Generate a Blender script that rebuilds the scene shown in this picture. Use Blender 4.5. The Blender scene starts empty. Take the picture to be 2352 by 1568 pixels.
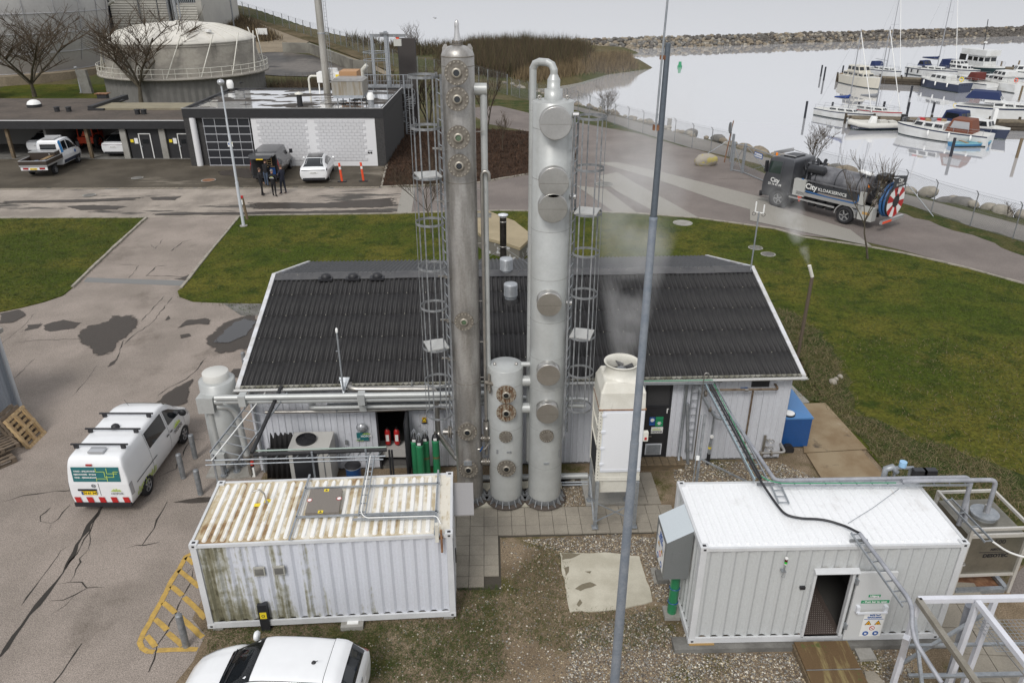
import bpy,bmesh,math,random
from math import sin,cos
import numpy as np
from mathutils import Vector as V3,Matrix,Euler
random.seed(7);np.random.seed(7)
scn=bpy.context.scene
C=scn.collection
PI=math.pi
rad=math.radians
# camera, sky, sun, exposure
CAM_H=14.5;PITCH=rad(26.);F=1750.0;CX,CY=1176.0,784.0
cd=bpy.data.cameras.new('camera');cam=bpy.data.objects.new('camera',cd);C.objects.link(cam)
cam.location=(0,0,CAM_H);cam.rotation_euler=(PI/2-PITCH,0,0)
cd.sensor_width=36;cd.lens=36*F/2352;cd.clip_start=.1;cd.clip_end=20000
scn.camera=cam
SUN_EL,SUN_AZ=rad(48),rad(200)
w=bpy.data.worlds.new('World');scn.world=w;w.use_nodes=True
nt=w.node_tree;nt.nodes.clear()
o_=nt.nodes.new('ShaderNodeOutputWorld');bg=nt.nodes.new('ShaderNodeBackground')
sk=nt.nodes.new('ShaderNodeTexSky');sk.sky_type='NISHITA';sk.sun_disc=False
sk.sun_elevation=SUN_EL;sk.sun_rotation=SUN_AZ;sk.air_density=1;sk.dust_density=4
hs=nt.nodes.new('ShaderNodeHueSaturation');hs.inputs['Saturation'].default_value=.12
mx=nt.nodes.new('ShaderNodeMixRGB');mx.inputs['Fac'].default_value=.72;mx.inputs['Color2'].default_value=(6.1,6.25,6.6,1)
nt.links.new(sk.outputs[0],hs.inputs['Color']);nt.links.new(hs.outputs[0],mx.inputs['Color1'])
nt.links.new(mx.outputs[0],bg.inputs['Color']);bg.inputs['Strength'].default_value=.106
nt.links.new(bg.outputs[0],o_.inputs[0])
sd=bpy.data.lights.new('sun','SUN');sd.energy=1.4;sd.angle=rad(18);sd.color=(1,.965,.92)
sun=bpy.data.objects.new('sun',sd);C.objects.link(sun)
dv=V3((sin(SUN_AZ)*cos(SUN_EL),cos(SUN_AZ)*cos(SUN_EL),sin(SUN_EL)))
sun.rotation_euler=dv.to_track_quat('Z','Y').to_euler();sun.location=(0,0,60)
scn.view_settings.view_transform='Standard';scn.view_settings.look='None'
scn.view_settings.exposure=0.30;scn.view_settings.gamma=1
scn.cycles.max_bounces=6;scn.cycles.volume_bounces=3;scn.cycles.transparent_max_bounces=12
# surveying: where a sight line meets the ground or an upright plane
_c,_s=cos(PITCH),sin(PITCH)
def _ray(px,py):
    x=(px-CX)/F;y=-(py-CY)/F
    return(x,_c+y*_s,-_s+y*_c)
def G(px,py,z=0.):
    r=_ray(px,py);t=(z-CAM_H)/r[2]
    return V3((r[0]*t,r[1]*t,z))
def PY(px,py,Y):
    r=_ray(px,py);t=Y/r[1]
    return V3((r[0]*t,Y,CAM_H+r[2]*t))
_R=[0,373.2,775.2,1148.4]
def q(c,r,X,Y):return(c*574.2+X*.26852,_R[r]+Y*.26852)
def gq(c,r,X,Y,z=0.):return G(*q(c,r,X,Y),z)
def pq(c,r,X,Y,yy):return PY(*q(c,r,X,Y),yy)
# materials
MATS={}
def node(nt,t,**kw):
    n=nt.nodes.new(t)
    for k,v in kw.items():setattr(n,k,v)
    return n
def mat(name,col,rough=.55,metal=0.,c2_=None,sc=3.,lo=.35,hi=.65,det=5,sQ=(1,1,1),var=.08,fI=40.,bump=0.,bsc=60.,
        cO='obj',dI=None,dirt2=None,ior=None,emit=None,coat=0.,dist=0.,spec=None):
    if name in MATS:return MATS[name]
    m=bpy.data.materials.new(name);m.use_nodes=True;nt=m.node_tree
    b=nt.nodes['Principled BSDF'];L=nt.links.new
    def rgba(c):return(c[0],c[1],c[2],1)
    if cO=='obj':
        tc=node(nt,'ShaderNodeTexCoord');vec=tc.outputs['Object']
    else:
        tc=node(nt,'ShaderNodeNewGeometry');vec=tc.outputs['Position']
    def noise(scale,detail=5,st=None,rough=.6,off=0):
        v=vec
        if st or off:
            mp=node(nt,'ShaderNodeMapping');mp.inputs['Scale'].default_value=st or(1,1,1);mp.inputs['Location'].default_value=(off,off*1.7,off*.3)
            L(vec,mp.inputs[0]);v=mp.outputs[0]
        n=node(nt,'ShaderNodeTexNoise');n.inputs['Scale'].default_value=scale;n.inputs['Detail'].default_value=detail
        n.inputs['Roughness'].default_value=rough;n.inputs['Distortion'].default_value=dist;L(v,n.inputs['Vector']);return n.outputs['Fac']
    def ramp(f,a,bb):
        r=node(nt,'ShaderNodeMapRange');r.inputs['From Min'].default_value=a;r.inputs['From Max'].default_value=bb
        r.interpolation_type='SMOOTHSTEP';L(f,r.inputs['Value']);return r.outputs[0]
    def mix(f,c1,c2,mode='MIX'):
        n=node(nt,'ShaderNodeMixRGB',blend_type=mode)
        if hasattr(f,'is_linked')or not isinstance(f,(int,float)):L(f,n.inputs['Fac'])
        else:n.inputs['Fac'].default_value=f
        for i,c in((1,c1),(2,c2)):
            if isinstance(c,tuple):n.inputs[i].default_value=rgba(c)
            else:L(c,n.inputs[i])
        return n.outputs[0]
    cur=None
    if c2_:cur=mix(ramp(noise(sc,det,sQ if sQ!=(1,1,1)else None),lo,hi),tuple(col),tuple(c2_))
    for i,d in enumerate((dI,dirt2)):
        if d:
            dc,dsc,da,db,dst=d
            cur=mix(ramp(noise(dsc,8,dst,.65,3.1+i*7),da,db),cur if cur is not None else tuple(col),tuple(dc))
    if var:
        f=noise(fI,3)
        r=node(nt,'ShaderNodeMapRange');r.inputs['From Min'].default_value=.3;r.inputs['From Max'].default_value=.7
        r.inputs['To Min'].default_value=1-var;r.inputs['To Max'].default_value=1+var;L(f,r.inputs['Value'])
        cur=mix(1.,cur if cur is not None else tuple(col),r.outputs[0],'MULTIPLY')
    if cur is not None:L(cur,b.inputs['Base Color'])
    else:b.inputs['Base Color'].default_value=rgba(col)
    b.inputs['Roughness'].default_value=rough;b.inputs['Metallic'].default_value=metal
    if ior:b.inputs['IOR'].default_value=ior
    if coat:b.inputs['Coat Weight'].default_value=coat;b.inputs['Coat Roughness'].default_value=.05
    if spec is None and cO=='pos':spec=.15
    if spec is not None:b.inputs['Specular IOR Level'].default_value=spec
    if emit:b.inputs['Emission Color'].default_value=rgba(emit[0]);b.inputs['Emission Strength'].default_value=emit[1]
    if bump:
        bp=node(nt,'ShaderNodeBump');bp.inputs['Strength'].default_value=1;bp.inputs['Distance'].default_value=bump
        L(noise(bsc,4),bp.inputs['Height']);L(bp.outputs[0],b.inputs['Normal'])
    MATS[name]=m
    return m
# paints, metals
WHITE=mat('white_paint',(.66,.68,.72),.45,var=.04,fI=6,coat=.2)
CARW=mat('white_car_paint',(.78,.79,.80),.3,var=.02,fI=3,coat=.7)
CONTW=mat('white_container_paint',(.62,.63,.64),.45,c2_=(.55,.56,.57),sc=1.2,var=.04,fI=30)
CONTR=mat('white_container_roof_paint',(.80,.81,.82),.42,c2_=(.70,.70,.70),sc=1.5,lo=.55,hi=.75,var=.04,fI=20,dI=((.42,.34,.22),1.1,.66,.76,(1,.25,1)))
GLASS=mat('dark_glass',(.012,.015,.018),.06,var=0,ior=1.5,coat=.4)
TYRE=mat('tyre_rubber',(.018,.018,.02),.8,var=.15)
bK=mat('black_plastic',(.02,.02,.023),.5,var=.1)
bM=mat('black_panel',(.025,.026,.03),.4,var=.1,fI=8)
DARKIN=mat('dark_interior',(.012,.012,.013),.9,var=.1)
RIM=mat('wheel_alloy',(.42,.43,.45),.35,.7,var=.1)
gV=mat('galvanised_steel',(.30,.325,.35),.5,.55,c2_=(.38,.40,.42),sc=8,var=.1,fI=25)
gZ_=mat('weathered_galvanised_steel',(.20,.21,.22),.55,.4,c2_=(.30,.31,.32),sc=7,var=.12,fI=30)
sT=mat('stainless_steel',(.46,.44,.41),.34,.85,c2_=(.36,.345,.32),sc=2.5,var=.08,fI=20)
STEELC=mat('column_steel',(.42,.405,.385),.42,.6,c2_=(.29,.275,.255),sc=1.6,lo=.38,hi=.62,sQ=(2.2,2.2,.35),var=.1,fI=16,dI=((.14,.12,.10),2.2,.62,.78,(2.5,2.5,.3)),dirt2=((.48,.48,.47),1.3,.58,.8,(3,3,.25)))
CLAD=mat('grey_white_cladding',(.47,.485,.475),.38,.25,c2_=(.42,.43,.42),sc=1.4,var=.03,fI=14,dI=((.33,.32,.29),1.8,.64,.85,(3,3,.4)))
FLANGE=mat('flange_steel',(.24,.22,.19),.6,.45,c2_=(.17,.15,.125),sc=9,var=.12)
FLANGER=mat('rusted_flange',(.30,.26,.20),.7,.2,c2_=(.11,.055,.025),sc=5,lo=.42,hi=.56,sQ=(4,4,.8),var=.12,dI=((.55,.5,.4),7,.56,.7,None))
CAPM=mat('polished_cap',(.54,.53,.51),.3,.85,c2_=(.46,.45,.43),sc=1.6,var=.05,fI=20)
RUST=mat('rusty_steel',(.16,.07,.035),.85,c2_=(.28,.15,.08),sc=6,var=.15)
CONC=mat('concrete',(.34,.33,.305),.85,c2_=(.27,.26,.235),sc=1.3,var=.08,fI=22,bump=.004,cO='pos',dI=((.17,.155,.13),1.4,.62,.74,None))
CONCL=mat('light_concrete',(.54,.51,.42),.85,c2_=(.44,.41,.33),sc=1.2,var=.07,fI=30,bump=.004,cO='pos',dI=((.2,.175,.13),.9,.66,.74,None))
CONCD=mat('dark_concrete',(.20,.195,.18),.9,c2_=(.13,.125,.115),sc=1.6,var=.1,cO='pos')
WOOD=mat('weathered_wood',(.20,.145,.085),.8,c2_=(.11,.085,.055),sc=3,sQ=(1,6,6),var=.15,bump=.004)
PALW=mat('pale_pallet_wood',(.52,.38,.20),.8,c2_=(.33,.22,.12),sc=2,sQ=(5,1,5),var=.12)
PALD=mat('old_pallet_wood',(.20,.15,.105),.85,c2_=(.12,.095,.07),sc=2.5,var=.15)
RED=mat('red_paint',(.45,.02,.02),.4,var=.06)
ORANGE=mat('orange_red_plastic',(.80,.09,.03),.5,var=.06)
rF=mat('white_reflective',(.8,.8,.78),.4,var=0)
YELLOW=mat('yellow_sign',(.80,.62,.03),.5,var=.05)
YPLATE=mat('yellow_plate',(.85,.58,.02),.4,var=.02)
GREEN=mat('green_cylinder_paint',(.025,.20,.085),.38,var=.08,coat=.3)
GREENS=mat('green_sign',(.02,.28,.12),.5,var=.02)
TEAL=mat('teal_sign',(.02,.14,.15),.45,var=.05)
BLUE=mat('blue_paint',(.014,.075,.24),.4,var=.08,fI=12,coat=.2)
BLUEL=mat('light_blue_lid',(.07,.20,.43),.45,var=.06)
BLUES=mat('blue_sign',(.02,.10,.35),.45,var=.02)
CREAM=mat('cream_gelcoat',(.70,.685,.62),.4,c2_=(.60,.58,.51),sc=1.5,var=.05,dI=((.24,.20,.15),3,.62,.8,(2,2,.4)))
LIMEG=mat('lime_stripe',(.5,.62,.12),.5,var=.03)
REDLAMP=mat('red_lamp_lens',(.35,.015,.015),.2,var=0,coat=.6)
CLAMP=mat('clear_lamp_lens',(.45,.46,.48),.15,.3,var=0,coat=.6)
MIRRORM=mat('mirror_face',(.5,.52,.55),.1,1,var=0)
# mesh builder
class MB:
    def __init__(s):s.v=[];s.f=[];s.m=[];s.mi=0;s.sm=[]
    def add(s,vs,fs,mi=None,smooth=False):
        n=len(s.v);s.v+=[tuple(v)for v in vs]
        for f in fs:s.f.append([i+n for i in f]);s.m.append(s.mi if mi is None else mi);s.sm.append(smooth)
        return s
    def box(s,x0,y0,z0,x1,y1,z1,mi=None):
        return s.add([(x0,y0,z0),(x1,y0,z0),(x1,y1,z0),(x0,y1,z0),(x0,y0,z1),(x1,y0,z1),(x1,y1,z1),(x0,y1,z1)],
                     [(0,3,2,1),(4,5,6,7),(0,1,5,4),(1,2,6,5),(2,3,7,6),(3,0,4,7)],mi)
    def obox(s,c,ax,ay,az,mi=None):
        c=V3(c);ax,ay,az=V3(ax),V3(ay),V3(az)
        P=[c+ax*i+ay*j+az*k for k in(-1,1)for j in(-1,1)for i in(-1,1)]
        return s.add(P,[(0,2,3,1),(4,5,7,6),(0,1,5,4),(1,3,7,5),(3,2,6,7),(2,0,4,6)],mi)
    def bar(s,a,b,wx,wy=None,mi=None,up=(0,0,1)):
        a,b=V3(a),V3(b);d=b-a;l=d.length
        if l<1e-6:return s
        d.normalize();u=V3(up)
        if abs(d.dot(u))>.98:u=V3((0,1,0))
        x=d.cross(u).normalized();y=x.cross(d).normalized();wy=wy or wx
        return s.obox((a+b)/2,d*(l/2),x*(wx/2),y*(wy/2),mi)
    def tB(s,pts,r,n=8,mi=None,caps=True,smooth=True):
        pts=[V3(p)for p in pts];k=len(pts);rs=r if isinstance(r,(list,tuple))else[r]*k
        vs=[];prev=None
        for i in range(k):
            if i==0:d=pts[1]-pts[0]
            elif i==k-1:d=pts[-1]-pts[-2]
            else:d=(pts[i+1]-pts[i]).normalized()+(pts[i]-pts[i-1]).normalized()
            if d.length<1e-9:d=V3((0,0,1))
            d.normalize()
            if prev is None:
                u=V3((0,0,1))if abs(d.z)<.9 else V3((1,0,0))
                x=d.cross(u).normalized()
            else:x=(prev-d*prev.dot(d)).normalized()
            prev=x;y=d.cross(x)
            kk=1.
            if 0<i<k-1:
                cs=(pts[i+1]-pts[i]).normalized().dot((pts[i]-pts[i-1]).normalized())
                kk=1/max(.6,math.sqrt(max(.05,(1+cs)/2)))
            for j in range(n):
                a=2*PI*j/n;vs.append(pts[i]+(x*cos(a)+y*sin(a))*rs[i]*(kk if n>5 else 1))
        fs=[(i*n+j,i*n+(j+1)%n,(i+1)*n+(j+1)%n,(i+1)*n+j)for i in range(k-1)for j in range(n)]
        s.add(vs,fs,mi,smooth)
        if caps:s.add(vs[:n],[tuple(range(n))[::-1]],mi);s.add(vs[-n:],[tuple(range(n))],mi)
        return s
    def lT(s,prof,n=32,c=(0,0,0),axis='z',mi=None,smooth=True,a0=0.,a1=2*PI):
        vs=[];full=abs(a1-a0-2*PI)<1e-6;m=n if full else n+1
        for r,z in prof:
            for j in range(m):
                a=a0+(a1-a0)*j/n;x,y=r*cos(a),r*sin(a)
                p=(x,y,z)if axis=='z' else((x,z,y)if axis=='y' else(z,x,y))
                vs.append((c[0]+p[0],c[1]+p[1],c[2]+p[2]))
        k=len(prof);fs=[]
        for i in range(k-1):
            for j in range(n):
                j2=(j+1)%m
                f=(i*m+j,i*m+j2,(i+1)*m+j2,(i+1)*m+j)
                fs.append(f if axis!='y' else f[::-1])
        return s.add(vs,fs,mi,smooth)
    def disc(s,c,r,n=24,axis='z',mi=None):
        vs=[]
        for j in range(n):
            a=2*PI*j/n;x,y=r*cos(a),r*sin(a)
            p=(x,y,0)if axis=='z' else((x,0,y)if axis=='y' else(0,x,y))
            vs.append((c[0]+p[0],c[1]+p[1],c[2]+p[2]))
        return s.add(vs,[tuple(range(n))if axis!='y' else tuple(range(n))[::-1]],mi)
    def cyl(s,c,r,h,n=24,axis='z',mi=None,r2=None):
        r2=r if r2 is None else r2
        s.lT([(r,0),(r2,h)],n,c,axis,mi)
        s.disc(c,r,n,axis,mi);e=list(c);e['xyz'.index(axis)]+=h
        return s.disc(e,r2,n,axis,mi)
    def prism(s,poly,z0,z1,mi=None,bottom=True):
        n=len(poly);vs=[(p[0],p[1],z0)for p in poly]+[(p[0],p[1],z1)for p in poly]
        fs=[tuple(range(n,2*n))]+([tuple(range(n))[::-1]]if bottom else[])+[(i,(i+1)%n,n+(i+1)%n,n+i)for i in range(n)]
        return s.add(vs,fs,mi)
    def xprism(s,poly,x0,x1,mi=None):   # poly in (y, z) swept along x
        n=len(poly);vs=[(x0,p[0],p[1])for p in poly]+[(x1,p[0],p[1])for p in poly]
        return s.add(vs,[tuple(range(n,2*n)),tuple(range(n))[::-1]]+[(i,(i+1)%n,n+(i+1)%n,n+i)for i in range(n)],mi)
    def yprism(s,poly,y0,y1,mi=None):   # poly in (x, z) swept along y
        n=len(poly);vs=[(p[0],y0,p[1])for p in poly]+[(p[0],y1,p[1])for p in poly]
        return s.add(vs,[tuple(range(n)),tuple(range(n,2*n))[::-1]]+[(i,n+i,n+(i+1)%n,(i+1)%n)for i in range(n)],mi)
    def face(s,pts,mi=None):return s.add(pts,[tuple(range(len(pts)))],mi)
    def torus(s,c,R,r,n=24,m=6,axis='z',mi=None,a0=0,a1=2*PI):
        pr=[]
        for i in range(m+1):a=2*PI*i/m;pr.append((R+r*cos(a),r*sin(a)))
        return s.lT(pr,n,c,axis,mi,True,a0,a1)
    def mesh(s,name,mats):
        me=bpy.data.meshes.new(name);me.from_pydata(s.v,[],s.f)
        mats=mats if isinstance(mats,(list,tuple))else[mats]
        for m in mats:me.materials.append(m)
        me.polygons.foreach_set('material_index',s.m);me.polygons.foreach_set('use_smooth',s.sm)
        bm=bmesh.new();bm.from_mesh(me);bmesh.ops.recalc_face_normals(bm,faces=bm.faces);bm.to_mesh(me);bm.free()
        me.update();return me
    def mk(s,name,mats,parent=None,**kw):return link(name,s.mesh(name,mats),parent,**kw)
def link(name,me,parent=None,loc=None,rz=None,label=None,cat=None,group=None,kind=None):
    o=bpy.data.objects.new(name,me);C.objects.link(o)
    if parent is not None:o.parent=parent
    if loc is not None:o.location=loc
    if rz is not None:o.rotation_euler=(0,0,rz)
    return tag(o,label,cat,group,kind)
def tag(o,label=None,cat=None,group=None,kind=None):
    for k,v in(('label',label),('category',cat),('group',group),('kind',kind)):
        if v:o[k]=v
    return o
def thg(name,label,cat,loc=(0,0,0),rz=0.,group=None):
    o=bpy.data.objects.new(name,None);C.objects.link(o);o.location=loc;o.rotation_euler=(0,0,rz);o.empty_display_size=.3
    return tag(o,label,cat,group)
def copy_tree(o,parent=None):
    c=o.copy();C.objects.link(c)
    if parent is not None:c.parent=parent;c.matrix_parent_inverse=o.matrix_parent_inverse
    for ch in list(o.children):copy_tree(ch,c)
    return c
def bevel(o,w_=.01,seg=1):
    m=o.modifiers.new('b','BEVEL');m.width=w_;m.segments=seg;m.limit_method='ANGLE';return o
def arc(c,r,a0,a1,n,pl='xz'):
    out=[]
    for i in range(n+1):
        a=a0+(a1-a0)*i/n;u,v_=r*cos(a),r*sin(a)
        out.append((c[0]+u,c[1],c[2]+v_)if pl=='xz' else((c[0]+u,c[1]+v_,c[2])if pl=='xy' else(c[0],c[1]+u,c[2]+v_)))
    return out
def text(name,body,size,mtl,parent,loc,rot,align='CENTER',ext=.002,bold=0.):
    cu=bpy.data.curves.new(name,'FONT');cu.body=body;cu.size=size;cu.align_x=align;cu.align_y='CENTER';cu.extrude=ext
    cu.resolution_u=2;cu.offset=bold
    tmp=bpy.data.objects.new('tmp',cu);C.objects.link(tmp);dg=bpy.context.evaluated_depsgraph_get();me=bpy.data.meshes.new_from_object(tmp.evaluated_get(dg));bpy.data.objects.remove(tmp);bpy.data.curves.remove(cu)
    me.name=name;me.materials.clear();me.materials.append(mtl);o=bpy.data.objects.new(name,me);C.objects.link(o);o.parent=parent;o.location=loc;o.rotation_euler=rot
    return o
def rounded(pts,r,n=5):
    """polyline with its corners rounded"""
    P=[V3(p)for p in pts];out=[P[0]]
    for i in range(1,len(P)-1):
        a,b,c=P[i-1],P[i],P[i+1];d1=(a-b);d2=(c-b);rr=min(r,d1.length*.49,d2.length*.49)
        p0=b+d1.normalized()*rr;p1=b+d2.normalized()*rr
        for k in range(n+1):
            t=k/n;out.append(p0*(1-t)**2+b*2*t*(1-t)+p1*t*t)
    out.append(P[-1]);return out
# THE LAND, THE WATER AND THE GROUND SHEETS
def lerp(a,b,t):return a+(b-a)*t
def sstep(a,b,x):
    t=np.clip((x-a)/(b-a),0,1);return t*t*(3-2*t)
SHORE=[G(*p)for p in[(2352,499),(2285,478),(2111,446),(1910,386),(1813,362),(1752,350),(1685,335),(1645,322),(1578,307),(1508,288),(1470,276),(1417,262),(1358,246),(1320,237),(1237,210),(1197,202),(1156,189),
                         (1180,184),(1237,182),(1293,173),(1363,154),(1468,142),(1440,132),(1385,124),(1330,118)]]
SHORE=[V3((75,25,0))]+SHORE+[V3(p)for p in[(24,168,0),(5,170,0),(-8,168,0),(-24,156,0),(-38,168,0),(-50,180,0),(-62,192,0),(-74,203,0),(-110,240,0),(-420,420,0),(-420,-60,0),(75,-60,0)]]
_P=np.array([(p.x,p.y)for p in SHORE])
def outside(x,y):
    """distance outside the shoreline (0 inside), vectorised"""
    x=np.asarray(x,float);y=np.asarray(y,float);d=np.full(x.shape,1e9);ins=np.zeros(x.shape,bool)
    for i in range(len(_P)):
        ax,ay=_P[i];bx,by=_P[(i+1)%len(_P)]
        dx,dy=bx-ax,by-ay;t=np.clip(((x-ax)*dx+(y-ay)*dy)/(dx*dx+dy*dy),0,1)
        d=np.minimum(d,np.hypot(x-ax-t*dx,y-ay-t*dy))
        cr=((ay>y)!=(by>y))&(x<(bx-ax)*(y-ay)/(by-ay+1e-12)+ax);ins^=cr
    return np.where(ins,0,d)
def hills(x,y):
    x=np.asarray(x,float);y=np.asarray(y,float)
    z=.045*np.clip(y-112,0,140)*sstep(-8,-34,x)
    z=z+4.6*np.exp(-(((x+74)/26)**2+((y-182)/30)**2))+1.2*np.exp(-(((x-6)/16)**2+((y-150)/26)**2))
    return z
def terrain(x,y):o=outside(x,y);return hills(x,y)*(1-sstep(0,9,o))-np.clip(o*.5,0,4)
def GT(px,py):
    z=0.
    for _ in range(12):p=G(px,py,z);z=.5*z+.5*float(hills(p.x,p.y))
    p=G(px,py,z);p.z=float(hills(p.x,p.y));return p
GROUND=mat('dry_scrub_ground',(.105,.088,.045),.95,c2_=(.062,.068,.024),sc=.09,lo=.4,hi=.6,var=.22,fI=2.5,cO='pos',dI=((.15,.125,.08),.35,.55,.75,None))
gx=np.arange(-260,111,1.7);gy=np.arange(-25,330,1.7)
X_,Y_=np.meshgrid(gx,gy);Z_=terrain(X_,Y_)
near=(Y_<60)&(X_<45)&(Z_>-.02);Z_[near]=-.004
nx,ny=len(gx),len(gy)
vs=np.c_[X_.ravel(),Y_.ravel(),Z_.ravel()]
ii=(np.arange(ny-1)[:,None]*nx+np.arange(nx-1)[None]).ravel()
fs=np.c_[ii,ii+1,ii+nx+1,ii+nx]
me=bpy.data.meshes.new('ground');me.from_pydata(vs.tolist(),[],fs.tolist());me.materials.append(GROUND)
me.polygons.foreach_set('use_smooth',[True]*len(me.polygons));link('ground',me,kind='structure')
# water: grey, mirror-calm, running to the horizon
wm=mat('harbour_water',(.67,.675,.695),.03,.5,var=0);wnt=wm.node_tree;wb=wnt.nodes['Principled BSDF']
_g=node(wnt,'ShaderNodeNewGeometry');_mp=node(wnt,'ShaderNodeMapping');_mp.inputs['Scale'].default_value=(.25,1.2,1)
_n=node(wnt,'ShaderNodeTexNoise');_n.inputs['Scale'].default_value=.9;_n.inputs['Detail'].default_value=3
_b=node(wnt,'ShaderNodeBump');_b.inputs['Distance'].default_value=.0016;_b.inputs['Strength'].default_value=1
wnt.links.new(_g.outputs['Position'],_mp.inputs[0]);wnt.links.new(_mp.outputs[0],_n.inputs['Vector']);wnt.links.new(_n.outputs['Fac'],_b.inputs['Height']);wnt.links.new(_b.outputs[0],wb.inputs['Normal'])
MB().face([(-9000,-200,-1),(9000,-200,-1),(9000,14000,-1),(-9000,14000,-1)]).mk('water',wm,kind='structure')

def sH_(name,pts,z,m,kind='structure',parent=None,thick=0.):
    b=MB();P=[(p[0],p[1])for p in pts]
    if thick:b.prism(P,z-thick,z)
    else:b.face([(x,y,z)for x,y in P])
    return b.mk(name,m,parent,kind=kind)
def wob(pts,amp,step=.5,seed=1,closed=True):
    """a polygon or line with its edges broken up irregularly"""
    rr=random.Random(seed);out=[];n=len(pts)
    for i in range(n if closed else n-1):
        a,b=V3(pts[i]),V3(pts[(i+1)%n]);l=(b-a).length;k=max(1,int(l/step));d=(b-a)/k;nrm=V3((-d.y,d.x,0)).normalized()
        for j in range(k):out.append(a+d*j+nrm*rr.uniform(-amp,amp)*(1 if j or closed else 0))
    if not closed:out.append(V3(pts[-1]))
    return out
def strip(b,pts,w0,z,jit=0,rr=random,mi=None):
    """flat ribbon along a polyline"""
    P=[V3((p[0],p[1],0))for p in pts];L=[];Rr=[]
    for i,p in enumerate(P):
        d=(P[min(i+1,len(P)-1)]-P[max(i-1,0)]).normalized();n=V3((-d.y,d.x,0));w_=(w0[i]if isinstance(w0,list)else w0)*(1+rr.uniform(-jit,jit))/2
        L.append(p+n*w_);Rr.append(p-n*w_)
    n=len(P);b.add([(v.x,v.y,z)for v in L]+[(v.x,v.y,z)for v in Rr],[(i,i+1,n+i+1,n+i)for i in range(n-1)],mi)
ASPH=mat('yard_asphalt',(.31,.266,.232),.88,c2_=(.24,.207,.179),sc=.35,lo=.35,hi=.65,var=.5,fI=42,bump=.008,bsc=70,cO='pos',dI=((.165,.140,.118),.22,.56,.72,(1,.8,1)))
ROADM=mat('road_asphalt',(.205,.178,.162),.85,c2_=(.165,.143,.131),sc=.3,var=.26,fI=24,bump=.005,bsc=50,cO='pos',dI=((.12,.098,.088),.28,.60,.74,(.5,1.6,1)))
LANEM=mat('cross_road_asphalt',(.36,.315,.27),.8,c2_=(.24,.21,.18),sc=.4,var=.25,fI=25,bump=.005,bsc=50,cO='pos',dI=((.085,.078,.070),.2,.56,.62,(.55,2.6,1)))
APRON=mat('apron_asphalt',(.105,.090,.070),.85,c2_=(.070,.060,.046),sc=.35,var=.25,fI=25,bump=.004,cO='pos',dI=((.20,.175,.14),.3,.56,.66,(.5,1.5,1)))
PATHM=mat('path_asphalt',(.24,.225,.205),.9,c2_=(.21,.195,.18),sc=.3,var=.2,fI=20,cO='pos')
PATCHM=mat('pale_road_patch',(.29,.275,.245),.9,var=.2,fI=25,cO='pos')
GRASS=mat('lawn_grass',(.050,.070,.007),.95,c2_=(.100,.095,.015),sc=.2,lo=.38,hi=.64,det=8,var=.42,fI=9,bump=.05,bsc=14,cO='pos',dI=((.034,.050,.006),.9,.48,.66,None),dirt2=((.105,.092,.026),.42,.60,.76,None))
ROUGHG=mat('rough_grass',(.078,.074,.026),.95,c2_=(.040,.056,.014),sc=.7,lo=.4,hi=.6,det=8,var=.45,fI=8,bump=.08,bsc=10,cO='pos',dI=((.14,.115,.07),1.1,.56,.70,None))
GRAVM=mat('gravel_bed',(.265,.205,.140),.95,c2_=(.165,.125,.082),sc=.5,lo=.38,hi=.62,det=8,var=.55,fI=32,bump=.02,bsc=38,cO='pos',dI=((.085,.080,.026),.55,.52,.66,None),dirt2=((.42,.37,.29),22,.62,.70,None))
BEDM=mat('brown_flowerbed',(.055,.032,.020),.95,c2_=(.035,.022,.014),sc=.6,var=.35,fI=6,bump=.05,bsc=12,cO='pos')
SANDM=mat('sandy_track',(.27,.225,.165),.95,c2_=(.20,.165,.12),sc=.15,var=.15,fI=5,cO='pos')
WETM=mat('wet_asphalt',(.068,.058,.050),.38,var=.25,fI=30,cO='pos',ior=1.4)
PUDM=mat('puddle_water',(.06,.06,.062),.03,var=0,ior=1.45)
BORDER=mat('kerb_stone',(.34,.31,.26),.9,c2_=(.24,.22,.18),sc=3,var=.12)
sH_('ground_gravel',[(-8.,-2),(22,-2),(22,22),(9.5,22),(9.5,33),(-8,33)],.0,GRAVM)
# yard and lane
yard=[G(403,1568),G(443,1519),G(472,1457),V3((-7.95,14,0)),V3((-7.95,32.5,0)),V3((-9.5,40,0))]
sH_('yard_asphalt',[(-45,-2),(-6.8,-2)]+yard+[(-10,49.),(-45,48.9)],.004,ASPH)
laneF=[G(-500,437),G(876,431)]
sH_('road_lane',[G(-500,500),G(0,501),G(335,501),G(545,496),G(930,491),G(948,430),G(876,431),G(-500,437)],.008,LANEM)
sH_('garage_apron',[G(-500,437),G(876,431),G(889,376),G(470,376),G(440,350),G(-500,352)],.006,APRON)
sH_('road',[G(930,491),G(948,430),G(1095,422),G(1213,401),G(1240,345),G(1215,303),G(1120,285),G(1060,250),G(1148,243),G(1215,259),G(1320,280),G(1465,306),G(1548,330),G(1675,365),G(1760,400),G(1900,430),G(2071,470),
               G(2226,524),G(2352,565),V3((45,30,0)),V3((45,22,0)),G(2352,660),G(2200,610),G(2080,577),G(1990,556),G(1840,540),G(1700,516),G(1600,503),G(1460,492),G(1360,486),G(1150,486)],.010,ROADM)
sH_('path',[G(1156,197),G(1237,218),G(1320,244),G(1417,268),G(1508,293),G(1645,328),G(1752,360),G(1910,398),G(2071,444),G(2352,518),V3((60,34,0)),V3((60,26,0)),G(2352,556),G(2226,519),G(2136,491),G(2071,467),G(1860,408),G(1675,360),G(1589,341),G(1476,306),G(1327,255),G(1213,230),G(1130,205)],.014,PATHM)
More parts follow.
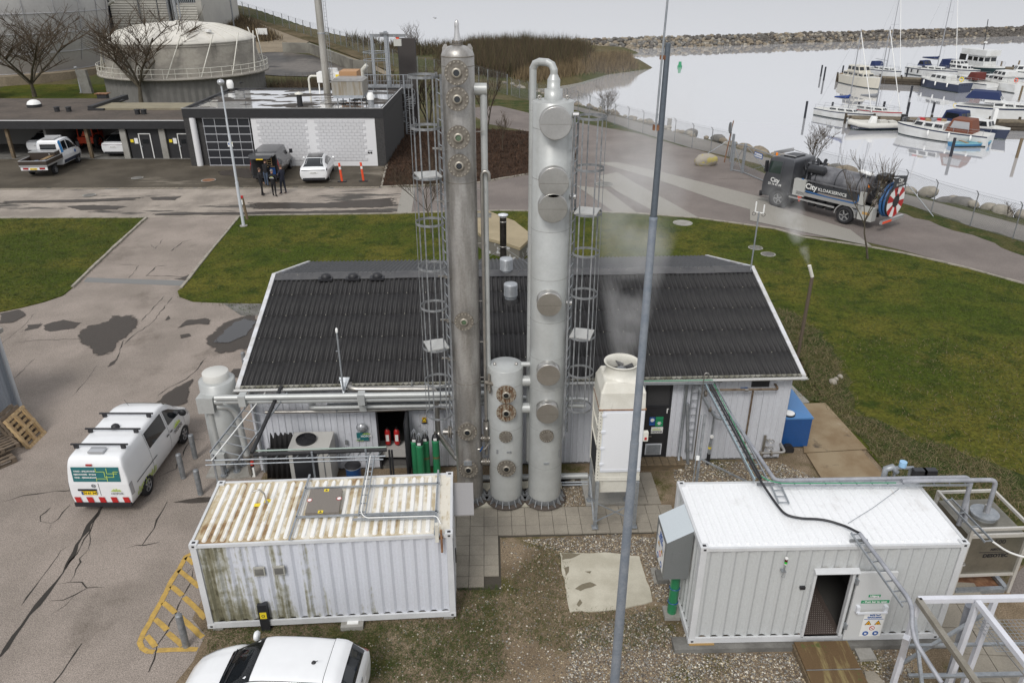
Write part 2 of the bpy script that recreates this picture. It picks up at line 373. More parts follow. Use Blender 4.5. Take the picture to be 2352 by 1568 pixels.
sH_('verge_grass',[G(1060,238),G(1110,196),G(1213,230),G(1327,255),G(1476,306),G(1589,341),G(1570,338),G(1465,307),G(1320,281),G(1215,260),G(1148,244)],.018,ROUGHG)
sH_('verge_moss',wob([G(2060,464),G(2136,489),G(2226,518),G(2352,556),G(2400,585),G(2352,590),G(2230,540),G(2130,508),G(2050,485)],.25,.8,5),.016,ROUGHG)
rz2=lambda X,Y:gq(2,1,X,Y)
for ip,pl in enumerate([[(1000,0),(1350,75),(2240,300),(2352,330),(2352,460),(1880,335),(1350,150),(830,0)],[(830,120),(1000,85),(1160,180),(1700,475),(1390,460),(1000,250)],[(650,200),(900,230),(1180,440),(980,432)]]):
    sH_('road_patch',[rz2(*p)for p in pl],.022+.004*ip,PATCHM)
sH_('road_patch',[gq(1,1,*p)for p in[(1305,212),(1415,215),(1380,435),(1255,437)]],.018,PATCHM)
sH_('road_patch',[gq(3,1,*p)for p in[(0,330),(180,370),(860,580),(1040,720),(700,650),(0,500)]],.038,PATCHM)
# flower beds
BED=[G(889,379),G(876,431),G(1095,421.5),G(1213,401),G(1325,366),G(1315,325),G(1214,303),G(1090,297),G(905,297)]
sH_('flowerbed',BED,.06,BEDM,thick=.07)
# lawns
k2=lambda X,Y:gq(0,1,X,Y)
LAWN_L=[G(-400,503),G(0,503),k2(1255,478),k2(1205,520),k2(1130,590),k2(960,745),k2(850,850),k2(760,935),k2(620,1075),k2(540,1140),k2(380,1195),k2(180,1245),k2(0,1282),G(-400,790)]
lawnL=sH_('lawn',LAWN_L,.05,GRASS,thick=.06)
LAWN_M=[k2(1535,1150),k2(1520,1105),k2(1550,1085),k2(1610,1010),k2(1750,830),k2(1890,660),k2(1950,590),k2(2045,468),gq(1,1,0,460),gq(1,1,1250,445),gq(1,1,1450,437),gq(2,1,0,420),gq(2,1,810,430),gq(2,1,1180,445),gq(2,1,1700,485),gq(2,1,2352,575),
          gq(3,1,450,645),gq(3,1,1040,735),gq(3,1,1340,790),gq(3,1,1870,915),gq(3,1,2352,1050),V3((48,19,0)),V3((40,6,0)),V3((14.6,10,0)),V3((13.9,16.5,0)),gq(3,2,1200,1200),gq(3,2,1000,965),gq(3,2,640,565),gq(3,2,400,530),gq(3,2,380,400),V3((9.4,30.8,0)),V3((-8.6,30.4,0)),k2(2270,1207),k2(1900,1203),k2(1650,1192)]
lawnM=sH_('lawn',LAWN_M,.05,GRASS,thick=.06)
sH_('rough_grass',wob([G(1725,640),G(1760,700),G(1850,735),G(1930,830),G(1960,950),G(2120,1010),G(2330,1090),G(2360,1200),G(2352,1290),G(2130,1200),gq(3,2,1200,1190),gq(3,2,1000,955),gq(3,2,640,560),gq(3,2,410,520),G(1830,900),G(1735,655)],.35,.6,3),.056,ROUGHG)
# kerb stones along the lawns
km=MB().box(-.47,-.07,0,.47,.07,.11).mesh('kerb_stone',BORDER);kn=0
def kerb(pts,parent,z=0):
    for a,b in zip(pts[:-1],pts[1:]):
        l=(b-a).length;k=max(1,round(l/.96));d=(b-a)/k;an=math.atan2(d.y,d.x)
        for j in range(k):
            p=a+d*(j+.5);o=link('kerb_stone',km,parent,(p.x,p.y,z+random.uniform(-.008,.008)),an+random.uniform(-.02,.02));o.scale=(l/k/.96,random.uniform(.8,1.15),1)
kerb(LAWN_L[2:9],lawnL);kerb(LAWN_L[:3],lawnL);kerb(LAWN_M[2:21],lawnM)
bedo=bpy.data.objects['flowerbed'];kerb(BED[:5],bedo)
# gutter of stone setts between apron and lane
gut=MB().box(0,-.18,0,60,.18,.012).mk('gutter',CONCD,None,kind='structure');ga,gb=laneF;gut.location=(ga.x,ga.y,.004);gut.rotation_euler=(0,0,math.atan2(gb.y-ga.y,gb.x-ga.x));gut.scale=((gb-ga).length/60,1,1)
sm_=MB().box(-.15,-.085,0,.15,.085,.03).mesh('sett',mat('sett_stone',(.30,.26,.20),.9,c2_=(.16,.14,.11),sc=4,var=.2));gl=(gb-ga).length
sg=(G(0,437)-ga).length;k=0;x=sg
while x<gl and k<280:
    for r_ in(-.09,.09):
        if random.random()<.93:o=link('sett',sm_,gut,(x*60/gl,r_,.004),random.uniform(-.06,.06));o.scale=(60/gl,1,random.uniform(.6,1.2));k+=1
    x+=.335
# driveway slab and pale concrete
sH_('pavement_slab',[k2(745,985),k2(1590,1012),k2(1560,1055),k2(715,1022)],.010,mat('smooth_grey_concrete',(.20,.20,.195),.85,var=.1,cO='pos'))
sH_('pavement_slab',[k2(1910,1207),k2(2300,1208),k2(2300,1312),k2(2062,1310)],.010,CONCD)
# cracks, puddles, damp patches
rr=random.Random(11);cb=MB()
CR=[(3,[(900,20),(830,130),(760,210),(700,320),(640,440),(570,550),(540,620),(480,700),(400,800),(320,900),(250,980),(190,1070),(120,1160),(50,1270),(0,1340)],.12),
      (3,[(880,30),(800,190),(770,270),(690,400),(600,520),(560,590)],.05),(3,[(590,390),(520,430),(500,470),(420,580),(350,670),(300,740),(230,830),(185,900)],.03),
      (3,[(600,40),(540,100),(500,160),(440,200),(345,180)],.04),(3,[(440,200),(415,275)],.03),(3,[(430,65),(395,100),(345,135),(345,185)],.06),
      (3,[(490,720),(600,700),(700,700),(740,750),(900,745)],.03),(3,[(600,700),(650,590),(690,530),(680,500),(750,430),(770,370),(770,250)],.03),(3,[(430,860),(540,855),(640,810),(740,755)],.035),(3,[(640,810),(560,900),(420,990)],.02),
      (3,[(1430,15),(1390,90),(1340,170),(1320,240),(1260,320),(1220,380)],.04),(3,[(1070,415),(1160,385),(1240,385),(1360,360)],.03),
      (3,[(700,1225),(640,1310),(580,1400),(460,1563)],.08),(3,[(1650,590),(1640,690),(1560,830),(1500,980),(1430,1120),(1345,1240),(1320,1360),(1270,1470)],.035),(3,[(1640,580),(1580,640),(1575,700)],.02),
      (2,[(0,1410),(200,1350),(330,1335),(480,1310),(690,1300)],.03),(2,[(1350,1195),(1440,1150),(1510,1120),(1570,980),(1625,890)],.03),(2,[(1630,805),(1760,800)],.02),(2,[(1640,870),(1770,870)],.02),
      (2,[(920,250),(1000,180),(1060,20)],.05),(2,[(830,240),(780,310),(700,410),(620,500)],.02),(2,[(1345,500),(1480,410),(1600,350),(1690,270),(1770,170)],.045),(2,[(60,400),(300,180)],.02),
      (2,[(120,40),(400,20),(690,12)],.03),(2,[(2100,200),(2150,60)],.03),(1,[(1405,1140),(1210,1360)],.035),(1,[(1475,1150),(1300,1370),(1130,1490),(1060,1560)],.035),(1,[(1000,870),(1190,880),(1100,990)],.03),
      (1,[(1400,650),(1330,740),(1290,700)],.03),(1,[(1640,660),(1560,680),(1460,760)],.05),(1,[(1700,700),(1620,720)],.03),(1,[(1430,880),(1340,890),(1250,970),(1420,970),(1640,985)],.05),(1,[(210,1440),(330,1390),(350,1370)],.05),(1,[(0,1560),(200,1400),(300,1290)],.02)]
for r_,pl,w0 in CR:
    P=[gq(0,r_,*p)for p in pl];P=wob(P,.045,.22,rr.randint(0,999),False);n=len(P)
    ws_=[w0*(.25+.9*abs(sin(i*.7+w0*99)))*(.35 if i in(0,n-1)else 1)for i in range(n)]
    strip(cb,P,ws_,.009,.5,rr)
cb.mk('road_cracks',mat('crack_dirt',(.032,.028,.024),.95,var=.2),kind='structure')
def sfS(name,P,z,m):
    """a stain whose rim thins out raggedly"""
    c=sum(P,V3())/len(P);n=len(P);V_=[];E_=[]
    for k,e in((1.06,0.),(.86,.5),(.66,1.)):V_+=[(c.x+(p.x-c.x)*k,c.y+(p.y-c.y)*k,z)for p in P];E_+=[e]*n
    o=MB().add(V_,[(r*n+i,r*n+(i+1)%n,(r+1)*n+(i+1)%n,(r+1)*n+i)for r in(0,1)for i in range(n)]+[tuple(range(2*n,3*n))]).mk(name,m,kind='structure');a=o.data.attributes.new('rim','FLOAT','POINT');a.data.foreach_set('value',E_);return o
def fading(m):
    nt=m.node_tree;b=nt.nodes['Principled BSDF'];a=node(nt,'ShaderNodeAttribute',attribute_name='rim');g=node(nt,'ShaderNodeNewGeometry');n=node(nt,'ShaderNodeTexNoise');n.inputs['Scale'].default_value=3.5;n.inputs['Detail'].default_value=7;nt.links.new(g.outputs['Position'],n.inputs['Vector'])
    s=node(nt,'ShaderNodeMath',operation='ADD');nt.links.new(a.outputs['Fac'],s.inputs[0]);nt.links.new(n.outputs['Fac'],s.inputs[1]);r=node(nt,'ShaderNodeMapRange',interpolation_type='SMOOTHSTEP');r.inputs['From Min'].default_value=.62;r.inputs['From Max'].default_value=.92;r.inputs['To Max'].default_value=.93;nt.links.new(s.outputs[0],r.inputs['Value']);nt.links.new(r.outputs[0],b.inputs['Alpha'])
fading(WETM);fading(PUDM)
def wet(pl,r_,z,m,name,seed,amp=.12,c_=0):sfS(name,wob([gq(c_,r_,*p)for p in pl],amp,.35,seed),(.013+.004*(seed%7))if m is WETM else .044,m)
wet([(640,1480),(760,1400),(930,1350),(960,1315),(1080,1303),(1190,1330),(1215,1370),(1150,1420),(1110,1470),(1000,1560),(960,1640),(860,1650),(760,1620),(700,1540)],1,.011,WETM,'wet_patch_road',1)
wet([(1740,1515),(1830,1440),(1950,1350),(2060,1310),(2170,1300),(2300,1400),(2200,1560),(2100,1600),(1880,1640),(1800,1600)],1,.011,WETM,'wet_patch_road',3)
wet([(1850,1500),(1990,1370),(2100,1330),(2180,1360),(2120,1480),(1950,1560),(1850,1560)],1,.014,PUDM,'puddle_water',4)
for sd_,(r_,pl)in enumerate([(1,[(0,1300),(150,1260),(240,1300),(120,1370),(0,1380)]),(1,[(360,1390),(540,1345),(700,1370),(640,1420),(430,1450),(370,1440)]),(1,[(215,1440),(240,1385),(360,1380),(330,1420)]),(1,[(1530,1420),(1600,1350),(1760,1330),(1810,1350),(1790,1390),(1700,1385),(1580,1400)]),
        (1,[(1540,1480),(1610,1465),(1640,1490),(1560,1505)]),(1,[(1410,1350),(1430,1315),(1450,1335),(1420,1355)]),(2,[(1305,590),(1400,490),(1500,430),(1650,350),(1620,470),(1600,560),(1480,600)]),(2,[(1975,310),(1990,275),(2100,270),(2100,350),(2010,340)]),
        (2,[(1480,1400),(1600,1375),(1830,1360),(1820,1415),(1640,1420)]),(2,[(925,255),(940,215),(1000,180),(980,230)]),(0,[(1860,1470),(2060,1440),(2180,1450),(2150,1530),(1880,1500)]),(1,[(1280,300),(1560,290),(1500,325),(1300,325)]),(1,[(560,375),(800,365),(1100,380),(1000,405),(690,410),(600,395)]),
        (1,[(0,335),(700,320),(1250,300),(1150,325),(700,345),(0,352)]),(1,[(1300,440),(1700,430),(2340,425),(2340,452),(1700,450),(1300,455)]),(1,[(1540,990),(1620,960),(1680,980),(1600,1010),(1480,1000)])]):
    wet(pl,r_,.0125,WETM,'wet_patch_road',20+sd_,.07)
for sd_,pl in enumerate([[(0,345),(600,350),(1270,300),(1240,340),(1290,370),(1100,390),(500,395),(0,400)],[(0,425),(700,415),(1100,405),(1250,430),(600,445),(0,452)]]):
    wet(pl,1,.0125,WETM,'wet_patch_road',60+sd_,.12,1)
# yellow hatched no-parking marking
YM=mat('yellow_road_paint',(.52,.34,.09),.8,c2_=(.40,.27,.09),sc=5,var=.15,cO='pos',dI=((.2,.16,.11),9,.62,.7,None))
mk=thg('road_marking','worn yellow hatched no-parking marking beside the mossy container','road marking')
def g3(X,Y):return gq(0,3,X,Y)
for pl in[[(1640,460),(1590,480),(1560,540),(1480,670),(1360,900),(1215,1165),(1195,1215),(1215,1265),(1260,1292),(1320,1298)],[(1345,1285),(1690,1276)],[(1590,490),(1660,545)],[(1530,600),(1705,745)],[(1465,735),(1560,815)],[(1575,830),(1760,1010)],[(1395,875),(1500,965)],[(1510,975),(1735,1172)],[(1325,1015),(1430,1110)],[(1435,1135),(1560,1245)],[(1255,1160),(1330,1255)]]:
    b=MB();strip(b,wob([g3(*p)for p in pl],.012,.15,5,False),.135,.013,.08);b.mk('stripe',YM,mk)
# concrete pads and steel plates
m3=lambda X,Y:gq(2,3,X,Y)
sH_('concrete_slab',wob([m3(*p)for p in[(510,450),(900,455),(1190,482),(1245,640),(1300,865),(1180,905),(1060,935),(600,960),(570,830)]],.03,.2,4),.03,CONCL,thick=.05)
SST=mat('slab_stain_dirt',(.20,.175,.125),.9,var=.2,cO='pos');fading(SST)
for sd_,pl in enumerate([[(640,760),(700,720),(770,705),(830,730),(780,760),(690,780)],[(545,580),(600,570),(590,620),(555,660)],[(655,900),(680,850),(700,880),(680,915)],[(725,620),(780,610),(770,635)],[(520,455),(700,460),(640,500),(530,520)]]):sfS('slab_stain',wob([m3(*p)for p in pl],.03,.12,sd_+3),.035,SST)
sH_('plinth_pavement',[G(1030,1118),G(1320,1105),gq(2,2,520,1230),gq(2,2,545,1440),gq(1,2,1755,1470),G(1035,1150)],.10,CONCL,thick=.12)
sH_('plinth_pavement',[gq(2,2,680,1185),gq(2,2,1110,1185),gq(2,2,1155,1435),gq(2,2,735,1440)],.10,CONC,thick=.12)
sH_('plinth_pavement',[gq(0,2,*p)for p in[(1762,1203),(1835,1060),(1862,1000),(1995,995),(2160,1040),(2150,1190),(2050,1210)]],.06,CONC,thick=.07)
sH_('concrete_slab',[gq(3,2,352,412),gq(3,2,430,490),gq(3,2,505,562),gq(3,2,400,582),gq(3,2,338,515)],.07,CONC,thick=.05)
PLM=mat('rusty_ground_plate',(.30,.235,.15),.7,.1,c2_=(.22,.155,.09),sc=.8,lo=.35,hi=.65,var=.08,cO='pos',dI=((.10,.08,.06),1.1,.60,.74,None),dirt2=((.42,.38,.30),.8,.62,.8,None))
def plate(pl,lab):
    o=sH_('steel_road_plate',[gq(3,2,*p)for p in pl],.075,PLM,kind='thing',thick=.025);tag(o,lab,'steel plate','steel plates laid on the grass');return o
plate([(410,580),(640,570),(995,965),(460,997)],'large rust-stained steel plate on the grass beside the blue tank')
plate([(478,1003),(950,975),(1200,1270),(640,1270)],'smaller blotchy steel plate between the large plate and the white container')
# paving slabs in front of the columns, the fan tower and the dark door
PAVM=mat('paving_slab',(.32,.29,.24),.9,c2_=(.26,.235,.195),sc=.9,var=.12,fI=30,bump=.003,cO='pos',dI=((.10,.09,.065),.8,.62,.72,None))
pav=sH_('pavement',[gq(1,3,1755,72),m3(1310,40),m3(1320,285),m3(0,320),gq(1,3,2140,325),gq(1,3,2150,765),gq(1,3,1775,770)],.006,mat('paving_joint_soil',(.06,.052,.04),.95,var=.2))
tm=[MB().box(-.195,-.195,0,.195,.195,.035).mesh('paving_slab',PAVM)]
o0=gq(1,3,1760,315);e1=(m3(1200,280)-o0).normalized();e2=V3((-e1.y,e1.x,0));TA=math.atan2(e1.y,e1.x)
def tile(i,j,o=None,sc=1):
    p=(o or o0)+e1*(i+.5)*.402+e2*(j+.5)*.402
    t_=link('paving_slab',tm[0],pav,(p.x,p.y,.008+random.uniform(-.004,.006)),TA+random.uniform(-.008,.008));t_.rotation_euler[0]=random.uniform(-.008,.008);t_.rotation_euler[1]=random.uniform(-.008,.008)
for i in range(-1,16):
    for j in range(3):tile(i,j)
for i in range(3):
    for j in range(-5,0):
        if not(i==2 and j==-5):tile(i,j)
for i in range(11,15):
    for j in range(3,7):tile(i+.3,j+.1)
sH_('lawn',[G(25,190),G(130,181),G(240,158),G(268,186),G(272,236),G(0,240),G(0,205)],.03,GRASS)
# THE PROCESS BUILDING
BO=V3((-8.04,20.16,0));BA=.0446;BE=V3((cos(BA),sin(BA),0));BN=V3((-sin(BA),cos(BA),0))
BW,BD,EZ,RZ=16.85,10.4,3.30,4.72
def WP(px,py,off=0.):
    """world point on the front wall plane, off metres out from it"""
    r=V3(_ray(px,py));o=V3((0,0,CAM_H));t=(BO-BN*off-o).dot(BN)/r.dot(BN);return o+r*t
def wq(c,r,X,Y,off=0.):return WP(*q(c,r,X,Y),off)
def wl(p):d=p-BO;return V3((d.dot(BE),d.dot(BN),p.z))   # world -> building local
bld=thg('process_building','low pale building with black corrugated roof behind the tall columns','building',BO,BA)
WALLM=mat('ribbed_wall_paint',(.60,.615,.66),.45,.0,c2_=(.53,.545,.58),sc=.8,sQ=(1,1,.2),var=.05,fI=10,dI=((.25,.235,.20),1.6,.64,.80,(3,1,.5)))
ROOFM=mat('black_fibre_cement',(.020,.019,.020),.5,spec=.35,c2_=(.030,.029,.029),sc=1.2,var=.35,fI=30,bump=.003,bsc=60,dI=((.05,.047,.04),3.5,.60,.78,(1,.4,1)))
ROOFM2=mat('grey_fibre_cement',(.085,.088,.095),.55,c2_=(.06,.062,.066),sc=1.2,var=.3,fI=20,bump=.003)
RIDGEM=mat('ridge_capping',(.060,.060,.064),.6,c2_=(.085,.084,.085),sc=2,var=.2,dI=((.30,.22,.03),3,.70,.76,(1,4,4)))
TRIM=mat('white_trim_board',(.62,.63,.66),.6,c2_=(.45,.44,.42),sc=2,var=.08,dI=((.30,.22,.13),3,.64,.74,None))
def clad(b,u0,u1,z0,z1,v=0.,rib=.2,h=.022,flip=1,mi=None):
    xs=[];n=max(1,round((u1-u0)/rib));s=(u1-u0)/n;t=min(.035,s*.25)
    for i in range(n):
        a=u0+i*s;xs+=[(a,0),(a+s-2.2*t,0),(a+s-1.6*t,h),(a+s-.6*t,h)]
    xs.append((u1,0));m=len(xs)
    b.add([(x,v-d*flip,z0)for x,d in xs]+[(x,v-d*flip,z1)for x,d in xs],[(i,i+1,m+i+1,m+i)for i in range(m-1)],mi)
def yclad(b,v0,v1,z0,zf,u=0.,flip=1,rib=.2):
    n=max(1,round((v1-v0)/rib));s=(v1-v0)/n;pts=[]
    for i in range(n):a=v0+i*s;pts+=[(a,0),(a+s*.7,0),(a+s*.76,.022),(a+s*.9,.022)]
    pts.append((v1,0));m=len(pts)
    b.add([(u-d*flip,v,z0)for v,d in pts]+[(u-d*flip,v,zf(v))for v,d in pts],[(i,m+i,m+i+1,i+1)for i in range(m-1)])
DL0=wl(wq(1,2,1095,700)).x;DL1=wl(wq(1,2,1345,700)).x;DLT=2.45
DR0=wl(wq(2,2,1225,700)).x;DR1=wl(wq(2,2,1450,700)).x;DRT=2.95
cuts=[0];x=0
while x<BW-1.2:x+=1.0;cuts.append(x)
cuts.append(BW);cuts=[c for c in cuts if min(abs(c-d)for d in(DL0,DL1,DR0,DR1))>.3]+[DL0,DL1,DR0,DR1];cuts.sort()
for a,b_ in zip(cuts[:-1],cuts[1:]):
    m_=(a+b_)/2;z0=.08
    if DL0<m_<DL1:z0=DLT
    if DR0<m_<DR1:z0=DRT
    b=MB();clad(b,a,b_-.004,z0,EZ-.02,random.uniform(-.002,.002));b.mk('wall_sheet',WALLM,bld)
def rz_(v):return EZ+(RZ-EZ)*(1-abs(v-5.2)/5.2)-.06
b=MB();yclad(b,0,BD,.05,rz_,BW,-1);b.mk('side_wall',WALLM,bld)
b=MB();yclad(b,0,BD,.05,rz_,0,1);b.mk('side_wall',WALLM,bld)
b=MB();clad(b,0,BW,.05,EZ,BD,flip=-1);b.mk('back_wall',WALLM,bld)
MB().box(0.03,.03,0,BW-.03,.15,.10).box(BW-.15,.03,0,BW-.03,BD,.1).box(.03,.03,0,.15,BD,.1).mk('plinth',CONCD,bld)
MB().box(DL0-.9,.04,0.1,DL1+.9,.06,0.12).box(DL0-.9,.05,0.02,DL1+.9,3.5,.12).box(DL0-.9,3.4,.12,DL1+.9,3.5,3).box(DL0-1,.05,.12,DL0-.9,3.5,3).box(DL1+.9,.05,.12,DL1+1,3.5,3).box(DL0-1,.05,3,DL1+1,3.5,3.05).mk('room',mat('dim_room',(.10,.095,.09),.8,var=.1),bld)
MB().box(DL0-.06,-.05,.05,DL0,.05,DLT).box(DL1,-.05,.05,DL1+.06,.05,DLT).box(DL0-.06,-.05,DLT,DL1+.06,.05,DLT+.07).mk('door_frame',bM,bld)
dl=MB().obox((DL1+.02,-.52,1.22),(.025,0,0),(0,.5,0),(0,0,1.13)).mk('door',bM,bld);MB().obox((DL1-.01,-.52,1.5),(.006,0,0),(0,.38,0),(0,0,.7)).mk('door_glass',GLASS,dl)
# black door with its transom panel
bd=MB().box(DR0+.08,.0,.16,DR1-.06,.05,2.08).mk('door',bM,bld)
MB().box(DR0,-.03,.1,DR0+.07,.06,DRT).box(DR1-.06,-.03,.1,DR1,.06,DRT).box(DR0+.07,-.03,2.08,DR1-.06,.06,2.14).box(DR0+.07,-.03,.1,DR1-.06,.06,.16).mk('door_frame',bM,bld)
MB().box(DR0+.07,.01,2.14,DR1-.06,.04,DRT).mk('transom_panel',mat('dark_mesh_panel',(.045,.045,.047),.5,var=.15),bld)
dc=(DR0+DR1)/2
vg=MB()
vg.box(dc-.28,-.015,.30,dc+.25,.0,.72,0)
for i in range(11):vg.box(dc-.25,-.028,.325+i*.034,dc+.22,-.015,.345+i*.034,1)
vg.mk('door_vent',[WHITE,gV],bd)
MB().box(DR0+.14,-.07,1.02,DR0+.30,-.05,1.05).box(DR0+.14,-.07,1.02,DR0+.17,0,1.05).mk('door_handle',sT,bd)
for(x0,z0,x1,z1,m_)in[(dc-.22,1.52,dc-.04,1.72,BLUES),(dc-.22,1.42,dc-.04,1.50,BLUES),(dc-.02,1.62,dc+.22,1.73,GREENS),(dc-.02,1.38,dc+.22,1.60,GREENS)]:
    MB().box(x0,-.012,z0,x1,-.002,z1).mk('sticker',m_,bd)
MB().cyl((dc-.13,-.02,1.62),.065,.006,16,'y').mk('sticker_symbol',rF,bd)
MB().box(dc+.06,-.016,1.44,dc+.14,-.012,1.55).box(dc+.03,-.016,1.49,dc+.17,-.012,1.51).mk('sticker_symbol',rF,bd)
MB().box(dc-.14,-.014,1.12,dc+.24,-.002,1.35).mk('nameplate',rF,bd)
HOFB=mat('dark_lettering',(.02,.03,.05),.5,var=0)
text('lettering','HOFOR',.10,HOFB,bd,(dc+.05,-.016,1.175),(PI/2,0,0),bold=.002)
sk_=MB()
for i,h in enumerate([.03,.05,.08,.06,.09,.05,.07,.04]):sk_.box(dc-.10+i*.035,-.017,1.235,dc-.08+i*.035,-.014,1.235+h)
sk_.mk('skyline_mark',LIMEG,bd)
MB().box(dc+.38-.05,-.012,2.,dc+.46,-.002,2.03).box(DR1-.12,-.012,1.86,DR1-.09,-.002,2.03).mk('door_plate',rF,bd)
# corrugated roof, sheet by sheet
PIT=.16;SWV=7;SWD=PIT*SWV;SL=math.hypot(5.2+.28,(RZ-EZ)*(5.48/5.2));sang=math.atan2(RZ-EZ,5.2)
def wavesheet(w_,L_,amp=.036,name='roof_sheet',m=ROOFM):
    b=MB();n=round(w_/PIT*6);P=[]
    for i in range(n+1):
        x=w_*i/n;P.append((x,amp*cos(2*PI*x/PIT)))
    k=n+1
    b.add([(x,-.02,z)for x,z in P]+[(x,L_,z-.012)for x,z in P]+[(x,-.02,z-.009)for x,z in P],[(i,i+1,k+i+1,k+i)for i in range(n)]+[(2*k+i,2*k+i+1,i+1,i)for i in range(n)],smooth=True)
    return b.mesh(name,m)
ns=15;sw=(BW+.3)/ns;rows=5;rl=SL/rows
s_me=wavesheet(SWD,rl+.08);s_me2=wavesheet(SWD,rl+.08,m=ROOFM2)
rb=MB().face([(-.15,-.2,EZ-.06),(BW+.15,-.2,EZ-.06),(BW+.15,5.2,RZ-.05),(-.15,5.2,RZ-.05)]).face([(-.15,BD+.2,EZ-.06),(BW+.15,BD+.2,EZ-.06),(BW+.15,5.2,RZ-.05),(-.15,5.2,RZ-.05)]).mk('roof',bM,bld)
bolt_b=MB()
for side in(0,1):
    for r_ in range(rows):
        for i in range(ns):
            o=link('roof_sheet',s_me if side==0 else s_me2,rb)
            v0=-.28+rl*r_*cos(sang);z0=EZ+(v0)*math.tan(sang)+.035+random.uniform(0,.004)
            if side==0:o.location=(-.15+i*sw,v0,z0);o.rotation_euler=(sang,0,random.uniform(-.002,.002))
            else:o.location=(-.15+(i+1)*sw,BD-v0,z0);o.rotation_euler=(sang,0,PI)
            o.scale=(sw/SWD,1,1)
    for r_ in range(1,rows+1):
        for i in range(int((BW)/.64)):
            v0=-.28+(rl*r_-.08)*cos(sang);z0=EZ+v0*math.tan(sang)+.07;x_=-.15+PIT*sw/SWD*(4*i+1)
            if side==0:bolt_b.cyl((x_,v0,z0),.014,.018,6)
bolt_b.mk('roof_screws',mat('pale_screw_cap',(.36,.34,.28),.6,var=.2),rb,kind='stuff')
for i in range(12):   # ridge capping lengths
    w_=(BW+.36)/12;x0=-.18+i*w_;dz=(i%2)*.012
    MB().xprism([(4.86,RZ-.02+dz),(5.2,RZ+.085+dz),(5.54,RZ-.02+dz),(5.52,RZ-.06+dz),(5.2,RZ+.045+dz),(4.88,RZ-.06+dz)],x0,x0+w_+.03*(1-i%2)).mk('ridge_cap',RIDGEM,rb)
for i,px in enumerate((1.6,2.55,3.4)):   # hood vents on the ridge
    hb=MB();hb.box(px-.16,4.72,RZ-.04,px+.34,5.06,RZ+.03)
    hb.lT([(.001,.17),(.09,.16),(.155,.11),(.17,.04),(.17,0)],16,(px+.1,4.9,RZ+.02));hb.mk('ridge_vent',bK,rb)
for u_ in(-.24,BW+.12):
    for sgn in(0,1):
        y0,y1=(-.30,5.2)if sgn==0 else(BD+.30,5.2)
        z0=EZ+.28*-math.tan(sang)+.02;z1=RZ+.05
        MB().add([(u_,y0,z0-.14),(u_+.13,y0,z0-.14),(u_+.13,y0,z0+.05),(u_,y0,z0+.05),(u_,y1,z1-.14),(u_+.13,y1,z1-.14),(u_+.13,y1,z1+.05),(u_,y1,z1+.05)],
                 [(0,1,2,3),(4,7,6,5),(0,4,5,1),(3,2,6,7),(0,3,7,4),(1,5,6,2)]).mk('bargeboard',TRIM,bld)
gb_=MB();pr_=[(.065*cos(a),.065*sin(a))for a in[PI+i*PI/8 for i in range(9)]]
gpf=[(-.36+y,EZ-.07+z)for y,z in pr_]+[(-.36+y*.86,EZ-.07+z*.86)for y,z in pr_[::-1]]
gb_.xprism(gpf,-.3,BW+.3);gb_.mk('gutter',mat('gutter_metal',(.50,.50,.49),.5,.2,var=.15),bld)
MB().box(-.2,-.28,EZ-.14,BW+.2,-.22,EZ+.0).box(-.2,-.22,EZ-.16,BW+.2,-.0,EZ-.14).mk('fascia',mat('mossy_fascia',(.30,.29,.25),.9,c2_=(.13,.125,.09),sc=3,var=.2),bld)
# downpipe on the front wall
p0=wl(wq(2,2,1608,320,.12)); 
MB().tB([(p0.x,-.36,EZ-.12),(p0.x,-.12,EZ-.35),(p0.x,-.12,.25),(p0.x-.02,-.30,.12)],.045,10).mk('downpipe',gV,bld)
MB().tB([(.15,-.36,EZ-.12),(.15,-.12,EZ-.35),(.15,-.12,.1)],.045,10).mk('downpipe',gV,bld)
# small black vent window at the right
w0=wl(wq(2,2,2160,322));w1=wl(wq(2,2,2296,412));MB().box(w0.x,-.05,w1.z,w1.x,.0,w0.z).mk('vent_window',bM,bld)
w0=wl(wq(1,2,1075,455));w1=wl(wq(1,2,1325,490));MB().box(w0.x,-.03,w1.z-.05,w1.x,.0,w0.z).mk('transom_panel',bM,bld)
# --- roof vents and flue
def roofpt(px,py):
    """point where a sight line meets the front roof slope"""
    r=V3(_ray(px,py));o=V3((0,0,CAM_H));n=(BN*-sin(sang)+V3((0,0,cos(sang))));p0=BO+BE*0+V3((0,0,EZ+.03));t=(p0-o).dot(n)/r.dot(n);return o+r*t
def louvred(name,lab,p,r_,h,rings,vb=None):
    t=thg(name,lab,'roof vent',p)
    b=MB();b.cyl((0,0,-.15),r_*.92,h*.35+.15,20);b.mk('collar',gV,t)
    b=MB()
    for i in range(rings):z=h*.33+i*(h*.62/rings);b.lT([(r_*.75,z),(r_*1.05,z),(r_*1.,z+h*.62/rings*.62),(r_*.75,z+h*.62/rings*.62)],24)
    b.mk('louvre_rings',mat('vent_aluminium',(.46,.48,.50),.45,.5,var=.1),t)
    MB().lT([(r_*1.04,h*.95),(r_*1.,h),(.001,h+.03)],24).mk('cap',MATS['vent_aluminium'],t)
    MB().lT([(r_*1.35,-.10),(r_*1.1,.06),(r_,.1)],24).mk('flashing',ROOFM,t);return t
louvred('roof_vent','ringed grey roof vent on the black slope below the ridge',roofpt(1173,690),.225,.62,9)
r1=BO+BE*(roofpt(1163,640)-BO).dot(BE);p_=PY(1163,628,25.75);louvred('roof_vent','ringed grey roof vent standing just behind the ridge capping',(p_.x,25.75,4.62),.225,.62,9)
fp=PY(1156,600,27.6);fl=thg('flue','dark slim steel flue with a white rain cap behind the ridge','flue',(fp.x,27.6,4.1));ftop=PY(1156,492,27.6).z-4.1
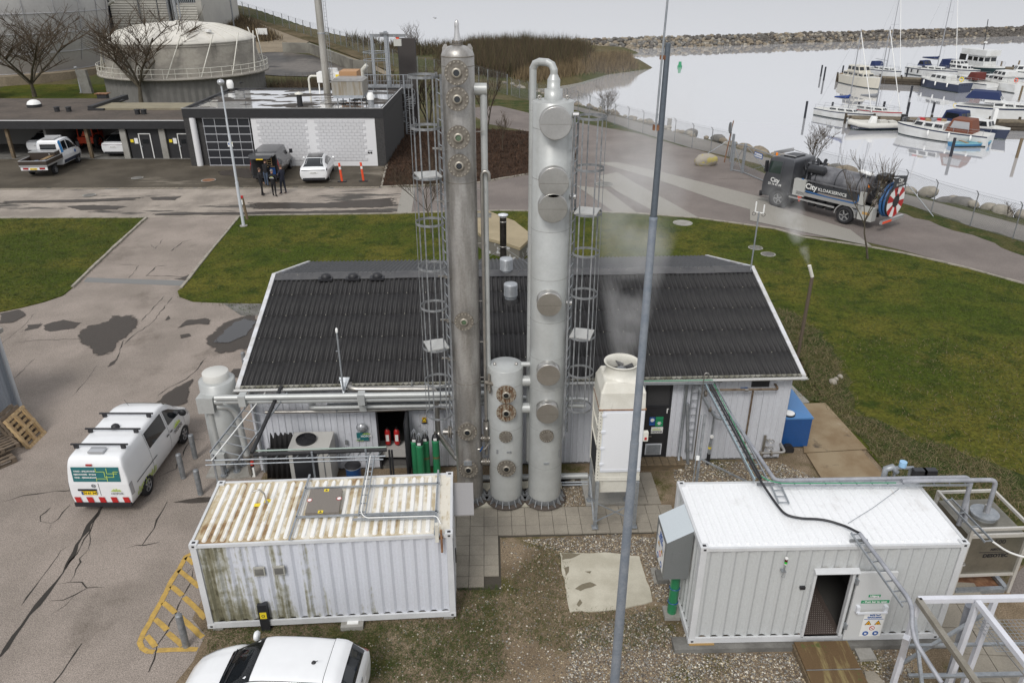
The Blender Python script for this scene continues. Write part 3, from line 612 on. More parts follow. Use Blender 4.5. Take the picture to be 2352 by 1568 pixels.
MB().cyl((0,0,0),.125,ftop-.1,16).mk('flue_pipe',mat('dark_flue_steel',(.10,.09,.08),.3,.8,c2_=(.05,.045,.04),sc=2,var=.1),fl)
fb=MB()
for z in(ftop*.42,ftop*.86,ftop*.94):fb.lT([(.125,z),(.135,z+.01),(.135,z+.04),(.125,z+.05)],16)
fb.mk('flue_band',sT,fl);MB().lT([(.001,ftop+.03),(.19,ftop-.01),(.19,ftop-.04),(.001,ftop-.03)],20).mk('rain_cap',WHITE,fl)
MB().tB([(0,0,ftop*.42),(-1.,-.9,.5)],.006,4).tB([(0,0,ftop*.42),(1.2,-.9,.4)],.006,4).mk('stay_wire',gV,fl)
ab=PY(1722,634,25.9);am=thg('antenna_mast','thin mast with a two-pronged white antenna at the right end of the ridge','antenna',ab);ah=PY(1732,487,25.9).z-ab.z
MB().tB([(0,0,-.8),(0,0,ah)],.028,8).mk('mast',gV,am)
MB().bar((-.13,.02,ah),(.15,-.02,ah-.04),.03).cyl((-.13,.02,ah),.028,.36,8).cyl((.15,-.02,ah-.04),.028,.3,8).mk('aerial',rF,am)
MB().torus((-.17,0,ah-.06),.06,.008,12,4,'y').torus((.17,0,ah-.1),.06,.008,12,4,'y').mk('cable_loop',bK,am)
sp=wq(1,2,795,425,.5);st_=PY(*q(1,1,765,1440),sp.y);vp_=thg('vent_pipe','thin upright vent pipe with a white tip in front of the left roof','pipe',(sp.x,sp.y,sp.z));hh=st_.z-sp.z
MB().tB([(0,0,-.1),(0,0,hh)],.028,8).bar((-.09,0,hh*.65),(.03,0,hh*.65),.02).bar((-.1,0,.25),(.03,0,.25),.02).mk('tube',gV,vp_);MB().lT([(.035,0),(.04,.03),(.04,.1),(.02,.14),(.001,.15)],10,(0,0,hh-.05)).mk('tip',rF,vp_)
MB().add([(-.08,.3,-.2),(.08,.3,-.2),(.16,.3,.18),(-.16,.3,.18),(0,-.05,-.22)],[(0,1,4),(1,2,4),(2,3,4),(3,0,4),(0,3,2,1)]).mk('hopper',gV,vp_)

# pipes along the front wall
def pipe_(name,lab,pts,r,m,r_e=.12,n=12,cat='pipe',group=None):
    o=MB().tB(rounded(pts,r_e),r,n).mk(name,m);return tag(o,lab,cat,group)
P=[wq(1,2,862,392,.05),wq(1,2,850,425,.42),wq(1,2,900,441,.5),wq(1,2,1575,430,.5)]
A=V3(wq(1,2,1590,440,.5));tp=wq(1,2,1592,800,.5);A2=V3((A.x,A.y,tp.z-.1))
pipe_('steam_pipe','silver insulated pipe running under the gutter then down to the left column',[P[0],P[1],P[2],A,A2,V3((-1.62,18.75,A2.z-.1)),V3((-1.5,18.72,A2.z-.1))],.085,sT,.2)
LX=wq(0,2,1890,550,.75)
for k_,(off,y1,y2,xe)in enumerate([(.80,506,478,2035),(.72,536,512,2035)]):
    a=wq(1,2,-300,y1+9,off);b_=wq(1,2,xe,y2,off);tag(MB().tB([a,b_],.088,14).mk('insulated_pipe',CLAD),['upper of the two touching clad pipes crossing the front wall','lower of the two touching clad pipes crossing the front wall'][k_],'pipe','clad pipes along the wall')
for X_,Y_c in((-60,525),(955,512)):
    a=wq(1,2,X_-30,Y_c+4,.76);b_=wq(1,2,X_+30,Y_c+2,.76);tag(MB().bar(a,b_,.3,.34).mk('pipe_box',CLAD),'square cladding box round the paired pipes '+('near the small tank' if X_<0 else 'above the open doorway'),'pipe casing')
pipe_('insulated_pipe','clad pipe with a bend into the wall, below the paired pipes',[wq(1,2,530,560,.0),wq(1,2,520,598,.5),wq(1,2,1735,577,.5)],.07,CLAD,.15)
tag(MB().bar(wq(1,2,940,594,.5),wq(1,2,1000,593,.5),.2,.2).mk('pipe_box',CLAD),'small square casing on the lower clad pipe above the doorway','pipe casing')
tag(MB().bar(wq(1,2,1055,584,.41),wq(1,2,1098,584,.41),.02,.1).mk('pipe_label',mat('mint_label',(.2,.6,.42),.5,var=.02)),'mint green label on the clad pipe above the doorway','label')
pipe_('steel_pipe','bare steel pipe lowest on the wall, left of the doorway',[wq(1,2,130,636,.3),wq(1,2,760,630,.3),wq(1,2,1740,600,.3)],.05,sT,.1)
tag(MB().bar(wq(1,2,660,573,.35),wq(1,2,1735,543,.35),.08,.05).mk('cable_tray',gV),'grey cable tray with a red end between the clad pipes','cable tray')
tag(MB().tB([wq(1,2,300,462,.15),wq(1,2,840,447,.15)],.015,6).tB([wq(1,2,300,475,.15),wq(1,2,650,463,.15)],.015,6).tB([wq(1,2,0,488,.2),wq(1,2,130,486,.2)],.012,6).mk('conduits',gV),'thin cable conduits under the left eave','conduit')
hb=thg('pipe_hangers','dark brackets carrying the wall pipes beside the caged ladder','bracket')
for X_,Y0_,Y1_ in((1385,365,600),(745,560,640),(1380,410,530)):
    a=wq(1,2,X_,Y0_,.35);b_=wq(1,2,X_-5,Y1_,.35);MB().bar(a,b_,.03,.03).mk('strut',gZ_,hb)
# wall fixtures left half
def wallbox(name,lab,cat,c,r,X0,Y0,X1,Y1,off,m,d=.04):
    a=wq(c,r,X0,Y0,off);b_=wq(c,r,X1,Y1,off);cx_,cz=(a+b_)/2,0
    t=MB().box(-abs((b_-a).dot(BE))/2,-d,-abs(a.z-b_.z)/2,abs((b_-a).dot(BE))/2,0,abs(a.z-b_.z)/2).mk(name,m);t.location=cx_;t.rotation_euler=(0,0,BA);return tag(t,lab,cat)
s1=wallbox('company_sign','teal sign reading HOFOR BYGAS on the wall left of the doorway','sign',1,2,910,812,1018,876,.06,TEAL,.02)
text('lettering','HOFOR',.10,rF,s1,(.12,-.025,.02),(PI/2,0,0),bold=.002);text('lettering','BYGAS',.06,rF,s1,(-.17,-.025,-.07),(PI/2,0,0));text('lettering','33 95 30 64',.05,LIMEG,s1,(-.10,-.025,-.14),(PI/2,0,0))
sk_=MB()
for i,h in enumerate([.02,.04,.06,.05,.07,.04,.05]):sk_.box(.0+i*.035,-.024,.08,.02+i*.035,-.02,.08+h)
sk_.mk('skyline_mark',LIMEG,s1)
s2=wallbox('warning_sign','yellow explosion-risk warning sign beside the gas cylinders','sign',1,2,1472,682,1510,728,.06,mat('orange_yellow_sign',(.80,.45,.02),.5,var=.02),.015)
MB().add([(-.09,-.018,-.03),(.09,-.018,-.03),(0,-.018,.12)],[(0,1,2)]).mk('warning_triangle',bK,s2);MB().add([(-.055,-.021,-.01),(.055,-.021,-.01),(0,-.021,.08)],[(0,1,2)]).mk('triangle_field',YELLOW,s2)
MB().box(-.09,-.018,-.11,.09,-.0175,-.06).mk('text_band',bK,s2)
lp=wq(1,2,957,762,.05);lm=thg('wall_lamp','round wire-guarded lamp on the wall above the teal sign','lamp',lp,BA)
MB().lT([(.15,0),(.155,.04),(.12,.11),(.001,.14)],20,(0,0,0),'y').mk('lens',CLAMP,lm);lm.children[0].rotation_euler=(0,0,PI)
gbm=MB().torus((0,-.05,0),.16,.012,20,5,'y')
for z in(-.06,0,.06):gbm.tB([(-.15,-.05,z),(-.07,-.15,z),(.07,-.15,z),(.15,-.05,z)],.006,4)
gbm.mk('wire_guard',gV,lm)
wallbox('wall_switch','small grey switch box on the wall below the teal sign','switch',1,2,814,873,836,905,.05,gZ_,.06)
wallbox('flood_light','grey louvred flood light under the left eave','light',1,2,62,410,128,450,.1,gZ_,.12)
wallbox('flood_light','black flood light on the wall above the cable bridge','light',2,2,1850,330,1890,366,.1,bK,.12)
wallbox('flood_light','white flood light near the right corner of the building','light',3,2,215,320,275,358,.15,WHITE,.12)
# right half: cable ladder, trays, gas pipes
def ltray(name,lab,a,b_,w_=.28,rung=.3,up=(0,0,1),m=gV,parent=None):
    a,b_=V3(a),V3(b_);d=(b_-a);L_=d.length;d.normalize();s_=d.cross(V3(up)).normalized()*(w_/2)
    t=thg(name,lab,'cable ladder')
    MB().bar(a-s_,b_-s_,.025,.05,up=up).mk('rail',m,t);MB().bar(a+s_,b_+s_,.025,.05,up=up).mk('rail',m,t)
    rm=MB().bar(-s_,s_,.025,.02).mesh('rung',m)
    for i in range(int(L_/rung)+1):link('rung',rm,t,a+d*(i*rung+.05))
    return t
ltray('cable_ladder','upright cable ladder on the wall right of the black door',wq(2,2,1685,330,.12),wq(2,2,1612,975,.12),.22,.27,BN)
a=wq(2,2,1100,385,.35);b_=wq(2,2,1820,375,.35)
ltray('cable_ladder','level cable ladder over the black door',a,b_,.22,.3)
pipe_('green_cable','green earth cable along the tray over the black door',[a+V3((0,0,.05)),b_+V3((0,0,.05))],.012,GREENS,.05,6,'cable')
pipe_('conduit','thin conduit under the tray over the black door',[wq(2,2,1100,402,.3),wq(2,2,1830,398,.3)],.02,gV,.05,6,'conduit')
pipe_('drain_pipe','grey standpipe left of the cable ladder with a flared foot',[wq(2,2,1602,560,.15),wq(2,2,1606,1080,.15)],.05,gV,.05,10)
pipe_('gas_pipe','galvanised gas pipe bending out from under the tray',[wq(2,2,1700,425,.4),wq(2,2,1790,600,.5),wq(2,2,1850,690,.55),wq(2,2,1935,690,.55)],.055,gV,.15)
for X_,Y_c in((1795,603),(1757,470)):
    p=wq(2,2,X_,Y_c,.5);tag(MB().cyl((p.x-.03,p.y,p.z-.03),.095,.07,14,'x').mk('pipe_flange',FLANGE),'bolted flange on the bending gas pipe, '+('lower one' if Y_c>500 else 'upper one under the tray'),'flange')
a=wq(2,2,1770,448,.22);c_=wq(3,2,235,440,.22);e_=wq(3,2,215,398,.02)
pipe_('water_pipe','rusty brown pipe running level to the right end of the wall',[a,c_,e_+BN*-.2,e_],.035,mat('brown_pipe',(.22,.17,.12),.6,.3,c2_=(.12,.08,.05),sc=6,var=.1),.1)
p=wq(2,2,2165,455,.22);p2=wq(2,2,2088,955,.22);p2=V3((p.x,p.y,p2.z));pipe_('water_pipe','upright brown branch pipe below the level brown pipe',[p,p2],.03,MATS['brown_pipe'],.05)
v=wq(2,2,2108,445,.22);vt=thg('stop_valve','small stop valve with a blue lever on the brown pipe','valve',v,BA);MB().cyl((-.05,0,0),.055,.1,10,'x').mk('body',sT,vt);MB().box(-.2,-.02,.07,.02,.0,.09).mk('lever',BLUE,vt)
a=wq(2,2,1840,600,.2);vv=thg('gas_riser','steel gas riser with gauge and valves left of the brown branch','pipe',(a.x,a.y,0),BA)
b=MB().tB([(0,0,2.),(0,0,.55)],.03,8).cyl((0,0,.35),.05,.5,10);b.mk('tube',gV,vv);MB().cyl((0,-.08,1.1),.06,.05,12,'y').mk('gauge',rF,vv);MB().cyl((0,0,.62),.055,.06,10).mk('valve_body',YELLOW,vv);MB().cyl((0,0,0),.06,.42,10).mk('sleeve',bK,vv)
a=wq(2,2,2100,990,.5);b_=wq(3,2,300,980,.5);pipe_('gas_pipe','flanged stainless pipe low on the wall by the right corner',[a,b_,wq(3,2,262,905,.1)],.045,sT,.12)
for X_ in(90,180):
    p=wq(3,2,X_,990,.5);tag(MB().cyl((p.x-.025,p.y,p.z),.09,.05,14,'x').mk('pipe_flange',FLANGE),'bolted flange on the low stainless pipe, '+('nearer the corner' if X_>100 else 'further from the corner'),'flange')
bk=thg('hose_bracket','upright steel bracket with two empty hose clamps at the right corner','bracket',wq(2,2,2250,930,.08),BA)
MB().box(-.04,-.05,-.35,.04,0,.45).mk('plate',sT,bk)
for z in(.28,0.):MB().torus((.18,-.12,z),.10,.015,14,5).bar((.0,-.03,z+.05),(.12,-.08,z),.03).mk('clamp',sT,bk)
# wooden step in front of the black door
stp=thg('wooden_step','low wooden plank step in front of the black door','step',(gq(2,2,1320,1150).x,gq(2,2,1320,1100).y+.2,0),BA)
MB().box(-.98,-.42,0,.98,-.38,.17).box(-.98,.38,0,.98,.42,.17).mk('riser',WOOD,stp)
pm_=MB().box(-.115,-.44,.17,.115,.44,.205).mesh('plank',WOOD)
for i in range(8):link('plank',pm_,stp,(-.86+i*.245,0,random.uniform(0,.004)))
# steel meter box on the far left of the building
sb=G(572,810);mb_=thg('steel_cabinet','tall pale steel cabinet with a red stripe at the building left side','cabinet',(-8.75,24.3,0),BA)
MB().box(-.55,-.75,0,.5,.75,2.35).mk('body',mat('cabinet_grey',(.55,.55,.55),.5,var=.05),mb_);MB().add([(-.62,-.82,2.35),(.5,-.82,2.35),(.5,.82,2.35),(-.62,.82,2.35),(-.45,-.6,2.5),(.5,-.6,2.5),(.5,.6,2.5),(-.45,.6,2.5)],[(0,1,5,4),(1,2,6,5),(2,3,7,6),(3,0,4,7),(4,5,6,7),(0,3,2,1)]).mk('lid',WHITE,mb_);MB().box(-.556,-.756,1.15,.5,.75,1.19).mk('stripe',RED,mb_)
gv=thg('bent_vent_pipe','short bent steel vent rising behind the white roof edge on the left','pipe',(-8.55,26.,2.6));MB().tB(arc((.25,0,.7),.22,PI,PI/2,6)+[(.6,0,.92)],.09,10).tB([(.03,0,0),(.03,0,.7)],.09,10).mk('tube',sT,gv);MB().cyl((.03,0,.35),.16,.05,14).cyl((.03,0,.5),.16,.05,14).mk('flange',FLANGE,gv);MB().tB([(.03,0,.9),(.03,0,1.15)],.03,6).mk('stub',sT,gv)
# COLUMNS, FAN TOWER AND SMALL TANK
def flanged_cover(p,r,m,bolts,hole=True,nb=16,face_r=.42,parent=None,blank=False):
    """round bolted cover seen from the front (facing -y)"""
    t=MB().cyl((0,0,0),r,.05,32,'y').mesh('port_cover',m);o=link('port_cover',t,parent,p)
    bm_=MB().cyl((0,-.03,0),.022*r/.4*1.25,.03,8,'y').mesh('bolt',bolts)
    for i in range(nb):a=2*PI*(i+.5)/nb;link('bolt',bm_,o,(r*.87*cos(a),0,r*.87*sin(a)))
    if hole:
        MB().lT([(r*.26,0),(r*.40,0),(r*.40,-.045),(r*.26,-.045)],24,(0,0,0),'y').mk('sight_ring',bolts,o)
        MB().disc((0,-.02,0),r*.27,20,'y').mk('sight_glass',GLASS if not blank else mat('green_glass',(.10,.15,.09),.2,var=.3),o)
    return o
def nozzle(parent,p,r,l,m):return MB().cyl((p[0],p[1],p[2]),r,l,24,'y').mk('nozzle',m,parent)
def zc(X0,Y0,py,r=0.):return PY(1176,py,Y0-r).z
def ladder_cage(name,lab,x,y,z0,z1,out,hoops,plats,cage0,twist=PI*1.):
    """caged ladder; out = direction (unit vec) the cage bulges to"""
    t=thg(name,lab,'ladder',(x,y,0));o=V3(out).normalized();s_=V3((-o.y,o.x,0));w_=.2;R_=.36
    for k in(-1,1):MB().bar((s_*k*w_)+V3((0,0,z0)),(s_*k*w_)+V3((0,0,z1)),.05,.03,up=tuple(s_)).mk('stile',gZ_,t)
    rm=MB().tB([s_*-w_,s_*w_],.014,6).mesh('rung',gV);z=z0+.1
    while z<z1-.05:link('rung',rm,t,(0,0,z));z+=.3
    hp=MB();pts=[]
    for i in range(25):
        a=-PI*.86+2*PI*.86*i/24;pts.append(o*(R_+R_*cos(a))+s_*(R_*1.02*sin(a)))
    for p0,p1 in zip(pts[:-1],pts[1:]):hp.bar(p0,p1,.012,.06)
    hm=hp.mesh('hoop',gZ_)
    for z in hoops:link('hoop',hm,t,(0,0,z))
    for i,a in enumerate((-PI*.62,-PI*.3,0,PI*.3,PI*.62)):
        p=o*(R_+R_*cos(a))+s_*(R_*1.02*sin(a));MB().bar(p+V3((0,0,cage0)),p+V3((0,0,z1-.02)),.034,.010,up=tuple(o)if abs(sin(a))<.5 else tuple(s_)).mk('cage_strap',gZ_,t)
    for z in plats:
        pb=MB();c0=o*R_
        pb.obox(c0+V3((0,0,z)),o*.28,s_*.30,(0,0,.02));pl=pb.mk('platform',mat('tread_plate',(.50,.50,.48),.5,.3,var=.2,fI=60),t)
    return t
Y0=18.75
# ---- left: stainless packed column
XL,RL=-1.26,.385;top=zc(0,Y0,128)
cl=thg('steel_column','tall stained stainless steel column with bolted sight ports, left of the pair','process column',(XL,Y0,0))
MB().lT([(RL,.28),(RL,top),(RL*.985,top+.03),(RL*.90,top+.12),(RL*.68,top+.19),(RL*.35,top+.225),(.001,top+.23)],48).mk('shell',STEELC,cl)
wb_=MB()
for z in(top-.22,9.8,6.,4.2,1.2):wb_.lT([(RL,z),(RL+.008,z+.004),(RL+.008,z+.012),(RL,z+.016)],40)
wb_.lT([(RL+.0,top-.02),(RL+.008,top-.015),(RL+.006,top+.0),(RL,top+.01)],40);wb_.mk('weld_seam',FLANGE,cl)
def skirt(parent,r_,n=18,m=mat('dark_base_ring',(.07,.055,.045),.8,var=.3)):
    MB().lT([(r_*.96,.1),(r_,.36)],32).mk('skirt',gZ_,parent);MB().lT([(r_+.16,.10),(r_+.16,.13),(r_-.05,.13)],32).mk('base_ring',m,parent)
    gm=MB().add([(0,-.012,0),(.15,-.012,0),(.03,-.012,.2),(0,-.012,.2),(0,.012,0),(.15,.012,0),(.03,.012,.2),(0,.012,.2)],[(0,1,2,3),(7,6,5,4),(1,5,6,2),(0,4,5,1)]).mesh('gusset',gZ_)
    for i in range(n):a=2*PI*i/n;g_=link('gusset',gm,parent,(r_*.98*cos(a),r_*.98*sin(a),.13),a)
skirt(cl,RL)
nzt=MB().cyl((0,0,top+.15),.072,.12,20).lT([(.085,top+.30),(.08,top+.36),(.055,top+.52),(.052,top+.62),(.055,top+.68),(.045,top+.73),(.025,top+.76),(.001,top+.77)],20);nzt.mk('outlet_nozzle',mat('bright_steel',(.62,.61,.60),.25,.85,var=.05),cl)
MB().cyl((0,0,top+.235),.13,.03,20).cyl((0,0,top+.285),.13,.03,20).mk('outlet_flange',FLANGE,cl)
bm_=MB().cyl((0,0,0),.014,.12,6).mesh('bolt',FLANGE)
for i in range(8):a=2*PI*i/8;link('bolt',bm_,cl,(.108*cos(a),.108*sin(a),top+.215))
for sgn in(-1,1):
    lug=MB().add([(sgn*.20,0,top+.12),(sgn*.345,0,top+.02),(sgn*.35,0,top+.17),(sgn*.30,0,top+.25),(sgn*.25,0,top+.25)],[(0,1,2,3,4)]).cyl((sgn*.29,-.012,top+.19),.03,.024,10,'y',mi=0).mk('lifting_lug',sT,cl);sm=lug.modifiers.new('s','SOLIDIFY');sm.thickness=.03;sm.offset=0
for i,(py_,r_,blank)in enumerate([(167,.275,0),(227.5,.27,0),(315.5,.275,1),(380,.275,0),(737,.255,1),(990,.28,0),(1076,.28,0)]):
    z=zc(0,Y0,py_,RL+.12);MB().cyl((0,-RL-.12,z),r_*.8,.2,24,'y').mk('nozzle',STEELC,cl)
    flanged_cover((0,-RL-.17,z),r_,FLANGE,mat('bolt_steel',(.42,.39,.33),.45,.6,var=.15),True,16,parent=cl,blank=bool(blank))
MB().box(-.13,-RL-.20,zc(0,Y0,1060,RL),.1,-RL-.16,zc(0,Y0,1055,RL)+.06).mk('tag_plate',gV,cl)
for z in(10.6,9.3,7.3,6.05,4.9,3.7,2.6):MB().bar((-RL+.02,-.1,z),(-RL-.28,-.12,z+.01),.04,.04).bar((-RL+.15,-RL*.6,z),(-RL-.1,-RL*.3-.1,z),.03,.03).mk('bracket',sT,cl)
# white bypass pipe on its right
tz=zc(0,Y0,205); 
by=thg('bypass_pipe','white insulated pipe rising beside the stainless column','pipe',(XL,Y0,0))
MB().cyl((RL-.02,0,tz),.14,.30,20,'x').mk('top_box',CLAD,by);MB().tB([(RL+.20,0,tz-.05),(RL+.20,0,2.9)],.085,14).mk('tube',CLAD,by)
sz=zc(0,Y0,385);MB().tB([(RL+.13,-.14,2.9),(RL+.13,-.14,sz-.15)]+arc((RL+.22,-.14,sz-.15),.09,PI,0,8)[1:]+[(RL+.31,-.14,sz-.3)],.042,10).mk('vent_tube',sT,by)
bc=MB()
for z in(11.,9.6,8.2,6.6,5.4,4.3):bc.bar((RL-.03,-.1,z),(RL+.2,-.16,z+.02),.02,.02)
bc.mk('clamp',sT,by)
MB().lT([(.07,2.9),(.08,2.8),(.08,2.5),(.06,2.4)],12,(RL+.13,-.14,0)).tB([(RL+.13,-.14,2.4),(RL+.13,-.14,1.75),],.045,8).cyl((RL+.13,-.25,2.7),.09,.04,12,'x').mk('relief_valve',sT,by)
rv=MB();p_=pq(1,2,2045,380,18.45)-V3((XL,Y0,0));rv.tB([p_+V3((0,0,-.25)),p_+V3((0,0,.25))],[.06,.035],10).tB([p_+V3((-.12,0,0)),p_+V3((.12,0,-.05))],.06,10).torus((p_.x+.02,p_.y-.05,p_.z-.2),.09,.03,14,6,'x').mk('safety_valve',FLANGE,by)
zz=[zc(0,Y0-.5,y)for y in(177,295,408,515,617,708,800,880,955)]
ladder_cage('caged_ladder','caged ladder fixed to the left side of the stainless column',XL-RL-.06,Y0-.22,1.9,zz[0]+.05,(-1,-.35,0),[z for z in zz],[zz[2]+.03,zz[6]+.03],zz[-1],0)
# ---- right: clad column
XR,RR_=.98,.49;top=zc(0,Y0,232)
cr=thg('clad_column','tall pale clad column with round polished caps, right of the pair','process column',(XR,Y0,0))
MB().lT([(RR_,.30),(RR_*1.,top*.42),(RR_*1.,top),(RR_*.97,top+.012),(.001,top+.06)],56).mk('shell',CLAD,cr)
sb_=MB()
for z in[1.45,2.75,4.05,5.,6.1,7.3,8.6,9.9,11.1]:sb_.lT([(RR_+.001,z),(RR_+.005,z+.005),(RR_+.005,z+.012),(RR_+.001,z+.016)],48)
sb_.mk('cladding_seam',mat('seam_grey',(.30,.30,.29),.6,var=.1),cr);skirt(cr,RR_)  # raised cladding seams in a plain darker grey
h0=top+.03
tb=MB().lT([(.215,h0),(.215,h0+.24),(.152,h0+.24),(.152,h0+.45),(.148,h0+.46),(.088,h0+.57)],28); 
tb.mk('head_casing',CLAD,cr)
seg=[(0,0,h0+.55),(0,0,h0+.66),(-.05,.04,h0+.77),(-.15,.1,h0+.82),(-.33,.25,h0+.82),(-.43,.32,h0+.77),(-.48,.35,h0+.66),(-.48,.35,1.2)]
MB().tB(seg,.086,16,smooth=False).mk('overhead_pipe',CLAD,cr)
rg=MB()
for z in(h0-.3,9.6,8.3,7.,5.7,4.4,3.1):rg.lT([(.087,z),(.091,z+.01),(.087,z+.02)],16,(-.48,.35,0))
rg.mk('pipe_seam',MATS['seam_grey'],cr)
for sgn in(-1,1):MB().torus((sgn*.33,-.05,top+.09),.035,.02,14,6,'y').mk('lifting_eye',sT,cr)
for i,(py_,r_,dx,tilt)in enumerate([(284,.375,.03,0),(420,.365,.02,0),(479,.36,.01,0),(700,.325,-.02,0),(862,.32,0,0),(950,.315,0,0)]):
    z=zc(0,Y0,py_,RR_+.25);c_=MB().lT([(r_*.98,.35),(r_,.0),(r_*.97,-.004)],40,(dx,-RR_-.25,z),'y').disc((dx,-RR_-.252,z),r_*.97,40,'y');c_.mk('insulation_cap',CAPM,cr)
    MB().bar((dx-r_*.95,-RR_-.256,z-.02),(dx+r_*.95,-RR_-.256,z-.02),.004,.006).mk('cap_seam',FLANGE,c_ and cr)
z=zc(0,Y0,1000,RR_);MB().cyl((0,-RR_-.04,z),.2,.1,28,'y').mk('blind_flange',FLANGE,cr);bmm=MB().cyl((0,-.02,0),.014,.02,6,'y').mesh('bolt',MATS['bolt_steel'])
for i in range(16):a=2*PI*i/16;link('bolt',bmm,cr,(.17*cos(a),-RR_-.04,z+.17*sin(a)))
for py_ in(262,448,690):z=zc(0,Y0,py_,0);MB().cyl((RR_-.03,-.15,z),.07,.14,16,'x').mk('side_nozzle',mat('bright_steel',(.6,.6,.6),.2),cr)
z=zc(0,Y0,1066,RR_);MB().box(-.06,-RR_-.02,z,.09,-RR_+.01,z+.06).mk('tag_plate',gV,cr);MB().box(RR_*.8,-RR_*.6-.02,z+.1,RR_*.8+.02,-RR_*.6+.02,z+.4).mk('tag_plate',gZ_,cr)
zz=[zc(0,Y0-.4,y)for y in(272,390,492,585,680,775,860,940)]
ladder_cage('caged_ladder','caged ladder fixed to the right side of the clad column',XR+RR_+.07,Y0-.12,2.4,zz[0]+.05,(1,-.3,0),zz,[zz[2]+.03,zz[5]+.03],zz[-1],0)
# ---- short middle vessel
XS,RS=-.18,.49;top=zc(0,Y0,838)
cs=thg('short_vessel','short pale clad vessel with rust-streaked ports between the two columns','process vessel',(XS,Y0,0))
MB().lT([(RS*.98,.30),(RS,.9),(RS*1.,top),(RS*.985,top+.012),(.001,top+.03)],48).mk('shell',CLAD,cs);skirt(cs,RS*.97)
sb_=MB()
for z in(1.45,2.75,4.15):sb_.lT([(RS+.001,z),(RS+.005,z+.005),(RS+.005,z+.012),(RS+.001,z+.016)],48)
sb_.mk('cladding_seam',MATS['seam_grey'],cs)
for sgn in(-.3,.3):MB().lT([(.045,0),(.04,.05),(.001,.06)],12,(sgn,-.02,top+.03)).mk('lifting_eye',sT,cs)
for py_,r_,hole in((905,.275,1),(946.5,.275,1),(1074,.27,1)):
    z=zc(0,Y0,py_,RS+.05);flanged_cover((.02,-RS-.09,z),r_,FLANGER if py_!=1074 else FLANGE,MATS['bolt_steel'],True,16,parent=cs)
    MB().cyl((.02,-RS-.06,z),r_*.7,.12,20,'y').mk('nozzle',CLAD,cs)
z=zc(0,Y0,1002,RS);MB().cyl((.0,-RS-.04,z),.185,.1,28,'y').mk('blind_flange',FLANGE,cs)
for i in range(12):a=2*PI*i/12;link('bolt',bmm,cs,(.16*cos(a),-RS-.04,z+.16*sin(a)))
z=zc(0,Y0,1040,RS);MB().box(-.27,-RS*.9,z-.06,-.18,-RS*.84,z+.07).box(.03,-RS-.01,z,.16,-RS+.01,z+.05).mk('tag_plate',gZ_,cs)
for k_,(py_,r_)in enumerate(((874,.15),(936,.15),(836,.07))):
    z=zc(0,Y0,py_,0);MB().cyl((RS-.05,0,z),r_,XR-XS-RR_-RS+.1,20,'x').mk('link_pipe',CLAD,cs)
# pipes between the steel column and the vessel, and low pipes behind
def flpipe(lab,a,b_,r_,nf=2):
    t=thg('flanged_pipe',lab,'pipe');a,b_=V3(a),V3(b_);MB().tB([a,b_],r_,10).mk('tube',sT,t);fm=MB().cyl((0,0,0),r_*2,.035,14,'x').mesh('flange',FLANGE)
    for i in range(nf):
        for d in(-.03,.03):link('flange',fm,t,a.lerp(b_,(i+1)/(nf+1))+V3((d-.017,0,0)))
    return t
for py_,n_ in((1010,'upper'),(1064,'lower')):z=zc(0,Y0,py_,.2);flpipe(n_+' short flanged pipe between the steel column and the short vessel',(XL+RL-.05,Y0-.1,z),(XS-RS+.05,Y0-.1,z),.055)
z=zc(0,Y0,998,.2);flpipe('flanged stub where the silver pipe joins the steel column',(XL-RL-.35,Y0-.05,z),(XL-RL+.05,Y0-.05,z),.09,1)
vl=thg('ball_valve','ball valve with a blue handle between the steel column and short vessel','valve',pq(1,2,1985,950,18.5));MB().tB([(-.18,0,-.02),(.1,0,.0),(.2,0,.18)],.035,8).cyl((0,-.05,0),.06,.1,12,'y').mk('body',sT,vl);MB().tB([(-.05,-.05,-.05),(.02,-.08,.12)],.02,6).mk('handle',BLUE,vl)
for k_,(ya,yb,r_,off)in enumerate(((1098,1092,.10,19.7),(1112,1106,.03,19.5),(1118,1112,.03,19.4))):
    a=PY(1096,ya,off);b_=PY(1350,yb,off);tag(MB().tB([a,b_],r_,12).mk('low_pipe',CLAD if k_==0 else gV),['thick pale pipe low behind the columns','upper thin pipe low behind the columns','lower thin pipe low behind the columns'][k_],'pipe')
for k_,(xa,ya,xb,yb,r_)in enumerate(((1100,910,1350,918,.07),(1100,925,1345,932,.07))):
    tag(MB().tB([PY(xa,ya,19.8),PY(xb,yb,19.8)],r_,12).mk('low_pipe',CLAD),['upper','lower'][k_]+' clad pipe passing behind the columns at mid height','pipe')
# ---- fan cooling tower
ct=thg('cooling_tower','cream fibreglass fan cooling tower on a steel stand','cooling tower',(2.92,17.98,0),.03)
TW,TD=.60,.60   # half sizes
zT,zmid,zbot=4.05,2.,1.72
CRM=CREAM
MB().box(-TW,-TD,zbot,TW,TD,zT-.02).mk('casing',CRM,ct)
b=MB();b.box(-TW*.80,-TD-.035,zmid+.12,TW*.96,-TD,zT-.12);b.mk('access_panel',mat('white_panel',(.74,.75,.77),.4,var=.02),ct)
MB().box(-TW*.86,-TD-.02,zmid+.04,-TW*.80,-TD-.0,zT-.04).box(TW*.96,-TD-.02,zmid+.04,TW*1.,-TD,zT-.04).box(-TW*.86,-TD-.021,zT-.12,TW,-TD-.0,zT-.04).box(-TW*.86,-TD-.045,zmid+.04,TW,-TD,zmid+.12).mk('panel_frame',WHITE,ct)
hm=MB().box(-.03,-.05,-.03,.09,0,.03).mesh('hinge',WHITE)
for i in range(4):link('hinge',hm,ct,(-TW*.86,-TD-.01,zmid+.3+i*.52))
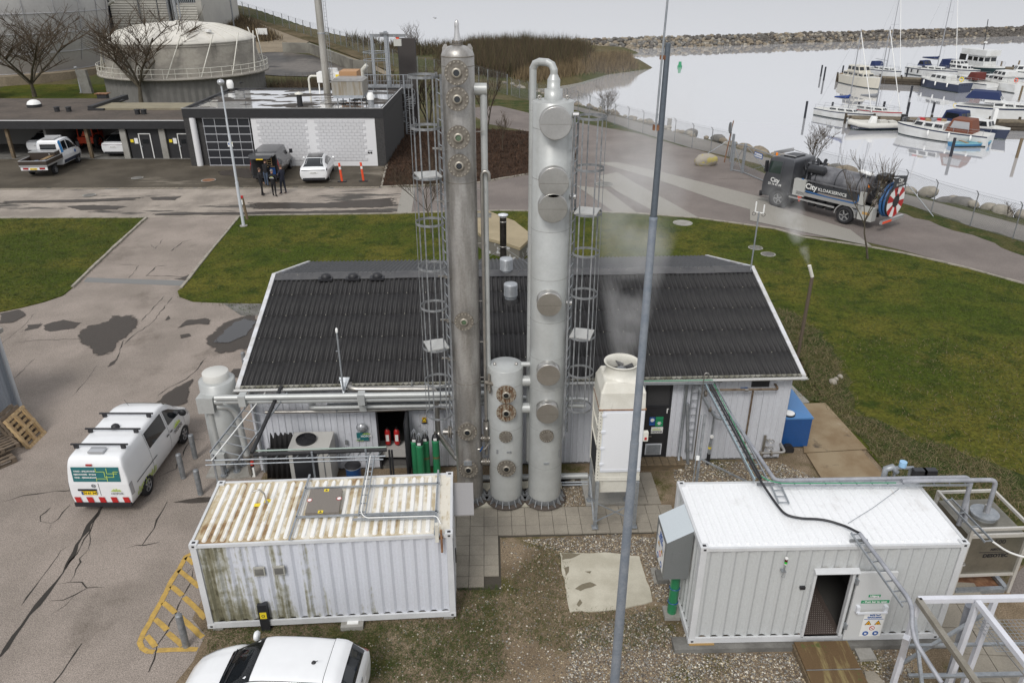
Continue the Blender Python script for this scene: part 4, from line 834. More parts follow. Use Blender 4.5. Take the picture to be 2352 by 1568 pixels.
# left side ribbed frame with dark lower louvre
b=MB()
for z in(zT-.03,zT-.65,zT-1.25):b.box(-TW-.03,-TD,z-.04,-TW,TD,z+.0)
for y in(-TD,TD-.06):b.box(-TW-.03,y,zbot,-TW,y+.06,zT)
b.mk('side_frame',CRM,ct)
MB().box(-TW-.012,-TD+.08,zbot+.05,-TW+.01,TD-.08,zT-1.35).mk('air_inlet',bK,ct)
bt=MB()
for i in range(22):z=zbot+.1+i*.105;bt.cyl((-TW-.045,-TD+.03,z),.011,.03,6,'x').cyl((-TW+.03,-TD-.015,z),.011,.02,6,'y')
bt.mk('rivets',bK,ct,kind='stuff')
b=MB();b.add([(-TW*1.03,-TD*1.03,zT-.02),(TW*1.03,-TD*1.03,zT-.02),(TW*1.03,TD*1.03,zT-.02),(-TW*1.03,TD*1.03,zT-.02),(-TW,-TD,zT+.45),(TW,-TD,zT+.45),(TW,TD,zT+.45),(-TW,TD,zT+.45),(-TW*.80,-TD*.80,zT+.74),(TW*.80,-TD*.80,zT+.74),(TW*.80,TD*.80,zT+.74),(-TW*.80,TD*.80,zT+.74)],
                [(0,1,5,4),(1,2,6,5),(2,3,7,6),(3,0,4,7),(4,5,9,8),(5,6,10,9),(6,7,11,10),(7,4,8,11),(8,9,10,11)])
hd=b.mk('hood',CRM,ct);bevel(hd,.05,3)
MB().box(-TW*1.05,-TD*1.05,zT-.05,TW*1.05,TD*1.05,zT-.015).mk('rim_seal',RUST,ct)
MB().lT([(.50,zT+.72),(.46,zT+.75),(.425,zT+.82),(.41,zT+1.),(.43,zT+1.06),(.47,zT+1.08),(.475,zT+1.10),(.45,zT+1.11),(.41,zT+1.06),(.39,zT+.95),(.39,zT+.7)],40).mk('fan_cowl',CRM,ct)
MB().disc((0,0,zT+.74),.39,24).mk('fan_well',bK,ct);fn=MB().cyl((0,0,zT+.80),.12,.1,14).mk('fan_hub',gZ_,ct)
for i in range(5):
    a=i*2*PI/5+.3;bl=MB().add([(.09,-.05,0),(.36,-.11,-.03),(.37,.11,.06),(.09,.05,.03)],[(0,1,2,3)]).mk('fan_blade',bK,ct);bl.location=(0,0,zT+.86);bl.rotation_euler=(0,0,a);sm=bl.modifiers.new('s','SOLIDIFY');sm.thickness=.02
MB().lT([(TW*1.33,zbot+.12),(TW*1.33,zbot+.06),(TW*1.24,zbot-.45),(TW*.5,zbot-.62),(.001,zbot-.64)],4,(0,0,0),'z',None,False,PI/4,PI/4+2*PI).mk('sump',CRM,ct)
MB().box(-TW*1.02,-TD*1.02,zbot+.0,TW*1.02,TD*1.02,zbot+.12).mk('sump_lip',CRM,ct)
for sx in(-1,1):
    for sy in(-1,1):MB().box(sx*.56-.045,sy*.62-.045,.1,sx*.56+.045,sy*.62+.045,zbot-.02).box(sx*.56-.09,sy*.62-.09,.1,sx*.56+.09,sy*.62+.09,.13).mk('leg',gV,ct)
for a,b_ in(((-.56,-.66),(.56,-.66)),((-.60,.62),(-.60,-.62))):
    MB().bar((a[0],a[1],.35),(b_[0],b_[1],1.),.05,.012).bar((b_[0],b_[1],.35),(a[0],a[1],1.),.05,.012).mk('brace',gV,ct)
MB().box(TW+.01,-TD+.0,3.,TW+.15,-TD+.12,3.28).mk('switch_box',CREAM,ct);MB().box(TW+.05,-TD-.012,3.05,TW+.11,-TD,3.13).mk('switch_knob',RED,ct)
# ---- small clad scrubber tank at the far left of the building
tk=thg('clad_tank','short pale tank with a round lid at the left corner of the building','tank',(-9.,20.35,0))
zt=3.30;MB().lT([(.42,.55),(.50,.9),(.53,1.),(.53,zt),(.49,zt+.02),(.38,zt+.05)],40).mk('shell',CLAD,tk)
MB().lT([(.385,zt+.03),(.385,zt+.26),(.37,zt+.275),(.001,zt+.29)],36).mk('lid',mat('off_white_lid',(.58,.575,.54),.5,var=.03),tk)
for a in(-2.2,-.9,.4,1.8):MB().tB([(.3*cos(a),.3*sin(a),.06),(.3*cos(a),.3*sin(a),.6)],.05,10).cyl((.3*cos(a),.3*sin(a),.06),.11,.04,12).mk('leg',gV,tk)
jb=pq(0,2,1790,580,19.7)-V3((-8.90,20.35,0));MB().box(jb.x-.25,jb.y-.05,jb.z-.26,jb.x+.24,jb.y+.45,jb.z+.26).mk('junction_box',CLAD,tk)
MB().tB([(jb.x+.02,jb.y+.15,jb.z-.2),(jb.x+.05,jb.y+.15,.95)],.105,12).mk('drop_pipe',CLAD,tk)
MB().box(jb.x-.16,jb.y-.05,.62,jb.x+.26,jb.y+.38,1.02).mk('valve_box',CLAD,tk);MB().tB([(jb.x,jb.y-.08,.9),(jb.x-.06,jb.y-.1,1.05)],.025,6).mk('valve_handle',bK,tk)
MB().tB([(jb.x+.05,jb.y+.15,.07),(jb.x+.05,jb.y+.15,.65)],.055,10).cyl((jb.x+.05,jb.y+.15,.07),.10,.06,12).mk('foot_pipe',gV,tk)
MB().tB(rounded([(.1,-.5,jb.z-.12),(.45,-.48,jb.z-.12),(.62,-.45,jb.z-.4),(.70,-.45,.85)],.15),.10,12).mk('return_pipe',CLAD,tk)
MB().tB([(.70,-.45,.9),(.72,-.45,.1)],.06,10).cyl((.7,-.45,.7),.13,.04,12).cyl((.7,-.45,.8),.13,.04,12).mk('valve_spool',FLANGE,tk)
MB().tB([(.45,.1,zt-.45),(1.,.1,zt-.45)],.07,12).cyl((.55,.1,zt-.45),.13,.05,14,'x').cyl((.65,.1,zt-.45),.13,.05,14,'x').mk('top_nozzle',FLANGE,tk)
a=jb+V3((.2,.1,.12))+V3((-8.90,20.35,0));bq=wq(1,2,-300,534,.76)
for k_,dz in enumerate((.08,-.08)):tag(MB().tB([a+V3((0,0,dz)),V3((bq.x+.3,bq.y,bq.z+dz*.9))],.085,12).mk('insulated_pipe',CLAD),('upper' if dz>0 else 'lower')+' clad pipe leaving the square box on the small tank','pipe')
# CONTAINERS
def plane_uz(o,yaw,px,py,off=0.):
    """where a sight line meets an upright plane through o at angle yaw: distance along it and height"""
    e=V3((cos(yaw),sin(yaw),0));n=V3((-e.y,e.x,0));r=V3(_ray(px,py));c=V3((0,0,CAM_H))
    t=(V3(o)-n*off-c).dot(n)/r.dot(n);p=c+r*t;return(p-V3(o)).dot(e),p.z
def trap(n,per,h,x0):
    out=[]
    for i in range(n):a=x0+i*per;out+=[(a,0),(a+per*.28,0),(a+per*.5,h),(a+per*.78,h)]
    out.append((x0+n*per,0));return out
def moss_mat(name,base,streak,sx,thr0,thr1,left=0.,bottom=0.,L_=6.,H_=2.6,extra=None):
    """painted steel with algae running down it; heavier towards one end / the foot"""
    m=mat(name,base,.5,var=.05,fI=20);nt=m.node_tree;b=nt.nodes['Principled BSDF'];cur=b.inputs['Base Color'].links[0].from_socket
    tc=node(nt,'ShaderNodeTexCoord');se=node(nt,'ShaderNodeSeparateXYZ');nt.links.new(tc.outputs['Object'],se.inputs[0])
    def mth(op,a,b_=None,c=None):
        n=node(nt,'ShaderNodeMath',operation=op)
        for i,v in enumerate((a,b_,c)):
            if v is None:continue
            if isinstance(v,(int,float)):n.inputs[i].default_value=v
            else:nt.links.new(v,n.inputs[i])
        return n.outputs[0]
    def nz(sc,st,det=6):
        mp=node(nt,'ShaderNodeMapping');mp.inputs['Scale'].default_value=st;nt.links.new(tc.outputs['Object'],mp.inputs[0]);n=node(nt,'ShaderNodeTexNoise');n.inputs['Scale'].default_value=sc;n.inputs['Detail'].default_value=det;n.inputs['Roughness'].default_value=.65
        nt.links.new(mp.outputs[0],n.inputs['Vector']);return n.outputs['Fac']
    f=mth('MULTIPLY',nz(1.,sx,8),.72);f=mth('ADD',f,mth('MULTIPLY',nz(5.,(1,1,1)),.28))
    if left:f=mth('ADD',f,mth('MULTIPLY',mth('SUBTRACT',1.,mth('DIVIDE',se.outputs['X'],L_*.62)),left))
    if bottom:f=mth('ADD',f,mth('MULTIPLY',mth('POWER',mth('SUBTRACT',1.,mth('DIVIDE',mth('MAXIMUM',se.outputs['Z'],0.),H_)),3.),bottom))
    for(col,t0,t1)in streak:
        r=node(nt,'ShaderNodeMapRange',interpolation_type='SMOOTHSTEP');r.inputs['From Min'].default_value=t0;r.inputs['From Max'].default_value=t1;nt.links.new(f,r.inputs['Value'])
        mx_=node(nt,'ShaderNodeMixRGB');nt.links.new(r.outputs[0],mx_.inputs['Fac']);nt.links.new(cur,mx_.inputs[1]);mx_.inputs[2].default_value=(*col,1);cur=mx_.outputs[0]
    nt.links.new(cur,b.inputs['Base Color']);return m
def cntr(name,lab,o,yaw,W_,H_,wall,roofm,frame,nfront=20,doorgap=None,sx=1.):
    L_=6.058;t=thg(name,lab,'container',o,yaw);t.scale=(sx,1,1)
    cp=.15;h=.048;per=(L_-2*cp)/nfront
    pf=trap(nfront,per,h,cp);z0,z1=.16,H_-.10
    def wallf(y,sgn,nm,gap=None):
        b=MB();pts=pf;m=len(pts);y0=y+sgn*.045
        spans=[(0,m-1)]
        V=[(x,y0+sgn*d,z0)for x,d in pts]+[(x,y0+sgn*d,z1)for x,d in pts]
        Fc=[]
        if gap:
            for i in range(m-1):
                xm=(pts[i][0]+pts[i+1][0])/2
                if gap[0]<xm<gap[1]:continue
                Fc.append((i,i+1,m+i+1,m+i))
            b.add(V,Fc)
            V2=[(x,y0+sgn*d,gap[2])for x,d in pts]+[(x,y0+sgn*d,z1)for x,d in pts]
            b.add(V2,[(i,i+1,m+i+1,m+i)for i in range(m-1)if gap[0]<(pts[i][0]+pts[i+1][0])/2<gap[1]])
        else:b.add(V,[(i,i+1,m+i+1,m+i)for i in range(m-1)])
        return b.mk(nm,wall,t)
    wallf(0,1,'front_wall',doorgap);wallf(W_,-1,'rear_wall')
    for x,sgn,nm in((0,1,'end_wall'),(L_,-1,'end_wall')):
        pts=trap(9,(W_-2*cp)/9,h,cp);m=len(pts);b=MB();b.add([(x+sgn*(.045+d),y,z0)for y,d in pts]+[(x+sgn*(.045+d),y,z1)for y,d in pts],[(i,i+1,m+i+1,m+i)for i in range(m-1)]);b.mk(nm,wall,t)
    # roof with stadium-shaped pressed ribs
    b=MB();zr=H_-.055;b.box(.055,.05,zr-.02,L_-.055,W_-.05,zr)
    nr=27;pr=(L_-2*cp-.16)/nr;ribm=roofm if isinstance(roofm,(list,tuple))else[roofm,roofm]
    for i in range(nr):
        x=cp+.08+i*pr;w_=pr*.56;y0,y1=.13,W_-.13
        P=[(x,y0+w_/2)]+[(x+w_/2-w_/2*cos(a),y0+w_/2-w_/2*sin(a))for a in(PI/4,PI/2,3*PI/4)]+[(x+w_,y0+w_/2),(x+w_,y1-w_/2)]+[(x+w_/2+w_/2*cos(a),y1-w_/2+w_/2*sin(a))for a in(PI/4,PI/2,3*PI/4)]+[(x,y1-w_/2)]
        n=len(P);cx_=x+w_/2;Q=[(cx_+(px-cx_)*.62,py+(.012 if py<W_/2 else-.012))for px,py in P]
        b.add([(px,py,zr)for px,py in P]+[(px,py,zr+.034)for px,py in Q],[tuple(range(n,2*n))]+[(j,(j+1)%n,n+(j+1)%n,n+j)for j in range(n)],1)
    b.mk('roof',ribm,t)
    b=MB()
    for y in(0,W_-.06):b.box(cp,y,H_-.11,L_-cp,y+.06,H_-.03);b.box(cp,y,.0,L_-cp,y+.05,.16)
    for x in(0,L_-.06):b.box(x,.15,H_-.13,x+.06,W_-.15,H_-.02);b.box(x,.15,0,x+.06,W_-.15,.16)
    for x in(0,L_-.15):
        for y in(0,W_-.15):b.box(x+.004,y+.004,.118,x+.146,y+.146,H_-.118)
    b.mk('frame',frame,t)
    cm=MB()
    cm.box(-.005,-.005,0,.178,.162,.118,0);cm.box(.05,.045,.118,.13,.115,.1195,1);cm.box(.06,-.008,.035,.12,-.004,.085,1)
    me=cm.mesh('corner_casting',[frame,bK])
    for x in(0,L_-.173):
        for y in(0,W_-.157):
            for z in(0,H_-.118):
                c=link('corner_casting',me,t,(x,y,z))
                if y>1:c.scale=(1,-1,1);c.location=(x,W_,z)
    return t
# ---- the mossy container at the left
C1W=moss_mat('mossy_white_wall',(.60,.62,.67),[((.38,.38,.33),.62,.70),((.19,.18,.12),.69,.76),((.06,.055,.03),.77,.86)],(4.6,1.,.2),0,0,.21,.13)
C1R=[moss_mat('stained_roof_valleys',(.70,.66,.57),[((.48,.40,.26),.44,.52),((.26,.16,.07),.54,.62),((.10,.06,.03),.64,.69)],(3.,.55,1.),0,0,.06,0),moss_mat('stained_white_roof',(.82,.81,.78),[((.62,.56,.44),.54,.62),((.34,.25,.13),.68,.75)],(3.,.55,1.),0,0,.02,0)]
A=G(432.7,1251.3,2.72);B=G(1039.1,1224.9,2.72);y1=math.atan2(B.y-A.y,B.x-A.x);o1=V3((A.x,A.y,.13))
c1=cntr('mossy_container','old white shipping container streaked with moss in front of the left wall',o1,y1,2.438,2.591,C1W,C1R,CONTW,20,sx=(B-A).length/6.058)
def c1p(c_,r_,X,Y,z):p=gq(c_,r_,X,Y,z)-o1;e=V3((cos(y1),sin(y1),0));n=V3((-e.y,e.x,0));return V3((p.dot(e),p.dot(n),z-o1.z))
# trays and hatch on its roof
ZR=o1.z+2.62
def roofbar(nm,a,b_,w_=.045,h=.04,m=gV):return MB().bar(a+V3((0,0,.03)),b_+V3((0,0,.03)),w_,h).mk(nm,m,c1)
r1p=lambda X,Y:c1p(1,2,X,Y,ZR);r3p=lambda X,Y:c1p(1,3,X,Y,ZR)
roofbar('strut_rail',r1p(520,1180),r3p(345,345));roofbar('strut_rail',r1p(1628,1140),r3p(1600,300));roofbar('strut_rail',r1p(475,1297),r1p(1645,1252));roofbar('strut_rail',r1p(400,1543),r1p(1632,1493));roofbar('strut_rail',r3p(890,173),r3p(1590,145))
ht=[r1p(530,1315),r1p(803,1310),r1p(770,1512),r1p(482,1520)]
hm_=mat('diamond_plate',(.20,.18,.16),.6,.35,c2_=(.27,.24,.21),sc=40,lo=.45,hi=.55,var=.15,fI=90)
hp=MB().add([(p.x,p.y,2.60)for p in ht]+[(p.x,p.y,2.70)for p in ht],[(3,2,1,0),(4,5,6,7),(0,1,5,4),(1,2,6,5),(2,3,7,6),(3,0,4,7)]).mk('roof_hatch',hm_,c1)
hc=sum(ht,V3())/4
for dx,dy,m_,rnd in((0,.40,YELLOW,0),(-.02,-.44,YELLOW,0),(-.36,.03,rF,1),(.36,.05,rF,1)):
    b=MB()
    if rnd:b.cyl((hc.x+dx,hc.y+dy,2.70),.065,.004,16,mi=0).cyl((hc.x+dx,hc.y+dy,2.704),.05,.002,14,mi=1)
    else:b.box(hc.x+dx-.06,hc.y+dy-.05,2.70,hc.x+dx+.06,hc.y+dy+.05,2.704,0).add([(hc.x+dx-.04,hc.y+dy-.03,2.706),(hc.x+dx+.04,hc.y+dy-.03,2.706),(hc.x+dx,hc.y+dy+.035,2.706)],[(0,1,2)],1)
    b.mk('hatch_sticker',[RED if rnd else YELLOW,rF if rnd else bK],hp)
for X,Y in((2200,1415),(2290,1380)):p=c1p(0,2,X,Y,ZR);MB().box(p.x-.07,p.y-.06,2.565,p.x+.08,p.y+.06,2.568+.004).mk('roof_sticker',YELLOW,c1)
p=c1p(0,2,2285,1400,ZR);MB().tB([(p.x,p.y,2.55),(p.x-.02,p.y,2.85),(p.x-.12,p.y-.0,2.98),(p.x-.30,p.y,2.94)],.02,8).cyl((p.x,p.y,2.55),.035,.08,8).mk('vent_pipe',sT,c1)
# vents on the front wall, notice, cable box on the right
for X,Y in((85,610),(255,600)):
    u,z=plane_uz(o1,y1,*q(1,3,X,Y));z-=o1.z
    MB().box(u-.13,-.02,z-.12,u+.13,.04,z+.12,0).box(u-.10,-.026,z-.09,u+.10,-.02,z+.09,1).mk('wall_vent',[mat('aged_vent_frame',(.35,.34,.30),.7,var=.2),CONCD],c1)
MB().box(6.05,.5,.3,6.075,2.1,2.35).mk('end_door',CONTW,c1);MB().box(6.075,.9,.9,6.10,1.,1.3).mk('door_lock',bK,c1)
u,z=plane_uz(o1,y1,*q(1,3,1610,250));z-=o1.z
MB().box(5.66,-.12,2.45,5.74,-.02,2.95).mk('panel_antenna',CREAM,c1);MB().tB([(5.80,-.05,2.1),(5.80,-.05,2.75)],.03,6).bar((5.72,-.05,2.5),(5.84,-.02,2.5),.03).mk('antenna_mount',RUST,c1)
bs=MB()
for x in(.08,5.75):bs.box(x,.05,-.13,x+.25,.35,0).box(x,2.1,-.13,x+.25,2.4,0)
bs.mk('bearer',CONC,c1)
sd_=MB().add([(0,-.55,0),(.52,-.55,-.0),(.52,.62,.10),(0,.62,.12),(0,-.55,.03),(.52,-.55,.03),(.52,.62,.13),(0,.62,.15)],[(3,2,1,0),(4,5,6,7),(0,1,5,4),(1,2,6,5),(2,3,7,6),(3,0,4,7)]).mk('door_canopy',mat('flat_grey_sheet',(.34,.33,.33),.5,.2,var=.05),c1);sd_.location=(6.06,1.6,2.25)
# ladder tray across its roof, coming from the wall bridge
cab=pq(1,2,1040,1000,17.7)
def wpt(c_,r_,X,Y,z):return gq(c_,r_,X,Y,z)
ltray('cable_ladder','narrow cable ladder laid over the roof of the mossy container',wpt(1,2,1040,1010,2.86),wpt(1,2,955,1520,2.82),.16,.32)
ltray('cable_ladder','short cable ladder along the front edge of the mossy roof',wpt(1,3,970,148,2.82),wpt(1,3,1585,130,2.82),.12,.42)
tag(MB().tB(rounded([wpt(1,2,1030,1010,2.9),wpt(1,2,950,1500,2.88),wpt(1,3,990,150,2.88),wpt(1,3,1600,132,2.88),wpt(1,3,1630,200,2.75)],.1),.013,6).mk('cable',rF),'white cable lying in the trays on the mossy roof','cable')
# ---- the clean white container at the right
A=G(1610.9,1258,3.05);B=G(2227.8,1247.5,3.05);y2=math.atan2(B.y-A.y,B.x-A.x);o2=V3((A.x,A.y,.155))
def c2uz(c_,r_,X,Y,off=0):u,z=plane_uz(o2,y2,*q(c_,r_,X,Y),off);return u/((B-A).length/6.058),z-o2.z
ua,za=c2uz(3,3,583,605);ub,zb=c2uz(3,3,892,605);ua2,za2=c2uz(3,3,475,1150)
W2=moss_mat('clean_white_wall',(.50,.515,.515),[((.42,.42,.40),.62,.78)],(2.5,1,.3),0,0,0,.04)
c2=cntr('white_container','clean white shipping container with an open side door, right of centre',o2,y2,2.438,2.896,W2,CONTR,CONTW,20,(ua,ub,za),sx=(B-A).length/6.058)
MB().box(ua-.06,-.01,.12,ua,.1,za+.0).box(ub,-.01,.12,ub+.06,.1,za).box(ua-.06,-.01,.10,ub+.06,.1,.16).mk('door_frame',CONTW,c2)
MB().add([(ua-.08,-.10,za-.01),(ub+.12,-.10,za-.01),(ub+.12,.04,za+.05),(ua-.08,.04,za+.05),(ua-.08,-.10,za-.02),(ub+.12,-.10,za-.02)],[(0,1,2,3),(0,4,5,1)]).mk('drip_rail',CONTW,c2)
# inside: studded floor and dark walls
nf=MB().box(ua-.1,.05,.15,ub+.1,2.3,.17)
st=MB();k=0
for i in range(26):
    for j in range(30):
        x=ua+.02+i*.052+(j%2)*.026;y=.09+j*.06
        if x<ub-.02:st.add([(x-.012,y,.17),(x+.012,y,.17),(x,y-.018,.17),(x,y+.018,.17),(x,y,.178)],[(0,2,4),(2,1,4),(1,3,4),(3,0,4)])
nf.mk('floor_plate',mat('brown_chequer_plate',(.17,.135,.12),.38,.5,var=.2),c2);st.mk('floor_studs',mat('stud_metal',(.55,.50,.47),.35,.7,var=.1),c2,kind='stuff')
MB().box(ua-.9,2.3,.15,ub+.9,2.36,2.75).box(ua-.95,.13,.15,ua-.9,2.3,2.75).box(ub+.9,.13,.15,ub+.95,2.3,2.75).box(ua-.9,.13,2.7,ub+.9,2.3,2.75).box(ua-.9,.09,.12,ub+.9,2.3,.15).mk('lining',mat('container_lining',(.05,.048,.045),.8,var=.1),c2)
# door leaf, swung flat against the wall
u0,z0=c2uz(3,3,925,615,.06);u1,_=c2uz(3,3,1245,612,.06);ub_,zb_=c2uz(3,3,1100,1172,.06)
dw=ub-ua+.06
leaf=MB().box(ub+.10,-.075,.10,ub+.10+dw,-.015,za+.0).mk('door',mat('door_white',(.56,.57,.57),.45,var=.03),c2)
bevel(leaf,.008)
MB().box(ub+.06,-.10,.45,ub+.12,-.0,.60).box(ub+.06,-.10,za-.35,ub+.12,.0,za-.2).mk('hinge',gV,leaf)
bx0=ub+.10
bz=c2uz(3,3,1030,935,.1)[1]
MB().box(bx0+.10,-.16,bz-.05,bx0+.18,-.075,bz+.13).box(bx0+dw-.14,-.16,bz-.05,bx0+dw-.06,-.075,bz+.13).box(bx0+.12,-.19,bz-.05,bx0+dw-.07,-.155,bz-.01).mk('push_bar',WHITE,leaf)
def leafsign(x0,z0,x1,z1,m,nm='door_sign'):return MB().box(x0,-.079,z0,x1,-.075,z1).mk(nm,m,leaf)
def lz(Y,X=1030):return c2uz(3,3,X,Y,.08)[1]
leafsign(bx0+.34,lz(828),bx0+.62,lz(808),GREENS);text('lettering','Udgang',.07,rF,leaf,(bx0+.48,-.082,(lz(828)+lz(808))/2),(PI/2,0,0),bold=.002)
leafsign(bx0+.20,lz(880),bx0+.86,lz(855),GREENS);text('lettering','Push bar to open',.075,rF,leaf,(bx0+.55,-.082,(lz(880)+lz(855))/2),(PI/2,0,0),bold=.002)
MB().add([(bx0+.23,-.082,(lz(880)+lz(855))/2),(bx0+.25,-.082,(lz(880)+lz(855))/2-.02),(bx0+.29,-.082,(lz(880)+lz(855))/2+.035),(bx0+.25,-.082,(lz(880)+lz(855))/2-.005)],[(0,1,2,3)]).mk('tick_mark',rF,leaf)
def bio_sign(parent,w_,h_,name='company_sign'):
    """sign in the xz plane, lower left corner at the origin, facing -y"""
    s=MB().box(0,-.004,0,w_,0,h_).mk(name,rF,parent);k=h_
    text('lettering','BIO',.21*k,BLUES,s,(w_*.52,-.008,k*.90),(PI/2,0,0),bold=.006*k);text('lettering','GASCLEAN',.085*k,BLUES,s,(w_*.5,-.008,k*.765),(PI/2,0,0),bold=.003)
    MB().box(w_*.04,-.008,k*.685,w_*.96,-.004,k*.70).mk('rule',BLUES,s)
    OY=mat('amber_sign',(.85,.42,.01),.5,var=0)
    for cx_ in(.28,.74):
        b=MB();z=k*.47;r_=k*.09;b.add([(w_*cx_-r_*1.15,-.008,z),(w_*cx_+r_*1.15,-.008,z),(w_*cx_,-.008,z+r_*2)],[(0,1,2)],0);b.add([(w_*cx_-r_*.9,-.011,z+r_*.15),(w_*cx_+r_*.9,-.011,z+r_*.15),(w_*cx_,-.011,z+r_*1.72)],[(0,1,2)],1);b.add([(w_*cx_-r_*.25,-.014,z+r_*.3),(w_*cx_+r_*.25,-.014,z+r_*.3),(w_*cx_,-.014,z+r_*1.1)],[(0,1,2)],0);b.mk('warning_triangle',[bK,OY],s)
    MB().cyl((w_*.52,-.009,k*.33),k*.085,.004,20,'y',0).cyl((w_*.52,-.013,k*.33),k*.065,.004,20,'y',1).obox((w_*.52,-.016,k*.33),(k*.055,0,k*-.04),(0,.002,0),(k*.006,0,k*.008),0).mk('prohibition_mark',[RED,rF],s)
    for cx_ in(.27,.75):MB().cyl((w_*cx_,-.009,k*.12),k*.09,.004,20,'y',0).box(w_*cx_-k*.035,-.013,k*.09,w_*cx_+k*.035,-.009,k*.15,1).mk('duty_mark',[BLUES,rF],s)
    return s
zb0,zb1=lz(1160,960),lz(950,1010);bs_=bio_sign(leaf,.50,zb1-zb0);bs_.location=(bx0+.36,-.079,zb0)
u,z=c2uz(3,3,293,600,.1);lt=MB().tB([(u,-.1,z-.04),(u,-.1,z+.18)],.012,6).mk('beacon_stand',gV,c2)
for i,(m_,hz)in enumerate(((CREAM,.03),(mat('green_lens',(.03,.5,.06),.2,var=0),.055),(mat('dark_red_lens',(.09,.012,.012),.2,var=0),.07),(rF,.03))):
    MB().cyl((u,-.1,z+.18+[0,.03,.085,.155][i]),.035,hz,12).mk('beacon_lens',m_,lt)
MB().box(u-.05,-.11,z-.06,u+.05,-.0,z-.03).tB([(u,-.1,z-.06),(u-.03,-.08,z-.2),(u+.06,-.05,z-.26),(u+.08,-.02,z-.15)],.006,5).mk('beacon_bracket',gV,lt)
u,z=c2uz(3,3,452,752,.01);MB().box(u-.06,-.02,z-.035,u+.06,.04,z+.035).mk('door_magnet',bK,c2)
MB().box(-.35,-.16,-.155,6.3,.22,-.02).box(-.3,2.1,-.155,6.3,2.5,-.02).mk('foundation_beam',CONCD,c2);MB().box(.02,-.05,-.02,.62,.25,0).mk('packing_timber',mat('ochre_timber',(.35,.22,.08),.8,var=.2),c2)
# vent hood on the left end with its sign
GREYB=mat('grey_hood_paint',(.17,.18,.18),.5,var=.05);LGREY=mat('pale_hood_paint',(.52,.57,.60),.45,var=.04)
vh=MB();y0,y1_=.05,1.20;x0=-.60;zt,zl,zbm=2.84,2.50,1.42
y0,y1_=.62,1.62
vh.add([(-.0,y0,zt),(-.0,y1_,zt),(x0,y1_,zl),(x0,y0,zl)],[(0,1,2,3)],1)
vh.add([(-.0,y0,zt),(x0,y0,zl),(x0,y0,zbm),(-.0,y0,zbm)],[(0,1,2,3)],0);vh.add([(-.0,y1_,zt),(x0,y1_,zl),(x0,y1_,zbm),(-.0,y1_,zbm)],[(3,2,1,0)],0);vh.add([(x0,y0,zl),(x0,y1_,zl),(x0,y1_,zbm),(x0,y0,zbm)],[(0,1,2,3)],0)
vho=vh.mk('vent_hood',[GREYB,LGREY],c2);MB().box(x0+.15,y0-.008,zbm+.5,x0+.42,y0,zbm+.8).mk('hood_panel',GREYB,vho)
bs2=bio_sign(c2,.72,.88,'hood_sign');bs2.location=(x0-.006,y0+.10+.74,zbm+.08);bs2.rotation_euler=(0,0,-PI/2)
gc=thg('gas_cylinder','green gas cylinder strapped to the left end of the white container','gas cylinder',o2+V3((-.20,1.,-.1)))
MB().cyl((0,0,.1),.115,1.35,20).lT([(.115,1.45),(.10,1.53),(.05,1.6),(.03,1.63)],20).mk('body',GREEN,gc);MB().cyl((0,0,1.62),.03,.1,8).mk('valve',sT,gc);MB().torus((0,0,.45),.122,.012,20,6).torus((0,0,.9),.122,.012,20,6).mk('strap',BLUE,gc);MB().box(-.2,-.2,0,.18,.2,.1).mk('base',CONC,gc)
# ramp and slab in front of the door
R0,R1=gq(3,3,370,1190,.30),gq(3,3,835,1180,.30);R2,R3=gq(3,3,1060,1610,.05),gq(3,3,520,1620,.05)
rp=thg('door_ramp','stained brown board ramp up to the open container door','ramp')
RMT=mat('stained_ramp_board',(.13,.085,.045),.75,c2_=(.24,.19,.09),sc=1.4,lo=.5,hi=.66,sQ=(4,.6,1),var=.12,cO='pos',dI=((.10,.11,.04),3,.6,.7,None))
ra,rb_=R0+V3((.02,-.02,-.03)),R1+V3((-.02,-.02,-.03));L0=3.2;dr=(V3((R3.x,R3.y,0))-V3((R0.x,R0.y,0))).normalized()
for i in range(4):
    t0,t1=i*.78,i*.78+.77;zA=lambda t:.26-.065*t
    P=[ra+dr*t0,rb_+dr*t0,rb_+dr*t1,ra+dr*t1];Z=[zA(t0),zA(t0),zA(t1),zA(t1)]
    MB().add([(p.x,p.y,z-.04)for p,z in zip(P,Z)]+[(p.x,p.y,z)for p,z in zip(P,Z)],[(3,2,1,0),(4,5,6,7),(0,1,5,4),(1,2,6,5),(2,3,7,6),(3,0,4,7)]).mk('board',RMT,rp)
    MB().bar((P[0].x,P[0].y,Z[0]+.006),(P[1].x,P[1].y,Z[1]+.006),.02,.008).mk('batten',gZ_,rp)
MB().bar((ra.x,ra.y,.1),((ra+dr*3.1).x,(ra+dr*3.1).y,.03),.06,.15).bar((rb_.x,rb_.y,.1),((rb_+dr*3.1).x,(rb_+dr*3.1).y,.03),.06,.15).mk('stringer',WOOD,rp)
sH_('loose_slab',[gq(3,3,*p)for p in[(872,1250),(1008,1243),(1083,1372),(935,1378)]],.07,CONC,thick=.08,kind='thing');tag(bpy.data.objects['loose_slab'],'loose concrete slab on the gravel beside the ramp','slab')
sH_('pavement_slab',[gq(3,3,*p)for p in[(975,1470),(1060,1470),(1150,1568),(1400,1568),(1360,1440),(1330,1440),(1420,1600),(1010,1620)]],.04,PAVM,thick=.05)
pv2=sH_('pavement',[gq(3,3,*p)for p in[(1700,895),(1870,895),(2150,1250),(2190,1330),(2352,1568),(1880,1568),(1790,1330),(1680,1060)]],.006,MATS['paving_joint_soil'])
